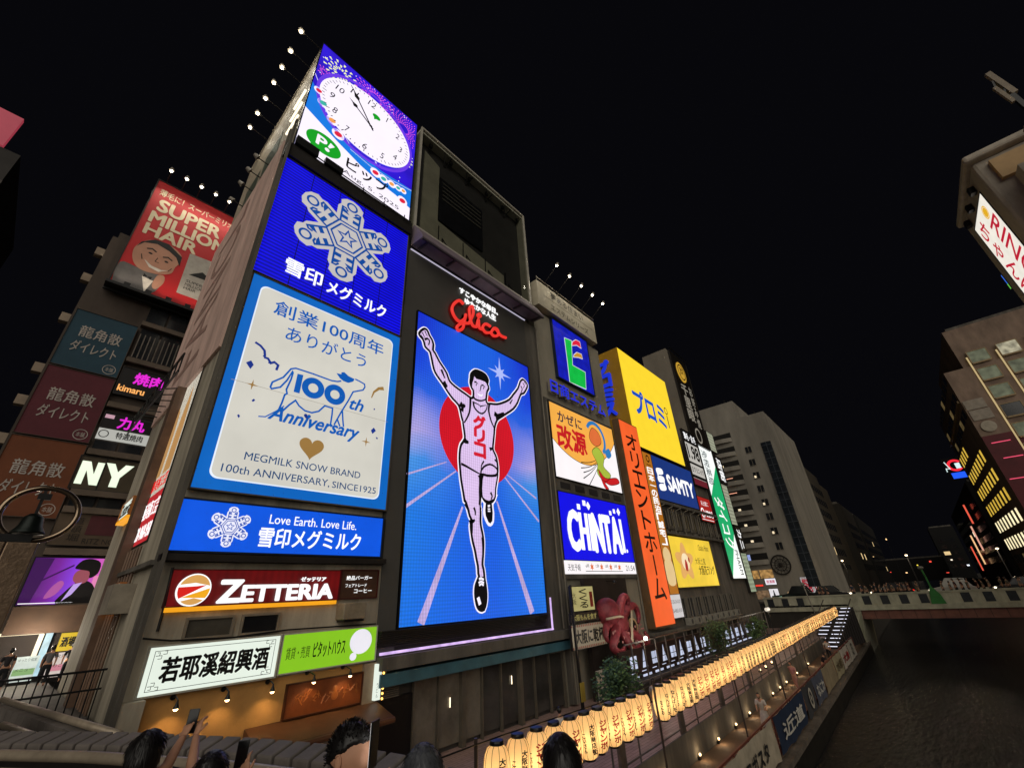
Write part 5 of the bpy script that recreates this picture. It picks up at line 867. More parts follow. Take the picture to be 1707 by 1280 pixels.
# foot lights
LB = me('foot_bulb', '#ffdca0', 3.5)
for k, r in enumerate((1.9, 2.23, 2.48, 2.76, 3.02, 3.3, 3.58, 3.79, 4.0, 4.4, 4.9)):
    x = r*10.2; y = yc(x)+2.82
    t = thing('foot_light', 'small warm light at the foot of the walkway wall, %s from the near end' % ['first','second','third','fourth','fifth','sixth','seventh','eighth','ninth','tenth','last'][k], 'light', (x, y, -6.6), 'foot lights along the lower walkway')
    obj('bulb', MB().blob((x, y-.02, -6.5), .055, 8, 6), LB, t, smooth=True); obj('base', MB().box(x-.09, x+.09, y-.03, y+.08, -6.68, -6.56), BLACKM, t)
    lamp('light', 'POINT', (x, y-.2, -6.42), 7, (1, .72, .42), t, .08)
for x, r, nn_ in ((38.8, 11.4, 'nearest'), (40.4, 11.4, 'middle'), (42.6, 11.5, 'farthest')):
    t = thing('foot_light', 'small warm light low on the upper promenade, %s of three' % nn_, 'light', (x, r, -5.6), 'foot lights on the upper promenade')
    obj('bulb', MB().blob((x, r, -5.55), .07, 8, 6), LB, t, smooth=True); obj('base', MB().box(x-.1, x+.1, r-.1, r+.1, -5.7, -5.61), BLACKM, t)
# ---- banners hung on the quay fence ----
def qy(x): return yc(x)+.36
t = thing('quay_fence', 'low dark-red railing on the quay edge carrying painted cloth banners', 'fence', (30, qy(30), -6.7))
mb = MB(); mb.bar((4, qy(4), -5.52), (62, qy(62), -5.52), .07); mb.bar((4, qy(4), -6.6), (62, qy(62), -6.6), .05)
obj('rail', mb, md('dark_red_paint', '#6b3428', .5, .3, 2), t)
for x in range(4, 63, 2): obj('post', MB().bar((x, qy(x), -6.9), (x, qy(x), -5.5), .06), md('dark_red_paint', '#6b3428'), t)
def banner(x0, x1, col, label, words=None, wcol_='#202020', kind=None):
    o0 = Vector((x0, qy(x0)-.08, 0)); d = Vector((x1, qy(x1)-.08, 0))-o0; F = Fr(o0, d.normalized()); Ln = d.length
    t = thing('banner', label, 'banner', (x0, qy(x0), -6.9), 'painted banners on the quay fence')
    mb = MB(); n = max(6, int(Ln*1.6)); rr = random.Random(int(x0*10))
    top = [rr.uniform(-.03, .05) for _ in range(n+1)]; sg = [rr.uniform(-.05, .05) for _ in range(n+1)]
    vs = []
    for i in range(n+1):
        for j in range(5): vs.append(F.p(Ln*i/n, -5.55+top[i]*(j == 4)-1.4*(4-j)/4+(0 if j else sg[i]), .03*math.sin(i*1.7+j)+.02))
    mb.add(vs, [(i*5+j, (i+1)*5+j, (i+1)*5+j+1, i*5+j+1) for i in range(n) for j in range(4)])
    obj('cloth', mb, md('cloth_'+col[1:], col, .85, .3, 1.2), t, smooth=True)
    if words: obj('lettering', wr(MB(), F, words, Ln*.14, -6.55, Ln*.86, -5.95, .08, .03), md('ink_'+wcol_[1:], wcol_, .7), t)
    if kind: 
        mb = MB().ring(F, Ln/2, -6.2, .32, .5, .09, 24).ell(F, Ln/2, -6.2, .14, w=.09, n=14); obj('round_print', mb, md('ink_'+kind[1:], kind, .7), t)
banner(13.5, 25.4, '#b3a68f', 'long cream banner with black lettering, nearest on the quay fence', 'ハロウィン・ヨガスタ')
banner(25.8, 32.6, '#1d2c44', 'navy banner with large pale brush lettering on the quay fence', '近道', '#c9c4b8')
banner(32.8, 36.0, '#3a3a3c', 'dark banner with a pale ring, next to the navy banner', None, kind='#b8b0a0')
banner(36.2, 40.0, '#4c4f5c', 'slate blue banner with small pale letters, beyond the ring banner', 'なにわ', '#c9c4b8')
banner(40.2, 45.8, '#8c7c60', 'plain tan banner halfway along the quay fence')
banner(46.0, 50.4, '#a09474', 'pale mustard banner with brown letters toward the far bridge', '水都', '#5a4a30')
banner(50.6, 55.8, '#c0b4a4', 'off-white banner with big red letters toward the far bridge', '大漁', '#a01c20')
banner(56.0, 61.0, '#b8b0a0', 'off-white banner with a dark ring, last before the stairs', None, kind='#3a3a3c')
# ---- paper lanterns ----
PAPER, n, l, b = _base('lantern_paper')       # thin paper lit from inside by its own bulb
tr = n.new('ShaderNodeBsdfTranslucent'); tr.inputs[0].default_value = (.92, .66, .34, 1); mxs = n.new('ShaderNodeMixShader'); mxs.inputs[0].default_value = .72
oi = n.new('ShaderNodeObjectInfo'); mr = n.new('ShaderNodeMapRange'); mr.inputs['To Min'].default_value = .24; mr.inputs['To Max'].default_value = .38; l.new(oi.outputs['Random'], mr.inputs['Value'])
b.inputs['Base Color'].default_value = C('#f0dcb8'); b.inputs['Roughness'].default_value = .8; b.inputs['Emission Color'].default_value = C('#ffd698'); l.new(mr.outputs[0], b.inputs['Emission Strength'])
l.new(b.outputs[0], mxs.inputs[1]); l.new(tr.outputs[0], mxs.inputs[2]); l.new(mxs.outputs[0], n['Material Output'].inputs[0]); PAPER.cycles.emission_sampling = 'AUTO'
LR = .235
def lantern_proto(red, words, words2):
    t = thing('paper_lantern', 'lantern', 'lantern', (0, 0, 0), 'paper lanterns strung along the quay')
    prof = [(.12, -.80), (.175, -.77), (.215, -.69), (.235, -.56), (.238, -.43), (.235, -.3), (.215, -.18), (.175, -.1), (.12, -.06)]
    pm = MB(); pp = []
    for i in range(len(prof)-1):
        pp.append(prof[i])
    pp.append(prof[-1])
    obj('paper_shade', pm.lathe((0, 0, 0), pp, 20), PAPER, t, smooth=True)
    mb = MB().lathe((0, 0, 0), [(.0, -.005), (.12, -.005), (.13, -.03), (.13, -.065), (.0, -.065)], 16); obj('top_ring', mb, BLACKM, t)
    obj('bottom_ring', MB().lathe((0, 0, 0), [(.0, -.835), (.12, -.835), (.13, -.80), (.0, -.80)], 16), BLACKM, t)
    lamp('light', 'POINT', (0, 0, -.46), 5.5, (1, .78, .50), t, .07)
    mb = MB()
    for k in range(10):
        a = 2*PI*(k+.5)/10; mb.tube([(r*1.005*math.cos(a), r*1.005*math.sin(a), h) for r, h in prof], .0045, 4, cap=False)
    obj('seam', mb, md('seam_brown', '#6a4a20', .6), t)
    def curved(s, ang, half, z0, z1, mat, nm):
        mb = MB(); F = Fr((0, 0, 0), (1, 0, 0))
        wcol(mb, F, s, -half, z0, half, z1, 0, .045, gap=.1)
        vs = []
        for v in mb.v: a = ang+v.x/LR; r = LR+.006; vs.append(Vector((r*math.cos(a), r*math.sin(a), v.z)))
        mb.v = vs; obj(nm, mb, mat, t)
    curved(words, math.radians(-113), .085 if red else .062, -.70, -.2, md('lantern_red', '#b01a14', .6) if red else BLACK_P, 'lettering')
    curved(words2, math.radians(-163), .03, -.66, -.34, BLACK_P, 'small_lettering')
    return t
LRED = lantern_proto(True, 'ジャンボ', 'こいさん'); LBLK = lantern_proto(False, '大阪商店街', 'こいさん')
LBL2 = lantern_proto(False, 'なんばハモ', 'なにわ')
def ztop(x):
    r = x/qy(x); T_ = [(0, 2.97), (1, 2.965), (1.4, 2.87), (1.85, 2.79), (2.9, 2.9), (4.2, 3.03), (7.3, 3.45)]
    for (a, p), (b, q) in zip(T_, T_[1:]):
        if a <= r <= b: return -qy(x)/(p+(q-p)*(r-a)/(b-a))+.03
    return -2.3
xs = [7.42+.62*i for i in range(11)]+[14.85+.615*i for i in range(12)]
x = 22.55
while x < 57: xs.append(x); x += .62
pat = 'bbrbrbrrrrr'+'nnnbbrrrrrrr'+'rn'
rl = random.Random(5); ordn = ['first', 'second', 'third', 'fourth', 'fifth', 'sixth', 'seventh', 'eighth', 'ninth', 'tenth', 'eleventh', 'twelfth']
used = set()
for i, x in enumerate(xs):
    kd = pat[i] if i < len(pat) else rl.choice('bbbnbbr')
    P = {'r': LRED, 'b': LBLK, 'n': LBL2}[kd]; nm = {'r': 'large red lettering', 'b': 'small black lettering', 'n': 'bold black lettering'}[kd]
    if i < 11: lb = 'glowing paper lantern with %s, %s from the near end of the row' % (nm, ordn[i])
    elif i < 23: lb = 'glowing paper lantern with %s, %s after the first pole gap' % (nm, ordn[i-11])
    else: lb = 'glowing paper lantern with %s in the long far run toward the bridge' % nm
    loc = (x, qy(x), ztop(x)); rz = rl.uniform(-.18, .18)
    if kd not in used: used.add(kd); P.location = loc; P['label'] = lb; P.scale = (1.07, 1.07, 1.13); P.rotation_euler = (rl.uniform(-.03, .03), rl.uniform(-.03, .03), rz)
    else:
        q_ = dup(P, loc, rz, lb, scale=(1.07, 1.07, 1.13)); q_.rotation_euler = (rl.uniform(-.05, .05), rl.uniform(-.05, .05), rz)
obj('lantern_cable', MB().tube([(x, qy(x), ztop(x)+.04) for x in [4+.9*i for i in range(60)]], .014, 5), BLACKM, label='thin black cable from which the row of paper lanterns hangs', cat='cable')
for k, x in enumerate((6.9, 14.6, 22.2, 29.6, 37.0, 44.4, 51.8, 57.4)):
    t = thing('lantern_pole', 'slim dark pole of the lantern row, %s counted from the near end' % ordn[k], 'pole', (x, qy(x)+.05, -6.7), 'poles of the lantern row')
    obj('shaft', MB().tube([(x, qy(x)+.05, -6.7), (x, qy(x)+.05, ztop(x)+.12)], .035, 8), md('pole_brown', '#3d3028', .5), t)
    obj('base', MB().box(x-.12, x+.12, qy(x)-.05, qy(x)+.17, -6.7, -6.62), BLACKM, t)
# ---- fence of the upper terrace, lit boards behind it ----
t = thing('terrace_fence', 'long dark metal fence with upright posts in front of the lit terrace boards', 'fence', (36, 14, -4.8))
mb = MB(); mb.bar((24.5, 14, -2.7), (56, 14, -2.62), .07); mb.bar((24.5, 14, -4.6), (56, 14, -4.6), .07)
obj('rail', mb, RAILM, t)
for k in range(21): obj('post', MB().bar((25.3+k*1.52, 14, -5.7), (25.3+k*1.52, 14, -2.66), .07), RAILM, t)
obj('plinth', MB().box(24.5, 56, 14.1, 15.2, -5.7, -4.75), md('plinth_dark', '#2c2622', .8, .3, 1), label='low dark plinth carrying the lit terrace boards', cat='plinth')
t = thing('lit_board', 'long row of backlit boards with white panes and dark triangular gaps behind the terrace fence', 'board', (36, 15, -4.75))
FB = Fr((0, 15, 0), (1, 0, 0))
obj('backing', MB().fbox(FB, 25.5, 54, -4.75, -3.2, -.12, 0), md('backing_brown', '#2a1a18', .6, .3, 2), t)
wp = me('pane_white', '#cfd8f2', .75, True, .25, 1.5); rr = random.Random(4)
for k in range(19):
    u = 26.6+k*1.44
    if k in (7, 8): pass
    mb = MB()
    if k % 2: mb.flat(FB, [(u+.1, -4.25), (u+.8, -4.25), (u+.52, -3.6), (u+.45, -3.3)], .02)
    else: mb.rect(FB, u+.05, -4.2, u+.9, -3.55, .02)
    p = obj('lit_pane', mb, wp, t)
    mb = MB(); mb.rect(FB, u, -3.95, u+1.05, -3.91, .03); mb.rect(FB, u+.5, -4.3, u+.54, -3.5, .032); obj('pane_bar', mb, BLACK_P, p)
mb = MB()
for k in range(16): mb.rect(FB, 26.3+k*1.7, -4.7, 27.5+k*1.7, -4.58, .02); mb.rect(FB, 26.5+k*1.44, -4.42, 27.1+k*1.44, -4.38, .02)
obj('lit_strip', mb, wp, t)
t = thing('terrace_light', 'single bright white lamp on the near end of the terrace fence', 'lamp', (27.0, 13.95, -2.75))
obj('bulb', MB().blob((27.0, 13.9, -2.58), .11, 10, 6), me('white_bulb', '#fff4e0', 14.0), t, smooth=True); obj('stem', MB().bar((27, 13.95, -2.75), (27, 13.95, -2.66), .06), BLACKM, t)
lamp('light', 'POINT', (27.0, 13.6, -2.45), 60, (1, .93, .82), t, .12)
# ---- octopus shop ----
FO = Fr((0, 16.4, 0), (1, 0, 0))
t = panel('shop_sign', 'square cream sign with black brush letters, topmost left of the red octopus', FO, 23.25, -.92, 25.75, .4, me('box_cream_dim', '#c9bd7e', .6, True, .2, .8), .12, .04, DARKMETAL)
mb = MB(); wcol(mb, FO, 'くくる', 24.1, -.8, 25.0, .3, .02, .03); wcol(mb, FO, '大阪', 23.4, -.6, 23.75, .1, .02); obj('lettering', mb, BLACK_P, t)
obj('red_mark', MB().rect(FO, 25.25, -.75, 25.6, .1, .02), md('mark_red', '#8a2a20', .6), t)
t = panel('brown_slogan_board', 'thin dark board with yellow characters between the two cream signs', FO, 23.0, -1.5, 26.2, -1.02, md('board_brown', '#2e2118', .6), .1, .03)
obj('lettering', wr(MB(), FO, '大阪もんを食す', 23.2, -1.42, 25.8, -1.1, .02, .02), me('letter_gold', '#a89a5c', .6), t)
t = panel('striped_sign', 'cream sign edged with red and white stripes and black characters', FO, 22.9, -2.85, 26.7, -1.62, me('box_cream_dim2', '#a8977c', .45, True, .15, .8), .1, .03)
obj('lettering', wr(MB(), FO, '大阪に乾杯', 23.3, -2.6, 26.4, -1.9, .02, .03), BLACK_P, t)
mb = MB()
for k in range(19): mb.rect(FO, 22.95+k*.2, -1.75, 23.05+k*.2, -1.63, .02); mb.rect(FO, 22.95+k*.2, -2.84, 23.05+k*.2, -2.72, .02)
obj('stripe', mb, md('stripe_red', '#8a2a20', .6), t)
obj('sign_post', MB().bar((23.0, 16.2, -5.7), (23.0, 16.2, .5), .12), DARKMETAL, label='dark post beside the cream restaurant signs', cat='post')
def octopus():
    t = thing('octopus_sculpture', 'huge glossy red octopus figure with curling arms and one round eye on the shop front', 'sculpture', (28, 16.4, -3.0))
    M = md('octopus_red', '#86333b', .5, .6, 2.2, bump=.5)
    bm = MB().blob((27.0, 16.3, -1.15), (.95, .8, .85), 20, 12); bm.blob((28.0, 16.3, -1.9), (1.0, .75, .8), 16, 10)
    def arm(pts, r0, r1): bm.tube([Vector((p[0], p[1], p[2])) for p in smooth3(pts)], r0, 10, r1)
    arm([(27.9, 16.2, -1.8), (28.2, 16.0, -.9), (28.7, 15.9, -.35), (29.2, 15.9, -.5), (29.3, 16.0, -1.0)], .38, .14)
    arm([(28.4, 16.3, -1.8), (29.4, 16.0, -1.0), (30.1, 15.9, -1.0), (30.4, 15.9, -1.6), (30.1, 15.9, -2.0)], .34, .1)
    arm([(27.4, 16.1, -2.0), (26.6, 15.7, -2.4), (26.0, 15.6, -3.0), (26.6, 15.5, -3.3), (27.2, 15.5, -3.1)], .36, .12)
    arm([(28.0, 16.0, -2.2), (27.8, 15.6, -2.8), (28.2, 15.4, -3.3), (28.9, 15.4, -3.2)], .36, .12)
    arm([(28.6, 16.1, -2.2), (29.3, 15.7, -2.7), (30.0, 15.5, -3.2), (30.6, 15.6, -2.9), (30.5, 15.7, -2.5)], .34, .1)
    arm([(27.0, 16.2, -1.9), (26.2, 16.0, -1.9), (25.8, 15.9, -2.4), (26.0, 15.9, -2.7)], .3, .1)
    b = obj('body', bm, M, t, smooth=True)
    sk = MB(); rs = random.Random(2)
    for k in range(34):
        q = Vector((rs.uniform(26.0, 30.2), 15.45+rs.random()*.25, rs.uniform(-3.2, -2.0))); sk.lathe(q, [(.0, .02), (.05, .02), (.085, 0), (.06, -.04)], 8, (rs.uniform(-.3, .3), -1, 0))
    obj('sucker', sk, md('sucker_pale', '#a8706a', .5), b)
    obj('eye', MB().lathe((29.2, 15.75, -2.15), [(.0, .12), (.25, .1), (.42, 0), (.42, -.1)], 20, (0, -1, 0)), md('eye_black', '#0a0a0a', .15), t, smooth=True)
    obj('eye_ring', MB().lathe((29.2, 15.8, -2.15), [(.42, .05), (.52, .08), (.56, 0), (.52, -.1)], 24, (0, -1, 0)), md('eye_ring', '#b89a70', .35), t, smooth=True)
    obj('headband', MB().tube([(26.1, 15.9, -1.5), (26.6, 15.52, -1.42), (27.2, 15.48, -1.42), (27.9, 15.7, -1.5)], .07), md('band_white', '#b8a890', .7), t)
    obj('sash', MB().add([(27.6, 15.3, -3.2), (27.9, 15.28, -3.2), (28.9, 15.5, -1.2), (28.7, 15.5, -1.1)], [(0, 1, 2, 3)]), md('band_white', '#b8a890'), t)
def smooth3(P, n=5):
    out = []; m = len(P); P = [Vector(p) for p in P]
    for i in range(m-1):
        p0, p1, p2, p3 = P[max(i-1, 0)], P[i], P[i+1], P[min(i+2, m-1)]
        for j in range(n):
            q = j/n; out.append(.5*((2*p1)+(p2-p0)*q+(2*p0-5*p1+4*p2-p3)*q*q+(3*p1-p0-3*p2+p3)*q**3))
    out.append(P[-1]); return out
octopus()
obj('shop_backboard', MB().box(25.6, 31.2, 16.9, 17.2, -5.7, .9), md('backboard', '#2a211c', .7, .3, 1), label='dark board wall behind the red octopus figure', cat='board')
t = thing('shop_spotlight', 'small spotlight fixed above the red octopus figure', 'spotlight', (28.4, 16.6, .5))
obj('housing', MB().lathe((28.4, 16.2, .55), [(.0, .2), (.1, .18), (.13, 0), (.0, 0)], 10, (0, .4, 1)), BLACKM, t); obj('arm', MB().bar((28.4, 16.9, .7), (28.4, 16.25, .65), .04), BLACKM, t)
lamp('light', 'SPOT', (28.4, 14.6, .9), 45, (1, .82, .66), t, .1, (28.2, 16.3, -1.8), 75, .6)
# ---- shrubs ----
LEAF = md('leaf_green', '#3a5232', .6, .5, 2.5); LEAF2 = md('leaf_green2', '#5c7848', .6, .4, 2.5)
def shrub(c, r, n, label, seed, h0):
    rr = random.Random(seed); t = thing('shrub', label, 'shrub', (c[0], c[1], h0))
    mb = MB(); mb2 = MB(); st = MB(); cl = []
    for k in range(9):
        a = rr.uniform(0, 2*PI); q = Vector((c[0]+r[0]*.75*math.cos(a)*rr.random(), c[1]+r[1]*.75*math.sin(a)*rr.random(), c[2]+rr.uniform(-.5, .75)*r[2])); cl.append((q, rr.uniform(.22, .55)))
        st.tube([(c[0]+rr.uniform(-.1, .1), c[1]+rr.uniform(-.1, .1), h0), ((c[0]+q.x)/2, (c[1]+q.y)/2, (h0+q.z)/2+.2), q], .035, 5, .01)
    for k in range(n):
        q, s = rr.choice(cl); d = Vector((rr.gauss(0, 1), rr.gauss(0, 1), rr.gauss(0, 1))).normalized()*(rr.random()**.45)*s*1.25
        p = q+Vector((d.x*r[0], d.y*r[1], d.z*r[2])); u = Vector((rr.gauss(0, 1), rr.gauss(0, 1), rr.gauss(0, .7))).normalized(); v = u.orthogonal().normalized(); z = rr.uniform(.05, .13)
        (mb if rr.random() < .6 else mb2).add([p-u*z, p+v*z*.45, p+u*z, p-v*z*.45], [(0, 1, 2, 3)])
    obj('foliage', mb, LEAF, t); obj('light_foliage', mb2, LEAF2, t); obj('stem', st, WOOD, t)
shrub((20.7, 12.9, -4.35), (1.6, 1.1, 1.35), 3600, 'large leafy shrub in front of the dark shop glass, left of the terrace boards', 3, -5.7)
shrub((36.9, 13.2, -3.5), (1.8, 1.0, 1.2), 2400, 'bushy dark shrub in the middle of the terrace fence', 8, -5.7)
shrub((47.5, 13.4, -3.6), (1.4, 1.0, 1.1), 1600, 'smaller dark shrub near the far end of the terrace fence', 12, -5.7)
for nm, lb, x0, x1, y, z0, z1, c in (('menu_board', 'white standing menu board behind the large leafy shrub', 22.6, 23.5, 14.8, -5.2, -3.7, '#b8ae9c'), ('notice_board', 'small yellow notice on a post by the large shrub', 21.6, 21.95, 15.2, -4.9, -4.1, '#b0983c')):
    t = thing(nm, lb, 'board', ((x0+x1)/2, y, -5.7)); obj('face', MB().box(x0, x1, y, y+.05, z0, z1), md('face_'+c[1:], c, .7), t); obj('leg', MB().bar(((x0+x1)/2, y+.06, -5.7), ((x0+x1)/2, y+.06, z0+.1), .05), BLACKM, t)
# twin round lamps by the far shops
t = thing('twin_globe_lamp', 'lamp post with two white glowing globes near the far shops', 'lamp post', (52.5, 13.2, -5.7))
obj('post', MB().tube([(52.5, 13.2, -5.7), (52.5, 13.2, -2.4)], .05), BLACKM, t)
for dx in (-.35, .35): obj('globe', MB().blob((52.5+dx, 13.2, -2.35), .17, 14, 10), me('globe_white', '#fff0dc', 1.6 if dx > 0 else .7), t, smooth=True)
obj('cross_arm', MB().bar((52.1, 13.2, -2.55), (52.9, 13.2, -2.55), .05), BLACKM, t)
lamp('light', 'POINT', (52.5, 12.7, -2.4), 60, (1, .9, .75), t, .3)
# stairs up to the far bridge
t = thing('bridge_stairs', 'dark stairway up to the far bridge with bright strip lights on every step', 'stairs', (66, 10.6, -6.7))
mb = MB(); ls = MB()
for k in range(11):
    z = -6.7+k*.33; y0 = 12.3-k*.16; mb.box(62.5+k*.62, 63.12+k*.62+.3, y0-2.6, y0, -6.7, z+.32)
obj('steps', mb, md('stair_dark', '#2b2523', .7), t)
for k in range(11):
    z = -6.7+k*.33; y0 = 12.3-k*.16
    for a, b in ((1.45, 2.4), (.1, 1.05)): obj('strip_light', MB().box(62.47+k*.62, 62.5+k*.62, y0-b, y0-a, z+.2, z+.27), me('strip_cool', '#dcdcec', 1.3), t)
obj('side_rail', MB().bar((62.5, 9.6, -5.7), (69.4, 8.0, -2.2), .08).bar((62.5, 12.4, -5.7), (69.4, 10.8, -2.2), .08), RAILM, t)
STREET = []
# ---------------- block across the shopping street ----------------
lb_ = thing('street_block', 'tall narrow block with a red roof billboard and three dark name banners', 'building', (4, 40, -2.6))
DK = md('soot_wall', '#4a4038', .85, .35, .5, bump=.2, streak=.6)
obj('wall', MB().box(-2.45, 14, 36.3, 52, -2.6, 25.5), DK, lb_)
obj('roof', MB().box(-2.2, 14, 36.5, 52, 25.5, 26.2), DK, lb_)
mb = MB()
for z in (19.0, 16.0, 12.6, 9.4, 6.9, 5.9, 3.6, .75): mb.fbox(FL, .95, 8, z-.12, z+.22, -.3, .25)
obj('floor_slab', mb, md('slab_brown', '#5f5246', .8, .3, 1), lb_)
for z0, z1 in ((19.3, 20.9), (16.3, 18.8), (5.95, 6.8), (9.7, 10.3)):
    for k in range(3):
        obj('window', MB().fbox(FL, 1.1+k*1.25, 2.2+k*1.25, z0, z1, -.28, -.2), GLASS, lb_)
mb = MB()
for z0, z1 in ((16.3, 18.2),):
    for k in range(14): mb.fbox(FL, 1.1+k*.28, 1.16+k*.28, z0, z1, .1, .15)
obj('balcony_bar', mb, RAILM, lb_)
mb = MB()
for k, z in enumerate((24, 21.6, 18.2, 14.4, 12.2, 9.8, 7.6)): mb.box(-2.9, -2.44, 36.3, 36.8, z-.5, z+.1)
obj('side_bracket', mb, md('bracket_pale', '#8a7a68', .7), lb_)
# storefront
obj('shop_fascia', MB().fbox(FL, .7, 8, -.4, .9, -.3, .3), md('fascia_brown2', '#4a3628', .7, .3, 1), lb_)
obj('shop_interior', MB().fbox(FL, .5, 4.5, -2.6, -.4, -.28, -.2), md('interior_dark', '#1d1512', .8), lb_)
mb = MB(); mb.fbox(FL, .35, 2.25, -.42, -.3, -.2, .1); mb.fbox(FL, .35, .5, -2.6, -.42, -.2, .1); mb.fbox(FL, 2.1, 2.28, -2.6, -.42, -.2, .1)
obj('lit_door_frame', mb, me('door_light', '#fff2cc', 1.1, True), lb_)
lamp('light', 'POINT', (1.9, 34.6, -.75), 300, (1, .88, .7), lb_, .3)
obj('lit_door_panel', MB().fbox(FL, 2.36, 2.62, -2.4, -.35, -.2, .05), me('door_cool', '#b8dce8', .8, True, .3, 2), lb_)
# posters before the shop
def poster(x0, x1, z0, z1, y, c, label, words, band):
    F = Fr((0, y, 0), (1, 0, 0)); t = thing('poster_stand', label, 'poster stand', ((x0+x1)/2, y, -2.6))
    obj('panel', MB().fbox(F, x0, x1, z0, z1, -.06, 0), me('poster_'+c[1:], c, .7, True, .12, 3), t)
    obj('colour_band', MB().rect(F, x0+.03, z0+.25*(z1-z0), x1-.03, z0+.5*(z1-z0), .01), me('band_'+band[1:], band, .7), t)
    mb = MB()
    for k, s in enumerate(words): wr(mb, F, s, x0+.08, z1-.22-k*.42, x1-.08, z1-.08-k*.42, .016)
    obj('lettering', mb, md('poster_ink', '#2a3a34', .6), t); obj('stand', MB().fbox(F, x0, x1, -2.6, z0, -.1, -.04), BLACKM, t)
poster(1.58, 2.4, -2.75+.3, -1.38, 35.2, '#d8e4dc', 'white and green poster stand in front of the lit doorway', ['ゆったり個室', 'メニュー'], '#8fb878')
poster(2.78, 3.55, -2.6+.2, -1.33, 35.0, '#e8d8d0', 'white and pink poster stand right of the green one', ['歓迎', 'ようこそ'], '#e090a0')
for x_, y_, a_, tp in ((1.25, 33.4, 'dark jacket', '#2a2628'), (2.62, 33.0, 'grey shirt', '#6a6668'), (3.45, 34.2, 'black hooded top', '#18161a'), (.45, 32.2, 'brown jacket', '#4a382c')): STREET.append((x_, y_, a_, tp))
t = panel('crab_sign', 'small square white sign with a red round crest beside the street entrance', FL, 2.95, -.35, 3.9, .55, me('crest_white', '#e8dcd4', .8, True), .1, .03)
obj('crest', MB().ring(FL, 3.42, .1, .16, .3, .02, 18).ell(FL, 3.42, .1, .09, w=.02, n=12), me('crest_red', '#b02028', .8), t)
t = panel('yellow_shop_sign', 'small yellow upright sign with black characters under the red crest sign', FL, 2.95, -1.3, 3.7, -.45, me('shop_yellow', '#e4c030', .8, True), .1, .03)
obj('lettering', wr(MB(), FL, '酒場', 3.05, -1.1, 3.6, -.65, .02, .03), BLACK_P, t)
# roof billboard
t = panel('hair_powder_billboard', 'red roof billboard with cream capitals, a drawn man in a suit and a silver can', FL, -1.55, 21.35, 4.75, 32.3, md('billboard_red', '#b3161c', .6, .12, .3), .4, .08, DARKMETAL, 'billboard', pname='sheet')
CR = md('letter_cream', '#d8c9a8', .6, .1)
mb = MB(); wr(mb, FL, '薄毛に！スーパーミリオン', -1.2, 30.85, 4.6, 31.55, .02, .01)
wr(mb, FL, 'SUPER', -.95, 29.3, 3.4, 30.5, .02, .045); wr(mb, FL, 'MILLION', -1.1, 27.95, 4.1, 29.05, .02, .045); wr(mb, FL, 'HAIR', -1.1, 26.7, 2.3, 27.75, .02, .045)
obj('lettering', mb, CR, t)
h_, su, hr, hd = K['smhman']
cg = Vector((sum(p[0] for p in h_)/len(h_), sum(p[1] for p in h_)/len(h_)))
mn = obj('drawn_man', MB().flat(FL, smooth(h_, True, 4), .024).flat(FL, smooth(hd, True, 3), .026), md('print_skin', '#b08068', .6, .15, 1), t)
obj('suit', MB().flat(FL, smooth(su, True, 3), .02), md('print_suit', '#5d5a58', .6, .3, 1), mn)
obj('hair', MB().flat(FL, hr, .032), BLACK_P, mn)
mb = MB(); 
for dx, dz in ((-.55, .55), (.5, .35)): mb.ribbon(FL, [(cg.x+dx-.3, cg.y+dz), (cg.x+dx, cg.y+dz+.16), (cg.x+dx+.3, cg.y+dz)], .1, .036); mb.ell(FL, cg.x+dx, cg.y+dz-.3, .13, .08, .036, 12)
mb.ribbon(FL, [(cg.x-.05, cg.y+.1), (cg.x-.12, cg.y-.3), (cg.x+.12, cg.y-.32)], .05, .036); mb.ribbon(FL, [(cg.x-1.0, cg.y-.1), (cg.x-.85, cg.y-.55)], .05, .036); mb.ribbon(FL, [(cg.x+.95, cg.y-.35), (cg.x+.8, cg.y-.75)], .05, .036)
mb.flat(FL, [(-.05, 23.2), (.2, 23.0), (-.05, 22.85)], .036).flat(FL, [(.2, 23.0), (.45, 23.1), (.42, 22.8)], .036); obj('face_line', mb, BLACK_P, mn)
mb = MB().flat(FL, [(cg.x-.75, cg.y-.45), (cg.x-.2, cg.y-.8), (cg.x+.4, cg.y-.85), (cg.x+.8, cg.y-.65), (cg.x+.3, cg.y-1.1), (cg.x-.3, cg.y-1.0)], .036)
mb.flat(FL, [(-.1, 22.9), (.6, 22.8), (.35, 21.6)], .03); obj('smile_and_shirt', mb, md('print_white', '#cfc8bc', .6), mn)
cn = K['can']
obj('can', MB().flat(FL, [(2.0, 26.6), (4.4, 26.75), (4.4, 22.6), (2.1, 22.6)], .02), md('print_silver', '#a8a298', .35, .25, 1.5), t)
mb = MB().flat(FL, [(2.4, 24.6), (3.2, 25.3), (4.2, 24.7)], .03); wr(mb, FL, 'SUPER', 2.4, 23.85, 3.5, 24.1, .03); wr(mb, FL, 'MILLION', 2.4, 23.5, 3.7, 23.75, .03); wr(mb, FL, 'HAIR', 2.4, 23.15, 3.2, 23.4, .03); obj('can_print', mb, BLACK_P, t)
obj('catwalk', MB().fbox(FL, -1.7, 5, 20.9, 21.1, -.2, 1.0).fbox(FL, -1.7, 5, 20.7, 20.85, .2, .3), BLACKM, label='dark steel catwalk under the red roof billboard', cat='catwalk')
for k in range(6):
    u = -1.1+k*1.05
    flood(FL.p(u, 32.35, 0), FL.p(u, 32.55, 1.5), True, 'lit floodlight above the red roof billboard, %s of six from the left' % ('first', 'second', 'third', 'fourth', 'fifth', 'last')[k], 'floodlights above the red billboard', FL.p(u, 26.5, 0), 105)
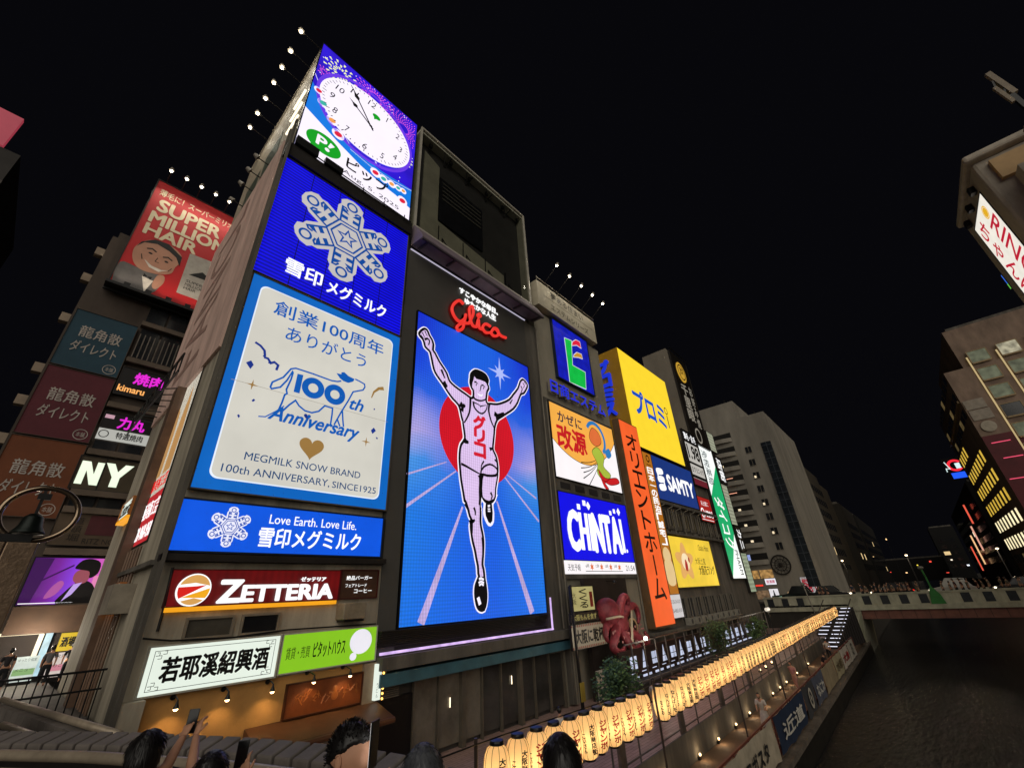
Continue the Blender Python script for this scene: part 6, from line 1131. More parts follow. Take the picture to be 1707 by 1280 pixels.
for k in range(5):
    u = -.8+k*1.2
    obj('uplight', MB().fbox(FL, u, u+.35, 21.1, 21.35, .7, 1.0), BLACKM, label='small black uplight box on the catwalk, %s from the left' % ('first', 'second', 'third', 'fourth', 'fifth')[k], cat='uplight', group='uplights on the catwalk'); lamp('light', 'SPOT', FL.p(u, 21.4, .95), 60, (1, .85, .7), None, .1, FL.p(u, 25, 0), 110, .8)
# three dark name banners
for nm, z0, z1, c, lab in (('a', 14.55, 18.7, '#24414f', 'dark teal wall banner with pale characters, topmost of three'), ('b', 9.95, 14.4, '#57232c', 'dark maroon wall banner with pale characters, middle of three'), ('c', 5.4, 9.8, '#6a3a20', 'dark rust wall banner with pale characters, lowest of three')):
    t = panel('wall_banner', lab, FL, -2.32, z0, .85, z1, md('banner_'+c[1:], c, .8, .2, .7), .1, .03, DK, 'banner', 'name banners on the street block', 'cloth')
    mb = MB(); wr(mb, FL, '龍角散', -1.75, z0+2.25, .35, z0+3.1, .02, .008); wr(mb, FL, 'ダイレクト', -1.85, z0+1.15, .4, z0+1.95, .02, .008); mb.ring(FL, .35, z0+.45, .3, .34, .02, 24); wr(mb, FL, '本舗', .15, z0+.3, .55, z0+.6, .02); obj('lettering', mb, md('banner_pale', '#a8a098', .7), t)
t = panel('grill_sign', 'black window sign with magenta characters and small amber words under', FL, 1.0, 13.5, 3.6, 15.5, md('sign_black2', '#0d0b0c', .4), .15, .04)
obj('neon_letter', wr(MB(), FL, '焼肉', 1.75, 14.45, 3.3, 15.3, .02, .03), me('neon_magenta', '#e020d0', 1.0), t)
obj('amber_lettering', wr(MB(), FL, 'kimaru', 1.1, 13.75, 2.5, 14.2, .02, .03), me('neon_amber', '#ffb060', 1.0), t)
t = panel('restaurant_sign', 'black window sign with magenta characters above a white strip of characters', FL, 1.05, 11.15, 3.7, 12.15, md('sign_black2', '#0d0b0c'), .15, .04)
obj('neon_letter', wr(MB(), FL, '力丸', 1.85, 11.2, 3.2, 12.0, .02, .03), me('neon_magenta', '#e020d0'), t)
obj('open_plate', MB().rect(FL, 1.1, 11.75, 1.55, 12.0, .02), me('plate_pale', '#d8a8b8', .7), t)
obj('white_strip', MB().fbox(FL, 1.05, 3.7, 10.35, 11.05, -.1, .03), me('strip_dim', '#c4c4bc', .7, True), t)
mb = MB(); wr(mb, FL, '特選焼肉', 1.95, 10.5, 3.3, 10.92, .04, .02); mb.ring(FL, 1.35, 10.7, .2, .25, .04, 18); obj('lettering', mb, BLACK_P, t)
t = panel('letters_window', 'dim shop window with two big white glowing capitals', FL, .82, 7.2, 3.9, 9.15, md('dim_window', '#4a4030', .4, .3, 1), .15, .05)
mb = MB()
mb.flat(FL, [(.95, 7.45), (1.28, 7.45), (1.28, 8.3), (1.62, 7.45), (1.98, 7.45), (1.98, 8.85), (1.66, 8.85), (1.66, 8.1), (1.34, 8.85), (.95, 8.85)], .03)
mb.flat(FL, [(2.52, 7.45), (2.9, 7.45), (2.9, 8.05), (3.4, 8.9), (2.98, 8.9), (2.72, 8.4), (2.46, 8.9), (2.05, 8.9), (2.52, 8.05)], .03); obj('letter', mb, me('letter_mint', '#eefce0', 1.0, True), t)
obj('window_bar', MB().fbox(FL, 2.0, 2.05, 7.2, 9.15, 0, .02), BLACKM, t)
t = panel('plate_row', 'dim brown panel with carved characters and a maroon poster under the glowing capitals', FL, .9, 4.0, 3.9, 5.75, md('plate_brown', '#554636', .7, .3, 1), .1, .03)
obj('maroon_poster', MB().rect(FL, 2.3, 4.6, 3.85, 5.7, .02), md('poster_maroon', '#4c1a20', .6), t)
mb = MB(); wcol(mb, FL, '道頓堀', 1.6, 4.2, 2.1, 5.6, .02); wr(mb, FL, 'RITZ NOI', 2.3, 4.1, 3.8, 4.4, .02); obj('carving', mb, md('carve_dark', '#2c241c', .7), t)
# video screen with a man in a dark suit
mv, n, l, b = _base('video_magenta'); tc = n.new('ShaderNodeTexCoord'); sx = n.new('ShaderNodeSeparateXYZ'); l.new(tc.outputs['Object'], sx.inputs[0])
rp = n.new('ShaderNodeValToRGB'); m1 = n.new('ShaderNodeMapRange'); m1.inputs['From Min'].default_value = -1.7; m1.inputs['From Max'].default_value = 1.7; l.new(sx.outputs[0], m1.inputs['Value']); l.new(m1.outputs[0], rp.inputs[0])
E_ = rp.color_ramp.elements; E_[0].color = C('#3a0a52'); E_[1].color = C('#e87ab8'); e = E_.new(.3); e.color = C('#7a1c9c'); e = E_.new(.5); e.color = C('#8a3ae0'); e = E_.new(.72); e.color = C('#d050c8')
l.new(rp.outputs[0], b.inputs['Emission Color']); b.inputs['Emission Strength'].default_value = .85; b.inputs['Base Color'].default_value = (.01, .01, .01, 1); mv.cycles.emission_sampling = 'AUTO'
t = panel('video_screen', 'magenta LED screen showing a dark-haired man in a black suit in profile', FL, .75, .98, 4.2, 3.32, mv, .15, .05, BLACKM, 'LED screen', pname='screen')
q = lambda P: [(.75+a*3.3, .98+b*2.34) for a, b in P]
mn = obj('suit', MB().flat(FL, smooth(q([(.45, 0), (.5, .25), (.62, .48), (.72, .5), (.85, .36), (.9, 0)]), True, 3), .02), md('video_black', '#0a0608', .6), t)
obj('face', MB().flat(FL, smooth(q([(.54, .55), (.55, .68), (.62, .75), (.74, .72), (.74, .5), (.66, .42), (.58, .46)]), True, 3), .022), me('video_face', '#b05a68', .6), mn)
obj('hair', MB().flat(FL, smooth(q([(.52, .78), (.58, .95), (.7, .99), (.83, .9), (.84, .66), (.75, .55), (.72, .7), (.6, .74)]), True, 3), .026), md('video_black', '#0a0608'), mn)
obj('shirt', MB().flat(FL, q([(.5, .05), (.58, .42), (.68, .46), (.6, .2)]), .024), me('video_lilac', '#c8a8f0', .8), mn)
obj('hand', MB().flat(FL, smooth(q([(.28, .12), (.32, .35), (.4, .5), (.46, .42), (.4, .2)]), True, 3), .02), me('video_pink', '#c060b0', .7), mn)
obj('pink_panel', MB().ribbon(FL, [(3.3, 2.5), (3.45, 2.75), (4.1, 2.75), (4.1, 1.4), (3.5, 1.4)], .05, .012).rect(FL, 3.4, 1.5, 4.1, 2.4, .008), me('video_rose', '#f08cc0', .8), t)
obj('shade_bar', MB().flat(FL, [(.76, 3.3), (1.5, 3.3), (1.2, 1.0), (.76, 1.0)], .008).flat(FL, [(1.3, 2.2), (2.4, 3.0), (2.4, 2.9), (1.3, 2.1)], .01), me('video_plum', '#4a0c66', .5), t)
obj('text_line', MB().rect(FL, .8, 1.03, 2.9, 1.07, .02), WHITE_E, t)
# far dark building on the left
fb_ = thing('distant_building', 'dark grey building with a pinkish red rooftop panel, behind the street block', 'building', (-24, 62, -2.6))
obj('wall', MB().box(-34, -13.6, 60, 80, -2.6, 47.5), md('far_dark', '#3d3a37', .85, .3, .3), fb_)
obj('roof_panel', MB().box(-34, -15.0, 59.8, 60.4, 47.6, 52.5), me('panel_rose', '#b04050', .6, True, .1, .5), fb_)
mb = MB()
for k in range(12): mb.box(-34, -13.5, 59.7, 60, 3+k*3.6, 3.5+k*3.6)
obj('floor_band', mb, md('far_band', '#55504a', .8), fb_)
# ---------------- ring monument, railings of the near bridge ----------------
t = thing('bell_monument', 'polished metal ring on a steel pillar framing a hanging dark bell', 'monument', (.05, 13, -2.35))
FR_ = Fr((0, 13, 0), (1, 0, 0))
METAL = md('polished_bronze', '#8c7a66', .18, .3, 2, .95)
obj('ring', MB().tube([FR_.p(.06+.55*math.cos(2*PI*i/40), 2.02+.52*math.sin(2*PI*i/40)) for i in range(41)], .055, 10, cap=False), METAL, t, smooth=True)
obj('pillar', MB().box(-.75, -.22, 12.8, 13.3, -2.35, 1.45).box(-.21, .22, 12.8, 13.3, -2.35, 1.45), md('brushed_brown', '#85705c', .38, .5, 1.2, .75, bump=.3), t, bevel=.02)
obj('bell', MB().lathe((.0, 13, 1.72), [(.0, .3), (.08, .29), (.15, .22), (.18, .05), (.24, -.05), (.26, -.09), (.22, -.09), (.0, -.05)], 20), md('bell_dark', '#1c2320', .35, .3, 3, .6), t, smooth=True)
obj('hanger', MB().bar((0, 13, 2.0), (0, 13, 2.5), .05).box(-.08, .12, 12.95, 13.05, 2.3, 2.42), BLACKM, t)
obj('base_block', MB().box(-.5, .1, 12.85, 13.15, 1.46, 1.6), BLACKM, t)
STONE = md('parapet_slate', '#6b645e', .7, .3, 2, bump=.2)
pts = [(.25, 10.6), (.58, 9.9), (1.08, 8.96), (1.54, 8.1), (1.95, 7.15), (2.36, 6.2), (2.72, 5.1), (2.88, 4.45), (2.95, 3.9), (2.93, 3.2), (2.8, 2.4), (2.5, 1.5), (2.1, .7), (1.6, 0)]
PT = [Vector((p.x, p.y, 0)) for p in smooth3([(a, b, 0) for a, b in pts], 12)]
dense = [PT[0]]; acc = 0
for p, q in zip(PT, PT[1:]):
    d = (q-p).length
    while acc+d >= .26:
        k = (.26-acc)/d; p = p+(q-p)*k; dense.append(p.copy()); d = (q-p).length; acc = 0
    acc += d
t = thing('bridge_parapet', 'curved parapet of the near bridge with dark slate coping blocks and steel tube', 'parapet', (2.3, 6.2, -2.35))
cop = MB(); wl = MB(); tb = []
for p, q in zip(dense, dense[1:]):
    d = (q-p).normalized(); nrm = Vector((d.y, -d.x, 0)); nrm = -nrm if nrm.dot(p-Vector((-2, 5, 0))) < 0 else nrm
    a, b = p+d*.022, q-d*.022
    o_, i_ = nrm*.10, -nrm*.16
    vs = []
    for z0, oo in ((-1.42, i_), (-1.42, o_), (-1.25, o_), (-1.32, i_)): vs += [a+oo+Vector((0, 0, z0)), b+oo+Vector((0, 0, z0))]
    cop.add(vs, [(0, 1, 3, 2), (2, 3, 5, 4), (4, 5, 7, 6), (6, 7, 1, 0), (0, 2, 4, 6), (1, 7, 5, 3)])
    wl.add([p+nrm*.08+Vector((0, 0, -2.35)), q+nrm*.08+Vector((0, 0, -2.35)), q+nrm*.08+Vector((0, 0, -1.43)), p+nrm*.08+Vector((0, 0, -1.43)), p-nrm*.05+Vector((0, 0, -2.35)), q-nrm*.05+Vector((0, 0, -2.35)), q-nrm*.05+Vector((0, 0, -1.43)), p-nrm*.05+Vector((0, 0, -1.43))], [(0, 1, 2, 3), (7, 6, 5, 4)])
    tb.append(p-nrm*.28+Vector((0, 0, -1.40)))
obj('coping', cop, STONE, t, bevel=.015); obj('wall_panel', wl, md('panel_dark', '#2d2825', .8, .3, 2), t)
obj('handrail', MB().tube(tb, .055, 10), md('tube_steel', '#a89a86', .4, .25, 4, .4), t, smooth=True)
obj('lower_tube', MB().tube([v+Vector((0, 0, -.14)) for v in tb], .025, 8), md('tube_steel', '#8b7f70'), t, smooth=True)
def ramp(a, b, label):
    t = thing('stair_parapet', label, 'parapet', ((a[0]+b[0])/2, (a[1]+b[1])/2, -3.0), 'sloping parapets beside the bridge stairs')
    a = Vector(a); b = Vector(b); n_ = int((b-a).length/.5); c_ = MB()
    for k in range(n_):
        p = a+(b-a)*(k/n_); q = a+(b-a)*((k+.94)/n_); c_.bar(p+Vector((0, 0, -.22)), q+Vector((0, 0, -.22)), .3, .3)
    obj('coping', c_, STONE, t); obj('handrail', MB().tube([a, b], .06), md('tube_steel', '#8b7f70'), t, smooth=True)
    obj('wall_panel', MB().bar(a+Vector((0, 0, -.9)), b+Vector((0, 0, -.9)), .18, 1.1), md('panel_dark', '#2d2825'), t)
ramp((.86, 18.1, -1.6), (1.95, 10.3, -1.6), 'sloping slate parapet with steel tube, the upper of two beside the bridge end')
ramp((.84, 14.6, -1.72), (1.42, 10.9, -1.72), 'sloping slate parapet with steel tube, the lower of two beside the bridge end')
t = thing('black_railing', 'black iron railing with thin upright bars before the shop entrance', 'railing', (1, 20, -2.6))
F12 = Fr((0, 20, 0), (1, 0, 0)); mb = MB(); mb.fbox(F12, -.2, 3.0, -1.36, -1.3, -.03, .03); mb.fbox(F12, -.2, 3.0, -1.85, -1.8, -.02, .02)
obj('rail', mb, BLACKM, t)
for k in range(16): obj('bar', MB().fbox(F12, -.1+k*.2, -.07+k*.2, -2.6, -1.33, -.015, .015), BLACKM, t)
# ---------------- far bridge ----------------
XB = 75.0
FBR = Fr((XB, 0, 0), (0, -1, 0))      # the bridge face towards us: u = -y
t = thing('far_bridge', 'low road bridge with pale parapet, dark square plaques and rust-pink girder over the canal', 'bridge', (79, -2, -4.8))
STN = md('bridge_stone', '#b0ac96', .75, .35, 1.2, bump=.15, streak=.5)
obj('girder', MB().add([FBR.p(u, v, w) for u, dz in [(-8.6+i*2.0, -.15-.012*(i-7)**2*.3) for i in range(21)] for v, w in ((-3.72, 0), (-4.7+dz*.0, 0), (-4.7, -10), (-3.72, -10))],
    [(4*i+j, 4*i+(j+1) % 4, 4*i+4+(j+1) % 4, 4*i+4+j) for i in range(20) for j in range(4)]), md('girder_pink', '#7d5246', .7, .3, 1.5, bump=.1), t)
mb = MB()
for i in range(14): obj('girder_rib', MB().fbox(FBR, -8.0+i*1.3, -7.92+i*1.3, -4.7, -3.74, .0, .04), md('girder_rib', '#5a3c34', .7), t)
obj('road', MB().box(75.4, 84.4, -34, 20, -3.1, -2.62), md('asphalt', '#2c2a28', .9), t)
obj('ledge', MB().fbox(FBR, -19, 34, -3.72, -3.2, -.8, .25), STN, t)
pr = obj('parapet', MB().fbox(FBR, -19, 34, -3.2, -2.02, -.35, .0).fbox(FBR, -19, 34, -2.02, -1.86, -.42, .08), STN, t)
mb = MB()
for k in range(-12, 20):
    y = 7.0-k*1.86
    if abs(y-.3) < .9 or 8.2 < y < 12.6: continue
    obj('plaque', MB().fbox(FBR, -y-.4, -y+.4, -3.1, -2.12, .0, .03), md('plaque_dark', '#33363a', .45, .4, 4, .4), pr)
obj('back_parapet', MB().box(84.4, 84.7, -34, 20, -3.1, -1.9), STN, t)
obj('abutment', MB().add([(74.9, 8.0, -3.72), (74.9, 10.6, -3.72), (74.9, 10.6, -9), (72.5, 8.6, -9), (85, 8.0, -3.72), (85, 10.6, -3.72), (85, 10.6, -9), (85, 8.6, -9)], [(0, 3, 2, 1), (4, 5, 6, 7), (0, 4, 7, 3), (1, 2, 6, 5), (0, 1, 5, 4)]), STN, t)
obj('under_wall', MB().box(75.2, 84.8, 9.2, 18.5, -9, -3.73), md('under_dark', '#4a4238', .85, .3, 1), t)
t = thing('green_lamp_post', 'lamp post with flared green base standing on the far bridge parapet', 'lamp post', (74.7, .35, -3.2))
GR = md('green_paint', '#2f7a34', .5, .3, 2)
obj('base', MB().add([FBR.p(u, v, w) for w in (.1, .3) for u, v in ((-.95, -3.2), (.4, -3.2), (.2, -2.2), (-.2, -1.5), (-.55, -1.5), (-.75, -2.2))], [(0, 5, 4, 3, 2, 1), (6, 7, 8, 9, 10, 11)]+[(i, (i+1) % 6, 6+(i+1) % 6, 6+i) for i in range(6)]), GR, t)
obj('post', MB().tube([(74.8, .37, -1.5), (74.8, .4, -.4), (74.7, .48, .5)], .09, 8), GR, t)
obj('lamp_head', MB().blob((74.7, .5, .7), (.28, .28, .2), 12, 8), md('lamp_grey', '#8a857a', .4), t, smooth=True)
t = thing('lamp_post', 'slim pale lamp post at the head of the bridge stairs', 'lamp post', (73.6, 12.9, -4))
obj('post', MB().tube([(73.6, 12.9, -4), (73.6, 13.2, -.6)], .07), STEEL, t); obj('lamp_head', MB().blob((73.6, 13.25, -.4), .25, 12, 8), md('lamp_grey', '#8a857a'), t, smooth=True)
# ---- cars ----
def car(label, col, x, y, heading, tall=1.0):
    t = thing('parked_car', label, 'car', (x, y, -2.6), 'cars crossing the far bridge'); c, s = math.cos(heading), math.sin(heading)
    def X(pts): return [(x+p[0]*c-p[1]*s, y+p[0]*s+p[1]*c, -2.6+p[2]) for p in pts]
    pr_ = [(-2.2, .3), (-2.25, .75), (-2.1, .95), (-1.9, 1.0), (-1.35, 1.55*tall), (.35, 1.6*tall), (1.1, 1.02), (2.05, .85), (2.25, .6), (2.2, .3)]
    mb = MB(); n_ = len(pr_); vs = []
    for sy in (-1, 1): vs += [(px, sy*(.86 if pz < 1.2 else .68), pz) for px, pz in pr_]
    mb.add(X(vs), [tuple(range(n_)), tuple(range(n_, 2*n_))[::-1]]+[((i+1) % n_, i, n_+i, n_+(i+1) % n_) for i in range(n_)])
    obj('body', mb, md('car_'+col[1:], col, .3, .08, 1, .1), t, bevel=.04)
    g = MB()
    for sy in (-1, 1): g.add(X([(-1.75, sy*.83, 1.03), (.95, sy*.84, 1.03), (.3, sy*.70, 1.5*tall), (-1.3, sy*.70, 1.48*tall)]), [(0, 1, 2, 3)])
    g.add(X([(1.06, -.74, 1.06), (1.06, .74, 1.06), (.42, .6, 1.56*tall), (.42, -.6, 1.56*tall)]), [(0, 1, 2, 3)]); g.add(X([(-1.88, -.74, 1.03), (-1.88, .74, 1.03), (-1.42, .6, 1.5*tall), (-1.42, -.6, 1.5*tall)]), [(3, 2, 1, 0)])
    obj('glass', g, GLASS, t)
    for wx in (-1.35, 1.35):
        for sy in (-1, 1):
            p = X([(wx, sy*.84, .32)])[0]
            w_ = obj('wheel', MB().lathe(p, [(.0, -.1), (.32, -.1), (.34, 0), (.32, .1), (0, .1)], 16, (-s, c, 0)), BLACKM, t)
            obj('rim', MB().lathe(p, [(.0, -.115), (.18, -.115), (.18, .115), (0, .115)], 10, (-s, c, 0)), STEEL, w_)
    for sy in (-.6, .6):
        p = X([(2.2, sy, .7)])[0]; obj('headlight', MB().blob(p, .1, 8, 6), me('headlight_white', '#fff0d0', 3.0), t, smooth=True)
        p = X([(-2.22, sy, .8)])[0]; obj('tail_light', MB().blob(p, .08, 8, 6), me('tail_red', '#ff2014', 1.2), t, smooth=True)
car('white estate car crossing the far bridge beside the green lamp post', '#b8b4ac', 80.2, -1.6, PI/2, 1.25)
car('dark car on the far bridge left of the white car', '#1c1c20', 80.2, 4.4, PI/2, 1.1)
car('black car at the left end of the far bridge, in front of the blank-walled building', '#121214', 81.0, 15.6, PI/2, 1.25)
car('dark grey car on the far bridge near the stair head', '#26262a', 81.0, 11.3, -PI/2, 1.15)
car('grey car on the far bridge at the right edge of the view', '#4a4a4c', 80.6, -7.6, PI/2, 1.1)
# ---------------- hotel with the wheel ----------------
h = thing('hotel_building', 'tall blank-walled beige building with small square windows and a wheel ornament', 'building', (105, 20, -3))
HB = md('hotel_beige', '#8d877c', .85, .35, .35, bump=.1, streak=.75)
FH = Fr((95, 0, 0), (0, -1, 0))       # face towards us: u = -y
obj('wall', MB().box(95, 125, 13.9, 18.9, -3, 31.7), HB, h); obj('tower_wall', MB().box(95.02, 112, 18.9, 33, -3, 35.8), HB, h)
obj('roof', MB().box(97, 106, 19.5, 30, 35.8, 36.5), CONC_D, h)
for k in range(8):
    z = 24.0-k*2.66
    w_ = obj('window', MB().fbox(FH, -19.3, -18.2, z, z+1.25, -.02, .03), GLASS, h); obj('window_frame', MB().fbox(FH, -18.8, -18.7, z, z+1.25, .03, .05).fbox(FH, -19.35, -18.15, z-.1, z, .0, .08), md('frame_grey', '#6e675c'), w_)
obj('stair_glass', MB().fbox(FH, -16.2, -14.4, -1.0, 25.4, .0, .12), mg('stair_glass', (.02, .025, .032, 1), .15), h)
mb = MB()
for k in range(20): mb.fbox(FH, -16.25, -14.35, -1+k*1.35, -.88+k*1.35, .12, .2)
mb.fbox(FH, -15.35, -15.25, -1, 25.4, .12, .18); obj('stair_mullion', mb, md('mullion_blue', '#3a4048', .4), h)
for k in range(9):
    z = 27.6-k*3.0
    w_ = obj('balcony', MB().fbox(FH, -26.6, -21.2, z, z+1.5, .0, .06), md('balcony_dark', '#17140f', .6, .3), h)
    mb = MB(); pts = [(-26.6+.45*i, .2+.55*math.sin(PI*i/12)) for i in range(13)]
    mb.add([FH.p(u, v, w) for u, w in pts for v in (z-.5, z+.35)], [(2*i, 2*i+2, 2*i+3, 2*i+1) for i in range(12)]); mb.add([FH.p(u, z-.5, w) for u, w in pts]+[FH.p(-26.6, z-.5, 0), FH.p(-21.2, z-.5, 0)], [tuple(range(13))+(14, 13)])
    obj('balcony_front', mb, HB, w_)
    if k in (3, 4): obj('neon_line', MB().fbox(FH, -25.8, -23.2, z+1.0, z+1.1, .1, .2), me('neon_peach', '#ffb090', 1.1), w_)
obj('lit_room', MB().fbox(FH, -26.4, -24.2, 3.9, 5.0, .07, .1), me('room_blue', '#98a8e0', .9, True, .4, 1.2), h)
for u0, u1, z0, z1, c, e in ((-26.6, -23.6, .8, 2.2, '#c89858', .55), (-23.4, -21.2, .8, 2.2, '#d0a060', .5), (-25.4, -22.8, -2.6, -1.2, '#a08060', .4), (-19.8, -17.2, -2.9, -1.6, '#c0a078', .5)):
    obj('shop_window', MB().fbox(FH, u0, u1, z0, z1, .02, .08), me('shop_lit_'+c[1:], c, e, True, .6, 1.8), h)
t = thing('wheel_ornament', 'round spoked wheel ornament fixed low on the blank beige wall', 'ornament', FH.p(-19.45, 1.3, .1))
obj('rim', MB().tube([FH.p(-19.45+1.55*math.cos(2*PI*i/36), 2.85+1.6*math.sin(2*PI*i/36), .25) for i in range(37)], .12, 6, cap=False).tube([FH.p(-19.45+.95*math.cos(2*PI*i/30), 2.85+.98*math.sin(2*PI*i/30), .25) for i in range(31)], .06, 6, cap=False), md('wheel_dark', '#221c16', .6), t)
mb = MB()
for k in range(14): a = 2*PI*k/14; mb.bar(FH.p(-19.45, 2.85, .22), FH.p(-19.45+1.55*math.cos(a), 2.85+1.6*math.sin(a), .22), .07)
mb.lathe(FH.p(-19.45, 2.85, .1), [(.0, .25), (.3, .22), (.32, 0)], 14, FH.n); obj('spoke', mb, md('wheel_dark', '#221c16'), t)
def shopsign(nm, label, u0, v0, u1, v1, c, words=None, ink='#a02030'):
    t = panel(nm, label, FH, u0, v0, u1, v1, me('far_sign_'+c[1:], c, .95, True, .12, 1), .1, .04)
    if words: obj('lettering', wr(MB(), FH, words, u0+.2, v0+.25, u1-.2, v1-.25, .02, .02), me('far_ink_'+ink[1:], ink, .8), t)
shopsign('shop_sign', 'small white shop sign with pink characters beside the wheel ornament', -22.9, -.3, -21.1, .7, '#e8e4ec', '居酒屋', '#c04060')
shopsign('neon_sign', 'thin red neon bar sign below the small white shop sign', -25.0, -.5, -23.4, -.2, '#f04030')
shopsign('poster_sign', 'white upright poster sign with red foot under the wheel ornament', -22.7, -3.0, -21.2, -1.0, '#e4e0e4', '人', '#18181c')
shopsign('panel_sign', 'grid of pale menu panels right of the wheel ornament', -17.2, -2.0, -14.8, .6, '#d0ccd0', '特選 牛', '#a02030')
# ---------------- far left-bank row ----------------
def block(nm, label, x0, x1, y0, y1, z1, c, wins, z0=-3):
    t = thing(nm, label, 'building', ((x0+x1)/2, (y0+y1)/2, z0)); obj('wall', MB().box(x0, x1, y0, y1, z0, z1), md('wall_'+c[1:], c, .85, .25, .3, streak=.5), t)
    obj('roof', MB().box(x0+.6, x1-.6, y0+.6, y1-.6, z1, z1+.7), CONC_D, t)
    rr = random.Random(int(x0)); F = Fr((0, y0, 0), (1, 0, 0)) if y0 > 0 else None
    for (F2, a0, a1) in wins:
        nf = int((z1-4)/3.1)
        for f in range(nf):
            nn = max(2, int((a1-a0)/3.2)); 
            for k in range(nn):
                u = a0+(k+.2)*(a1-a0)/nn; wd = (a1-a0)/nn*.6; lit = rr.random() < (.05 if x0 < 180 else .02)
                m = me('lit_window_%d' % rr.randint(0, 2), rr.choice(['#ffdca0', '#fff0d0', '#e8c890']), .9) if lit else GLASS
                obj('window', MB().fbox(F2, u, u+wd, 2+f*3.1, 3.7+f*3.1, .01, .06), m, t)
    return t
W1 = lambda y: Fr((0, y, 0), (1, 0, 0)); W2 = lambda x: Fr((x, 0, 0), (0, -1, 0))
# rooms with a light on in the hotel
for k, (u, z) in enumerate(((-19.3, 8.04), (-19.3, 13.36), (-19.3, 18.68))): obj('lit_room', MB().fbox(FH, u+.1, u+.45, z+.15, z+.6, .035, .04), me('room_warm', '#ffe8c0', .9), h)
for k in (0, 2, 5, 6, 7): obj('lit_room', MB().fbox(FH, -25.4+.3*k, -24.9+.3*k, 28.1-k*3.0, 28.5-k*3.0, .07, .1), me('room_warm', '#ffe8c0', .9), h)
obj('roof_mast', MB().bar(FH.p(-29, 35.8, -4), FH.p(-29, 38.5, -4), .2).bar(FH.p(-21, 35.8, -3), FH.p(-21, 37.6, -3), .3).bar(FH.p(-16, 31.7, -3), FH.p(-16, 33.2, -3), .2), BLACKM, h)
block('flat_block', 'dim balconied block right of the wheel building on the left bank', 125.2, 150, 14.6, 30, 26.5, '#3d372f', [(W1(14.6), 125.5, 149.5)])
block('flat_block', 'bare flat-topped tower beyond the dim balconied block', 150.2, 172, 15.3, 30, 25.8, '#453e34', [(W2(150.2), -22, -16)])
block('flat_block', 'darker stepped block beyond the bare flat-topped tower', 172.2, 205, 13.5, 30, 21.5, '#2e2a24', [(W1(13.5), 173, 204)])
block('flat_block', 'lowest and farthest dark block on the left bank', 205.2, 280, 13.0, 30, 21, '#1c1a17', [(W1(13.0), 206, 278)])
t = block('far_tower', 'distant dark tower closing the canal view, with a few lit windows', 330, 350, -18, -8, 22, '#100f0e', [(W2(330), 9, 17)])
t = block('far_tower', 'long low dark building closing the end of the canal', 300, 320, -8, 18, 7, '#100f0e', [(W2(300), -16, 6)])
# small lit shop signs of the street beyond the bridge
rr = random.Random(21)
cols = [('#fff0d8', 1.1), ('#ffd090', 1.1), ('#f04838', 1.0), ('#e8f0ff', 1.1), ('#ffb878', 1.0), ('#f8e050', .9)]
words_ = ['white', 'amber', 'red', 'cool white', 'peach', 'yellow']
spots = [(y, z) for y, z in ((17.6, .6), (16.2, 1.8), (12.6, .5), (11.4, -.6), (9.7, 4.9), (8.8, 1.6), (7.4, .8), (5.6, 1.6), (4.2, .4), (3.0, 1.0), (1.4, 2.0), (.2, .3), (-1.4, 2.6), (-3.0, 1.7), (-3.7, -.1), (-4.6, 3.6), (-5.5, 2.7), (-6.6, .6), (-8.0, 1.2), (-9.0, 2.2), (5.4, 8.8), (10.4, .9))][::2]
for i, (y, z) in enumerate(spots):
    k = rr.randrange(6); c, e = cols[k]; x = 150+rr.uniform(-6, 40); s = x/160; wv, hv = rr.uniform(.12, .6), rr.uniform(.12, .5)
    F = Fr((x, 0, 0), (0, -1, 0)); t = thing('street_sign', 'tiny glowing %s street sign far beyond the bridge' % words_[k], 'sign', (x, y*s, -3), 'tiny glowing signs far beyond the bridge')
    obj('lit_face', MB().fbox(F, -y*s-wv/2, -y*s+wv/2, z*s, z*s+hv, 0, .1), me('far_glow_%d' % k, c, e*1.3), t); obj('post', MB().bar((x+.1, y*s, -3), (x+.1, y*s, z*s), .06), BLACKM, t)
# street lamps beyond the bridge throw light on roadway and crowd
for k, (x, y) in enumerate(((90, 9.5), (88, 1.5), (90, -8))):
    t = thing('street_lamp', 'street lamp behind the far bridge, %s of three' % ('left', 'middle', 'right')[k], 'street lamp', (x, y, -2.8), 'street lamps behind the far bridge')
    obj('post', MB().tube([(x, y, -2.8), (x, y, 2.3), (x-.8, y, 2.6)], .07), BLACKM, t); obj('lamp_head', MB().blob((x-.9, y, 2.55), (.3, .18, .1), 10, 6), me('street_bulb', '#ffe0b0', 3.0), t, smooth=True)
    lamp('light', 'POINT', (x-.9, y, 2.2), 260, (1, .8, .55), t, .2)
# ---------------- right bank ----------------
r1 = thing('corner_tower', 'grey tower with rounded cornice and a white vertical sign across the canal', 'building', (57, -26, -3.2))
RG = md('tower_taupe', '#b0a696', .8, .35, .5, bump=.1, streak=.6)
RW = Fr((0, -17, 0), (-1, 0, 0))        # canal face of the right bank: u = -x
obj('wall', MB().box(52.4, 63.2, -40, -17.02, 6, 36.2), RG, r1, bevel=.3)
obj('lower_wall', MB().box(53.4, 62.6, -40, -17.6, -3.2, 5.98), RG, r1)
obj('cornice', MB().box(51.7, 63.7, -40, -16.6, 36.2, 37.0), RG, r1, bevel=.25)
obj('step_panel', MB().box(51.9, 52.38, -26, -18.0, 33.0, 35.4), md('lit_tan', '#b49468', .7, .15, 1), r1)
obj('step_wall', MB().box(50.8, 52.38, -30, -18.8, 6, 32.9), RG, r1)
mb = MB()
for k in range(5): mb.fbox(RW, -62.6, -53.6, 19.2-k*2.6, 19.3-k*2.6, .05, .1)
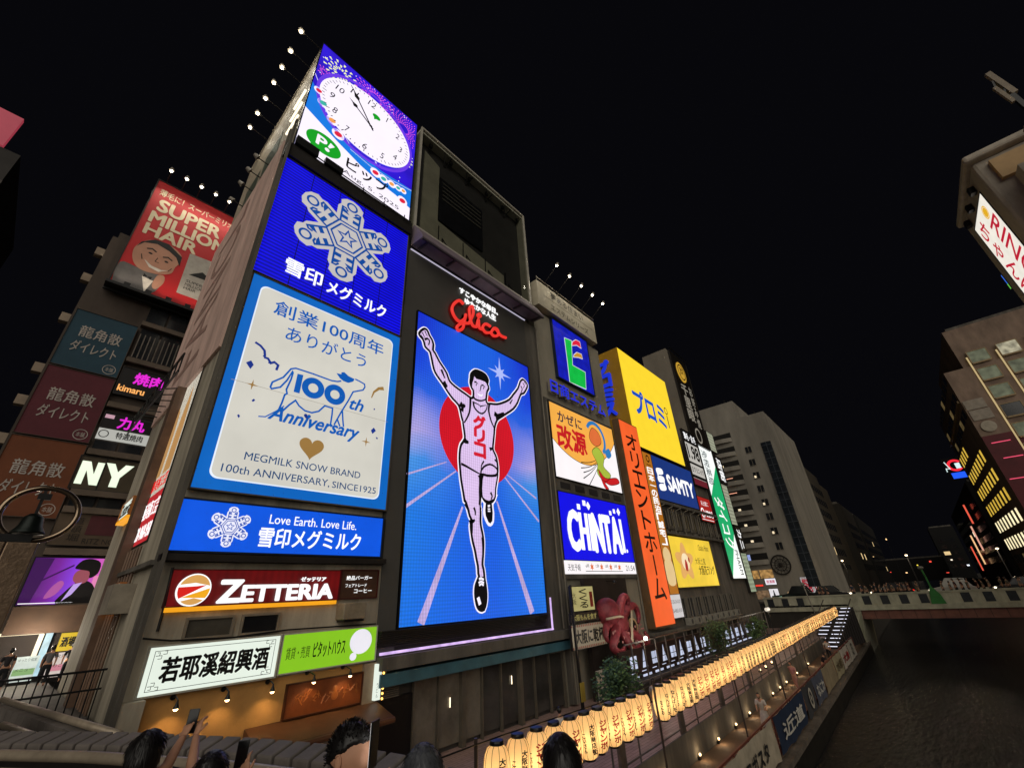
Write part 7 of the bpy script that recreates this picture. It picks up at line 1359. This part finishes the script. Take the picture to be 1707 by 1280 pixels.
for k in range(6): mb.fbox(RW, -62.4+k*1.7, -62.3+k*1.7, 6, 20.0, .05, .1)
obj('window_grid', mb, md('grid_dark', '#2e2822', .6), r1)
obj('glass_wall', MB().fbox(RW, -62.8, -53.4, 6, 20.2, .02, .05), GLASS, r1)
for k in range(3): obj('sign_bracket', MB().fbox(RW, -55.2-k*3, -54.6-k*3, 34.4, 35.2, .05, .5), BLACKM, r1)
t = panel('restaurant_tower_sign', 'white lit vertical sign with red sideways letters and a yellow logo', RW, -61.2, 20.4, -54.4, 34.0, me('tower_sign_white', '#ece6da', .95, True, .06), .3, .08, BLACKM)
mb = MB(); wr(mb, RW, 'RINGER', -57.6, 20.9, -55.0, 31.6, .02, .07, rot=True); wr(mb, RW, 'ちゃんぽん', -60.7, 20.9, -58.2, 33.3, .02, .06, rot=True)
obj('lettering', mb, me('tower_sign_red', '#c01c34', .9), t)
obj('logo', MB().ring(RW, -56.3, 32.7, .6, .74, .02, 24).ell(RW, -56.3, 32.7, .54, w=.02), me('logo_yellow', '#e8b020', .9), t)
t = panel('small_video_sign', 'tiny blue and green LED sign at the corner below the white tower sign', RW, -63.3, 26.7, -62.9, 28.6, me('mini_blue', '#3a70e8', .9, True), .3, .02); obj('green_half', MB().rect(RW, -63.3, 26.7, -62.9, 27.4, .02), me('mini_green', '#68c850', .9), t)
t = thing('roof_antenna', 'rooftop antenna rack catching light at the top right corner', 'antenna', (47.5, -19.5, 32))
obj('arm', MB().bar((45, -19.0, 39.2), (45.2, -19.4, 36.0), .35).bar((45, -18.7, 37.4), (45.2, -19.0, 35.2), .25), md('antenna_pale', '#8a7d6a', .6), t)
obj('strut', MB().bar((45, -18.9, 38.2), (45, -18.7, 37.0), .12).bar((45.1, -19.2, 37.2), (45.1, -18.9, 36.2), .12).bar((45.2, -19.2, 36), (45.4, -19.6, 26), .3), BLACKM, t)
antb = thing('antenna_building', 'dark block carrying the antenna rack', 'building', (44, -26, -3.2)); obj('wall', MB().box(40, 48, -34, -19.3, -3.2, 34), RG, antb)
r2 = thing('office_block', 'dark office block on the right bank with lit square windows and yellow louvred floors', 'building', (140, -30, -3.2))
R2W = md('office_brown', '#857060', .8, .4, .5, streak=.6)
obj('wall', MB().box(122, 168, -60, -17, -3.2, 38), R2W, r2); obj('upper_wall', MB().box(122.3, 160, -60, -20.2, 38, 47), R2W, r2)
obj('roof', MB().box(123, 158, -58, -21, 47, 47.8), CONC_D, r2)
F2 = W2(121.95)
warm = md('office_sill', '#9c8460', .6, .2, 2)
rr = random.Random(9)
for c_, y0 in enumerate((-21.75, -26.15, -30.5)):
    for f in range(9):
        z = 38.5-f*4.02+(3.9 if c_ and False else 0)
        for dz in ((0,) if True else ()):
            v = rr.random(); m = me('office_pane_a', '#8c9274', .26, True, .5, .9) if v < .5 else (me('office_pane_b', '#d8d0b0', .45, True, .6, .9) if v < .68 else GLASS)
            w_ = obj('window', MB().fbox(F2, -(y0), -(y0-2.75), z, z+2.5, .0, .08), m, r2)
            obj('window_frame', MB().fbox(F2, -y0-.14, -y0, z-.14, z+2.64, .0, .2).fbox(F2, -y0+2.75, -y0+2.89, z-.14, z+2.64, .0, .2).fbox(F2, -y0, -y0+2.75, z-.3, z, .0, .3).fbox(F2, -y0, -y0+2.75, z+2.5, z+2.64, .0, .2), warm, w_)
    obj('facade_light', MB().fbox(F2, -y0-.5, -y0-.25, 12, 40, .02, .1), me('facade_strip', '#ffe0a0', .45), r2)
for f in range(10):
    for k in range(9):
        x = 124+k*4.8; obj('canal_window', MB().fbox(RW, -x-3.2, -x, 1.2+f*3.9, 2.9+f*3.9, .0, .06), GLASS if (f*7+k*3) % 5 else me('dim_room', '#a08858', .22, True, .5, .6), r2) if f > 6 or f < 1 else None
obj('floor_band', MB().fbox(RW, -167, -122.5, 31.2, 31.7, .0, .4), warm, r2)
obj('blank_panel', MB().fbox(F2, 17.2, 20.2, 29.2, 31.2, .02, .1).fbox(F2, 17.3, 20.3, 26.9, 29.0, .02, .1), md('panel_beige', '#948a7c', .7), r2)
obj('wall_clock', MB().lathe(F2.p(18.8, 25.4, .05), [(1.1, 0), (1.1, .1), (.8, .12), (.0, .12)], 24, F2.n), md('clock_beige', '#a09684', .6), r2)
obj('red_shopfront', MB().fbox(F2, 17.0, 40, 6, 23.6, .0, .04), md('red_front', '#5a1c22', .6, .3, .4), r2)
for z, u0 in ((22.0, 17.8), (18.9, 18.2), (15.0, 17.4)): obj('neon_line', MB().fbox(F2, u0, u0+2.6, z, z+.14, .05, .12), me('neon_rose', '#f05070', 1.0), r2)
RW2 = RW
yl = me('louvre_yellow', '#e8c048', .75, True, .25, .6)
for f, (z, x0, x1) in enumerate(((25.0, 147, 166), (20.4, 128, 166.5), (16.2, 126, 166.5), (12.2, 125.5, 166.5), (8.2, 125.5, 166.5), (4.2, 125, 166.5))):
    n_ = int((x1-x0)/4.6)
    for k in range(n_): obj('lit_louvre', MB().fbox(RW2, -x1+k*(x1-x0)/n_, -x1+(k+.42)*(x1-x0)/n_, z, z+2.4, .02, .05), yl if f < 4 else me('louvre_white', '#fff0c0', 1.0, True, .3, .6), r2)
t = thing('neon_roof_sign', 'red, white and blue neon sign projecting from the far right bank', 'neon sign', (190, -18, 20))
FN = Fr((182, 0, 0), (0, -1, 0)); q_ = 182
obj('bracket', MB().bar((182.3, -18.5, -3.2), (182.3, -18.5, 30), .5), BLACKM, t)
obj('backing', MB().fbox(FN, 14.6, 18.3, 24.6, 31.0, -.3, 0), md('neon_back', '#0c0c10', .5), t)
obj('red_arc', MB().ring(FN, 17.0, 28.6, 1.1, 1.75, .02, 30, .6, 5.6), me('neon_scarlet', '#f02838', 1.1, True), t)
obj('white_patch', MB().rect(FN, 17.0, 27.6, 18.1, 29.2, .03), me('neon_pale', '#d8f0f0', 1.0, True), t)
obj('blue_bar', MB().fbox(FN, 15.3, 18.3, 24.8, 26.5, .02, .1), me('neon_azure', '#2058f0', 1.1, True), t)
obj('white_bracket', MB().ribbon(FN, [(14.7, 27.0), (14.8, 28.0), (15.6, 27.8), (15.0, 30.0)], .22, .03), me('neon_pale', '#d8f0f0'), t)
block('flat_block', 'far dark block on the right bank behind the neon sign', 186, 300, -40, -17.5, 24, '#171412', [(Fr((0, -17.5, 0), (-1, 0, 0)), -298, -188)])
for k, (x, z0, z1, c) in enumerate(((210, 14, 20, '#f06048'), (222, 6, 14, '#e8a890'), (240, 2, 12, '#ffc890'), (262, 0, 9, '#f06048'))):
    t = thing('vertical_neon', 'thin %s vertical neon strip on the far right bank' % ('upper red', 'tall pale pink', 'amber', 'lowest red')[k], 'neon sign', (x, -17.2, z0)); obj('tube_lamp', MB().fbox(RW, -x-.5, -x+.5, z0, z1, .25, .6), me('far_neon_'+c[1:], c, .9), t)
    obj('backing', MB().fbox(RW, -x-.9, -x+.9, z0-.3, z1+.3, .0, .22), BLACKM, t)
# ---------------- people ----------------
SKIN = md('skin', '#b98a6e', .55, .12, 6, spec=.3); HAIR = md('hair_black', '#0f0c0b', .42, .35, 30, spec=.5)
def skinned(name, chains, mat, parent, T, sub=1):
    """grow one continuous surface round joined bones: chains of (x, y, z, radius); equal points are shared; T maps to the place"""
    vs = []; rs = []; es = []; idx = {}
    for ch in chains:
        pv = None
        for p in ch:
            k = tuple(round(c, 3) for c in p[:3])
            if k not in idx: idx[k] = len(vs); vs.append(Vector(p[:3])); rs.append(p[3])
            if pv is not None and pv != idx[k]: es.append((pv, idx[k]))
            pv = idx[k]
    m = bpy.data.meshes.new(name); m.from_pydata(vs, es, []); o = bpy.data.objects.new(name, m); COL.objects.link(o)
    sk = o.modifiers.new('s', 'SKIN'); sk.use_smooth_shade = True
    for i, d in enumerate(m.skin_vertices[0].data): d.radius = (rs[i], rs[i]); d.use_root = (i == 0)
    sb = o.modifiers.new('u', 'SUBSURF'); sb.levels = sub; sb.render_levels = sub
    ev = o.evaluated_get(bpy.context.evaluated_depsgraph_get()); me2 = ev.to_mesh()
    mb = MB().add([T(v.co) for v in me2.vertices], [tuple(p.vertices) for p in me2.polygons])
    ev.to_mesh_clear(); bpy.data.objects.remove(o); bpy.data.meshes.remove(m)
    if parent is None: return mb
    return obj(name, mb, mat, parent, smooth=True)
def headmesh(mb, c, R, yaw, tilt=0.0, ears=True):
    """a head with brow, eye hollows, nose, lips, chin and ears; R about .105; faces +x before yaw"""
    M = Matrix.Rotation(yaw, 3, 'Z') @ Matrix.Rotation(-tilt, 3, 'Y'); c = Vector(c); n, m = 40, 28; vs = []; fs = []
    def g(a, b, s): return math.exp(-((a*a)+(b*b))/(s*s))
    for i in range(m+1):
        t = PI*i/m
        for j in range(n):
            a = 2*PI*j/n; d = Vector((math.sin(t)*math.cos(a), math.sin(t)*math.sin(a), math.cos(t)))
            p = Vector((d.x*1.0, d.y*.80, d.z*1.16)); front = max(0, d.x)
            if d.z < 0: k = 1-.30*(-d.z)**1.4; p.y *= k; p.x *= 1-.10*(-d.z)
            if d.x < 0 and d.z < -.2: p.x *= .8
            yy, zz = d.y, d.z
            if d.x > 0:
                p.x += .22*g(yy/.55, (zz+.22)/.9, .22)+.10*g(yy, zz+.02, .12)      # nose, bridge
                p.x -= .09*g(abs(yy)-.33, zz-.05, .15)                                 # eyes
                p.x += .06*g(abs(yy)-.30, (zz-.26)*1.6, .17)                           # brow
                p.x += .05*g(yy/1.6, zz+.50, .1)+.09*g(yy/1.3, zz+.82, .2)             # lips, chin
                p.x -= .03*g(yy/1.6, zz+.41, .05)
            vs.append(c+M@(p*R))
    for i in range(m): fs += [(i*n+j, (i+1)*n+j, (i+1)*n+(j+1) % n, i*n+(j+1) % n) for j in range(n)]
    mb.add(vs, fs)
    if ears:
        for s in (-1, 1):
            E = MB(); E.blob((0, 0, 0), (.19, .06, .30), 10, 8); E.tube([Vector((.16*math.cos(q), s*.05, .26*math.sin(q))) for q in [(-1.2+i*.45) for i in range(9)]], .035, 6)
            mb.add([c+M@((Vector((v.x*1, v.y, v.z))+Vector((-.08, s*.80, -.05)))*R) for v in E.v], E.f)
    return mb
def hairmesh(c, R, yaw, tilt=0.0, length=0.0, spike=.0, seed=1, cover=-.1, n_str=500, puff=1.1, res=(72, 48)):
    """hair: a skull shell plus many fine locks"""
    M = Matrix.Rotation(yaw, 3, 'Z') @ Matrix.Rotation(-tilt, 3, 'Y'); c = Vector(c); rr = random.Random(seed); mb = MB(); n, m = 28, 20; vs = []; fs = []
    def ss(x, a, b): x = min(1, max(0, (x-a)/(b-a))); return x*x*(3-2*x)
    def score(d): return d.z-((cover-.5*max(0, -d.x)-length)*(1-ss(d.x, .0, .55))+.44*ss(d.x, .0, .55))+.05*noise.noise(d*9+Vector((seed, 3, 0)))
    def ok(d): return score(d) > 0
    n, m = res
    for i in range(m+1):
        t = PI*i/m
        for j in range(n):
            a = 2*PI*j/n; d = Vector((math.sin(t)*math.cos(a), math.sin(t)*math.sin(a), math.cos(t))); k = .9+(puff-.9)*ss(score(d), -.08, .1)
            k *= 1+.03*noise.noise(d*5+Vector((seed, 0, 0)))+.012*noise.noise(Vector((d.x*16, d.y*16, d.z*3))); p = Vector((d.x*1.0, d.y*.82, d.z*1.16))*k
            if length and d.z < -.1 and d.x < .2: p.z -= length*.8*(-d.z)
            vs.append(c+M@(p*R))
    for i in range(m): fs += [(i*n+j, (i+1)*n+j, (i+1)*n+(j+1) % n, i*n+(j+1) % n) for j in range(n)]
    mb.add(vs, fs)
    for k in range(n_str):
        d = Vector((rr.gauss(-.2, 1), rr.gauss(0, 1), rr.gauss(.5, 1))).normalized()
        if not ok(d): continue
        p = Vector((d.x, d.y*.82, d.z*1.16))*puff; dn = Vector((0, 0, -1)); tan = (dn-d*d.dot(dn))
        tan = tan.normalized() if tan.length > .1 else Vector((rr.gauss(0, 1), rr.gauss(0, 1), 0)).normalized()
        if spike: dirn = (d*1.0+Vector((.35, 0, .25))+Vector((rr.gauss(0, .3), rr.gauss(0, .3), rr.gauss(0, .2)))).normalized(); L = spike*rr.uniform(.5, 1.1)
        else: dirn = (tan+d*.0+Vector((rr.gauss(0, .12), rr.gauss(0, .12), 0))).normalized(); L = (rr.uniform(.2, .4)+length*.4)*(.35 if d.z > .8 else 1)
        s = dirn.cross(d); s = s.normalized()*.028 if s.length > .05 else Vector((.02, 0, 0))
        q = [p-s, p+s, p+dirn*L*.6+s*.7+d*.02, p+dirn*L, p+dirn*L*.6-s*.7+d*.02]
        mb.add([c+M@(v*R) for v in q], [(0, 1, 2, 3, 4)])
    return mb
def place(x, y, z, yaw, s=1.0):
    cy_, sy_ = math.cos(yaw), math.sin(yaw)
    return lambda v: Vector((x+(v[0]*cy_-v[1]*sy_)*s, y+(v[0]*sy_+v[1]*cy_)*s, z+v[2]*s))
def figure(label, x, y, z, yaw, top, low, s=1.0, lean=0.0, stride=.12, arms=((.05, .0), (-.05, 0)), skirt=False, bald=False, group=None, hand_up=None, head_yaw=0.0, hair_len=.15):
    """a whole standing or walking person facing +x before yaw"""
    t = thing('person', label, 'person', (x, y, z), group); T = place(x, y, z, yaw, s)
    hx = lambda h: lean*max(0, h-.9)
    P = (0, 0, .93, .115); ch = (hx(1.2), 0, 1.2, .115); ck = (hx(1.36), 0, 1.37, .10); nk = (hx(1.47)+.01, 0, 1.47, .05); hd = (hx(1.53)+.02, 0, 1.53, .05)
    chains = [[P, ch, ck, nk, hd]]; shirt = [[(0, 0, .90, .14), (hx(1.08), 0, 1.08, .128), (hx(1.25), 0, 1.25, .135), (hx(1.38), 0, 1.39, .105)]]; pants = [[(0, 0, .97, .135), (0, 0, .88, .13)]]
    for i, sg in enumerate((1, -1)):
        a = arms[i]; sh = (hx(1.38), sg*.17, 1.38, .055); el = (hx(1.1)+a[0], sg*(.24), 1.12, .042); wr_ = (hx(.9)+a[0]*2+.05, sg*.23, .88+a[1], .028); hn = (wr_[0]+.03, sg*.22, wr_[2]-.09+max(0, a[1])*.2, .034)
        if hand_up and i in hand_up: el = (hx(1.3)+.2, sg*.2, 1.3, .042); wr_ = (hx(1.5)+.38, sg*.12, 1.52, .028); hn = (wr_[0]+.04, sg*.1, 1.6, .034)
        chains.append([ck, sh, el, wr_, hn]); shirt.append([(hx(1.38), 0, 1.39, .105), (sh[0], sh[1], sh[2], .072), ((sh[0]+el[0])/2, (sh[1]+el[1])/2, (sh[2]+el[2])/2, .064), (el[0]*.85+sh[0]*.15, el[1], el[2]*.85+sh[2]*.15, .058)])
        st = stride*(1 if i == 0 else -1); hp = (0, sg*.09, .88, .095); kn = (st*.6+.03, sg*.1, .49, .06); an = (st*1.1-.02, sg*.1, .08, .04); toe = (an[0]+.16, sg*.11, .035, .034)
        chains.append([P, hp, kn, an, toe]); pants.append([(0, 0, .88, .13), (hp[0], hp[1], .82, .105), (kn[0], kn[1], .49, .078), (an[0], an[1], .14, .06)])
    mb = skinned('body', chains, None, None, T)
    hc = Vector((hx(1.6)+.03, 0, 1.615)); hy = yaw+head_yaw
    headmesh(mb, T(hc), .10*s, hy); obj('body', mb, SKIN, t, smooth=True)
    skinned('top', shirt, md('cloth_top_'+top[1:], top, .85, .2, 8), t, T)
    if skirt:
        mb = MB().lathe((0, 0, 0), [(.13, .98), (.17, .85), (.24, .5), (.27, .28), (.25, .27)], 18); obj('skirt', MB().add([T(v) for v in mb.v], mb.f), md('cloth_low_'+low[1:], low, .85, .2, 8), t, smooth=True)
    else: skinned('trousers', pants, md('cloth_low_'+low[1:], low, .85, .2, 8), t, T)
    if not bald: obj('hair', hairmesh(T(hc), .10*s, hy, 0, hair_len, 0, int(x*7) % 50, n_str=100, res=(24, 16)), HAIR, t, smooth=True)
    return t
# on the walkways
figure('woman in a loose white dress leaning over the quay railing with black hair', 28.2, yc(28.2)+1.3, -6.7, PI*1.05, '#c9bdb0', '#c0b4a6', 1.0, .55, .1, ((.15, .15), (.15, .1)), True, hair_len=.6)
figure('person in pink top and trousers with a shoulder bag walking along the lower walkway', 38.6, yc(38.6)+1.7, -6.7, PI*.9, '#b07a72', '#a07264', 1.03, .05, .16, ((.1, .02), (-.1, 0)), hair_len=.4)
figure('person in black leaning on the quay railing near the far banners', 44.5, yc(44.5)+.8, -6.7, -PI*.5, '#17151a', '#1c1a1e', 1.0, .45, .05, ((.2, .25), (.2, .25)), hair_len=.5)
figure('person in white shirt standing behind the nearest lanterns', 16.3, 12.6, -5.7, PI*.3, '#bdb8b0', '#17171b', 1.02, .05, .05, hair_len=.1)
figure('person in pale shirt and black trousers walking past the large shrub', 23.3, 12.0, -5.7, PI*.1, '#a8a29a', '#121216', 1.02, .05, .18, hair_len=.1)
# crowd on the far bridge
CG = 'crowd walking over the far bridge'
cols_ = [('#8a8682', '#20242c'), ('#1a1c22', '#1a1a1c'), ('#6a6050', '#3a342e'), ('#4a2422', '#202024'), ('#303a48', '#2a2a30')]
protos = [figure('person on the far bridge, small above the parapet', 76.4, 7.6, -2.62, PI/2 if k % 2 else -PI/2, a, b_, 1.0+.03*k, .04, .16, group=CG) for k, (a, b_) in enumerate(cols_)]
rr = random.Random(33)
for k, y in enumerate((4.9, 6.1, 3.3, 2.4, 1.7)): protos[k].location = (76.2+rr.random()*1.2, y, -2.62)
for k in range(34):
    y = 8.0-k*.62+rr.uniform(-.25, .25)
    if -1.0 < y < 1.3 and rr.random() < .6: continue
    dup(rr.choice(protos), (rr.uniform(76.0, 78.2), y, -2.62), rr.choice((0, 0, PI, .4, PI-.4)), scale=rr.uniform(.94, 1.06))
for y in (11.0, 11.6, 12.1): dup(rr.choice(protos), (rr.uniform(75.8, 77.2), y, -2.62), rr.choice((0, PI)))
# ---- people at the near parapet ----
def hand(mb, wrist, d, up, side, L=.17, curl=.5):
    """palm with four bent fingers of different length and a thumb from the side; d points to the finger tips, up is the palm's inner side"""
    w = Vector(wrist); d = Vector(d).normalized(); up = (Vector(up)-d*Vector(up).dot(d)).normalized(); s = d.cross(up).normalized()*side
    pl = []
    for i in range(5):
        k = i/4; hw = L*(.16+.10*math.sin(k*PI*.6)); th = L*.075; c = w+d*L*.5*k
        pl.append([c+s*hw*math.cos(q)+up*th*math.sin(q) for q in [2*PI*j/10 for j in range(10)]])
    vs = [v for r_ in pl for v in r_]; mb.add(vs, [(i*10+j, i*10+(j+1) % 10, i*10+10+(j+1) % 10, i*10+10+j) for i in range(4) for j in range(10)]+[tuple(range(10))[::-1], tuple(range(40, 50))])
    for f, (o_, ln) in enumerate(((-.20, .40), (-.07, .46), (.06, .43), (.19, .34))):
        p = w+d*L*.47+s*o_*L; pts = [p]; a = 0
        for sg in (.42, .32, .26): a += curl*(.6+.15*f*.5); p = p+(d*math.cos(a)+up*math.sin(a))*ln*L*sg*1.15; pts.append(p.copy())
        mb.tube(pts, L*.058, 8, L*.042); mb.blob(pts[-1], L*.044, 8, 5)
    p = w+d*L*.12-s*L*.2; pts = [p, p+(-s*.55+d*.6+up*.35).normalized()*L*.2, p+(-s*.55+d*.6+up*.35).normalized()*L*.2+(d*.75+up*.6-s*.1).normalized()*L*.17]
    mb.tube(pts, L*.068, 8, L*.05); mb.blob(pts[-1], L*.052, 8, 5)
def phone(label, c, face, up, w=.075, h_=.155, lit=0):
    c = Vector(c); f = Vector(face).normalized(); up = (Vector(up)-f*Vector(up).dot(f)).normalized(); r = f.cross(up)
    t = thing('phone', label, 'phone', c)
    def bx(u0, u1, v0, v1, w0, w1): return MB().add([c+r*u+up*v+f*q for q in (w0, w1) for v in (v0, v1) for u in (u0, u1)], [(0, 2, 3, 1), (4, 5, 7, 6), (0, 1, 5, 4), (2, 6, 7, 3), (0, 4, 6, 2), (1, 3, 7, 5)])
    obj('case', bx(-w/2, w/2, -h_/2, h_/2, -.005, .004), md('phone_black', '#0a0a0c', .3, .1, 5), t, bevel=.006)
    obj('screen', bx(-w/2+.004, w/2-.004, -h_/2+.006, h_/2-.006, .0042, .0052), me('phone_screen', '#e8e4e0', lit, True) if lit else md('phone_glass', '#08080a', .15), t)
    return t
def bust(label, head, R, yaw, top, hair_len=.0, tilt=0.0, spike=0.0, seed=1, hcol=None, arms=None, feet=-2.35, n_str=900, cover=-.1):
    """person seen from head to shoulders at the frame's foot, but standing in full on the deck"""
    hx_, hy_, hz = head; t = thing('person', label, 'person', (hx_, hy_, feet)); hgt = (hz+1.16*R)-feet; s = hgt/1.72; T = place(hx_, hy_, feet, yaw, s)
    P = (-.02, 0, .93, .12); ck = (-.03, 0, 1.40, .10); nk = (-.01, 0, 1.50, .055); hb = (0, 0, 1.56, .055)
    ch = [[P, (-.02, 0, 1.2, .125), ck, nk, hb]]; sh = [[(-.02, 0, .88, .15), (-.02, 0, 1.1, .145), (-.03, 0, 1.28, .15), (-.03, 0, 1.42, .11)]]; pa = [[(0, 0, .97, .14), (0, 0, .88, .135)]]
    inv = lambda q: Vector(((( q[0]-hx_)*math.cos(yaw)+(q[1]-hy_)*math.sin(yaw))/s, (-(q[0]-hx_)*math.sin(yaw)+(q[1]-hy_)*math.cos(yaw))/s, (q[2]-feet)/s))
    hands = []
    for i, sg in enumerate((1, -1)):
        S_ = (-.03, sg*.185, 1.40, .06)
        if arms and arms[i]:
            e, w_ = (inv(q) for q in arms[i]); ch.append([ck, S_, (*e, .046), tuple((e+(w_-e)*.35))+(.043,), (*w_, .028)]); hands.append((arms[i], sg))
            sh.append([(-.03, 0, 1.42, .11), (S_[0], S_[1], S_[2], .08), tuple((Vector(S_[:3])+e)/2)+(.07,), tuple(Vector(S_[:3])*.2+e*.8)+(.062,)])
        else:
            ch.append([ck, S_, (-.02, sg*.25, 1.13, .046), (.05, sg*.24, .9, .03), (.07, sg*.23, .8, .036)]); sh.append([(-.03, 0, 1.42, .11), (S_[0], S_[1], S_[2], .08), (-.02, sg*.245, 1.2, .068)])
        ch.append([P, (0, sg*.09, .88, .1), (.03, sg*.1, .49, .062), (0, sg*.1, .08, .04), (.16, sg*.11, .035, .036)]); pa.append([(0, 0, .88, .135), (0, sg*.09, .82, .11), (.03, sg*.1, .49, .08), (0, sg*.1, .1, .06)])
    mb = skinned('body', ch, None, None, T); headmesh(mb, head, R, yaw, tilt)
    for (e, w_), sg in hands:
        e = Vector(e); w_ = Vector(w_); hand(mb, w_-(w_-e).normalized()*.01, (w_-e).normalized()+Vector((0, 0, .4)), Vector((.7, .7, 0)) if False else (Vector((.0, 0, 0))+Vector((math.cos(yaw), math.sin(yaw), .2))), -sg, .165, .55)
    obj('body', mb, SKIN, t, smooth=True)
    skinned('top', sh, md('cloth_top_'+top[1:], top, .85, .2, 8), t, T); skinned('trousers', pa, md('cloth_low_1c1c20', '#1c1c20', .85, .2, 8), t, T)
    obj('hair', hairmesh(head, R, yaw, tilt, hair_len, spike, seed, cover, n_str), hcol or HAIR, t, smooth=True)
    return t
def along(px, dist): return tuple(c*dist for c in px)
bust('person with long dark hair at the parapet holding a phone up with both hands', (1.06, 4.6, -.86), .112, math.radians(42), '#2c2a2c', .55, .15, 0, 3,
     arms=(((1.21, 4.64, -1.0), (1.345, 4.85, -.845)), ((1.36, 4.54, -1.04), (1.425, 4.83, -.855))), n_str=900)
phone('black phone held up by two raised hands against the tan shop wall', (1.387, 4.885, -.765), (-.55, -.75, .1), (0, 0, 1), .078, .16)
bust('dark-haired person low at the frame edge, right of the raised arms', (1.31, 3.99, -.95), .108, math.radians(40), '#232327', .3, .2, 0, 5,
     arms=(None, ((1.62, 3.94, -1.2), (1.6, 4.15, -1.04))))
phone('black phone held upright in one hand by the second low head', (1.575, 4.22, -.925), (-.5, -.8, .1), (0, 0, 1), .078, .16)
bust('man with spiky black hair in profile, face lit by the phone before it', (1.50, 2.57, -.69), .112, math.radians(-62), '#1a1a1e', 0, 0, .2, 7,
     arms=(None, ((1.55, 2.3, -1.08), (1.58, 2.38, -.88))), n_str=900, cover=.2)
phone('tall dark phone held upright right in front of the spiky-haired man', (1.555, 2.44, -.64), (-.45, .75, 0), (0, 0, 1), .085, .20, 1.3)
bust('person with greyish flat hair seen from behind at the bottom edge', (1.59, 2.07, -.73), .104, math.radians(50), '#3a3a40', .1, 0, 0, 11, md('hair_grey', '#4a4c50', .5, .4, 30))
bust('person with round dark hair seen from behind in front of the lanterns', (2.13, 1.66, -.755), .106, math.radians(40), '#202024', .1, 0, 0, 13)
for x_, y_, a_, tp in STREET: figure('person in %s standing before the lit shop entrance across the street' % a_, x_, y_, -2.6, PI*.5, tp, '#1a1a1e', .98, 0, .06, hair_len=.2)
for x_, d_, yw, tp, lb in ((33.0, 4.6, 2.6, '#6a7078', 'person in grey top walking on the upper promenade near the second shrub'), (41.0, 4.2, .4, '#a89a8a', 'person in beige top on the upper promenade near its three floor lights'), (47.0, 4.8, 2.9, '#24262c', 'person in dark jacket near the far end of the terrace fence'), (54.0, 1.6, .2, '#b0a8a0', 'person in pale shirt on the lower walkway near the bridge stairs')):
    figure(lb, x_, yc(x_)+d_, -5.7 if d_ > 3 else -6.7, yw, tp, '#1c1e24', 1.0, .04, .14, hair_len=.2)
for o in list(bpy.data.objects):
    if o.type == 'MESH' and o.users == 0: bpy.data.objects.remove(o)
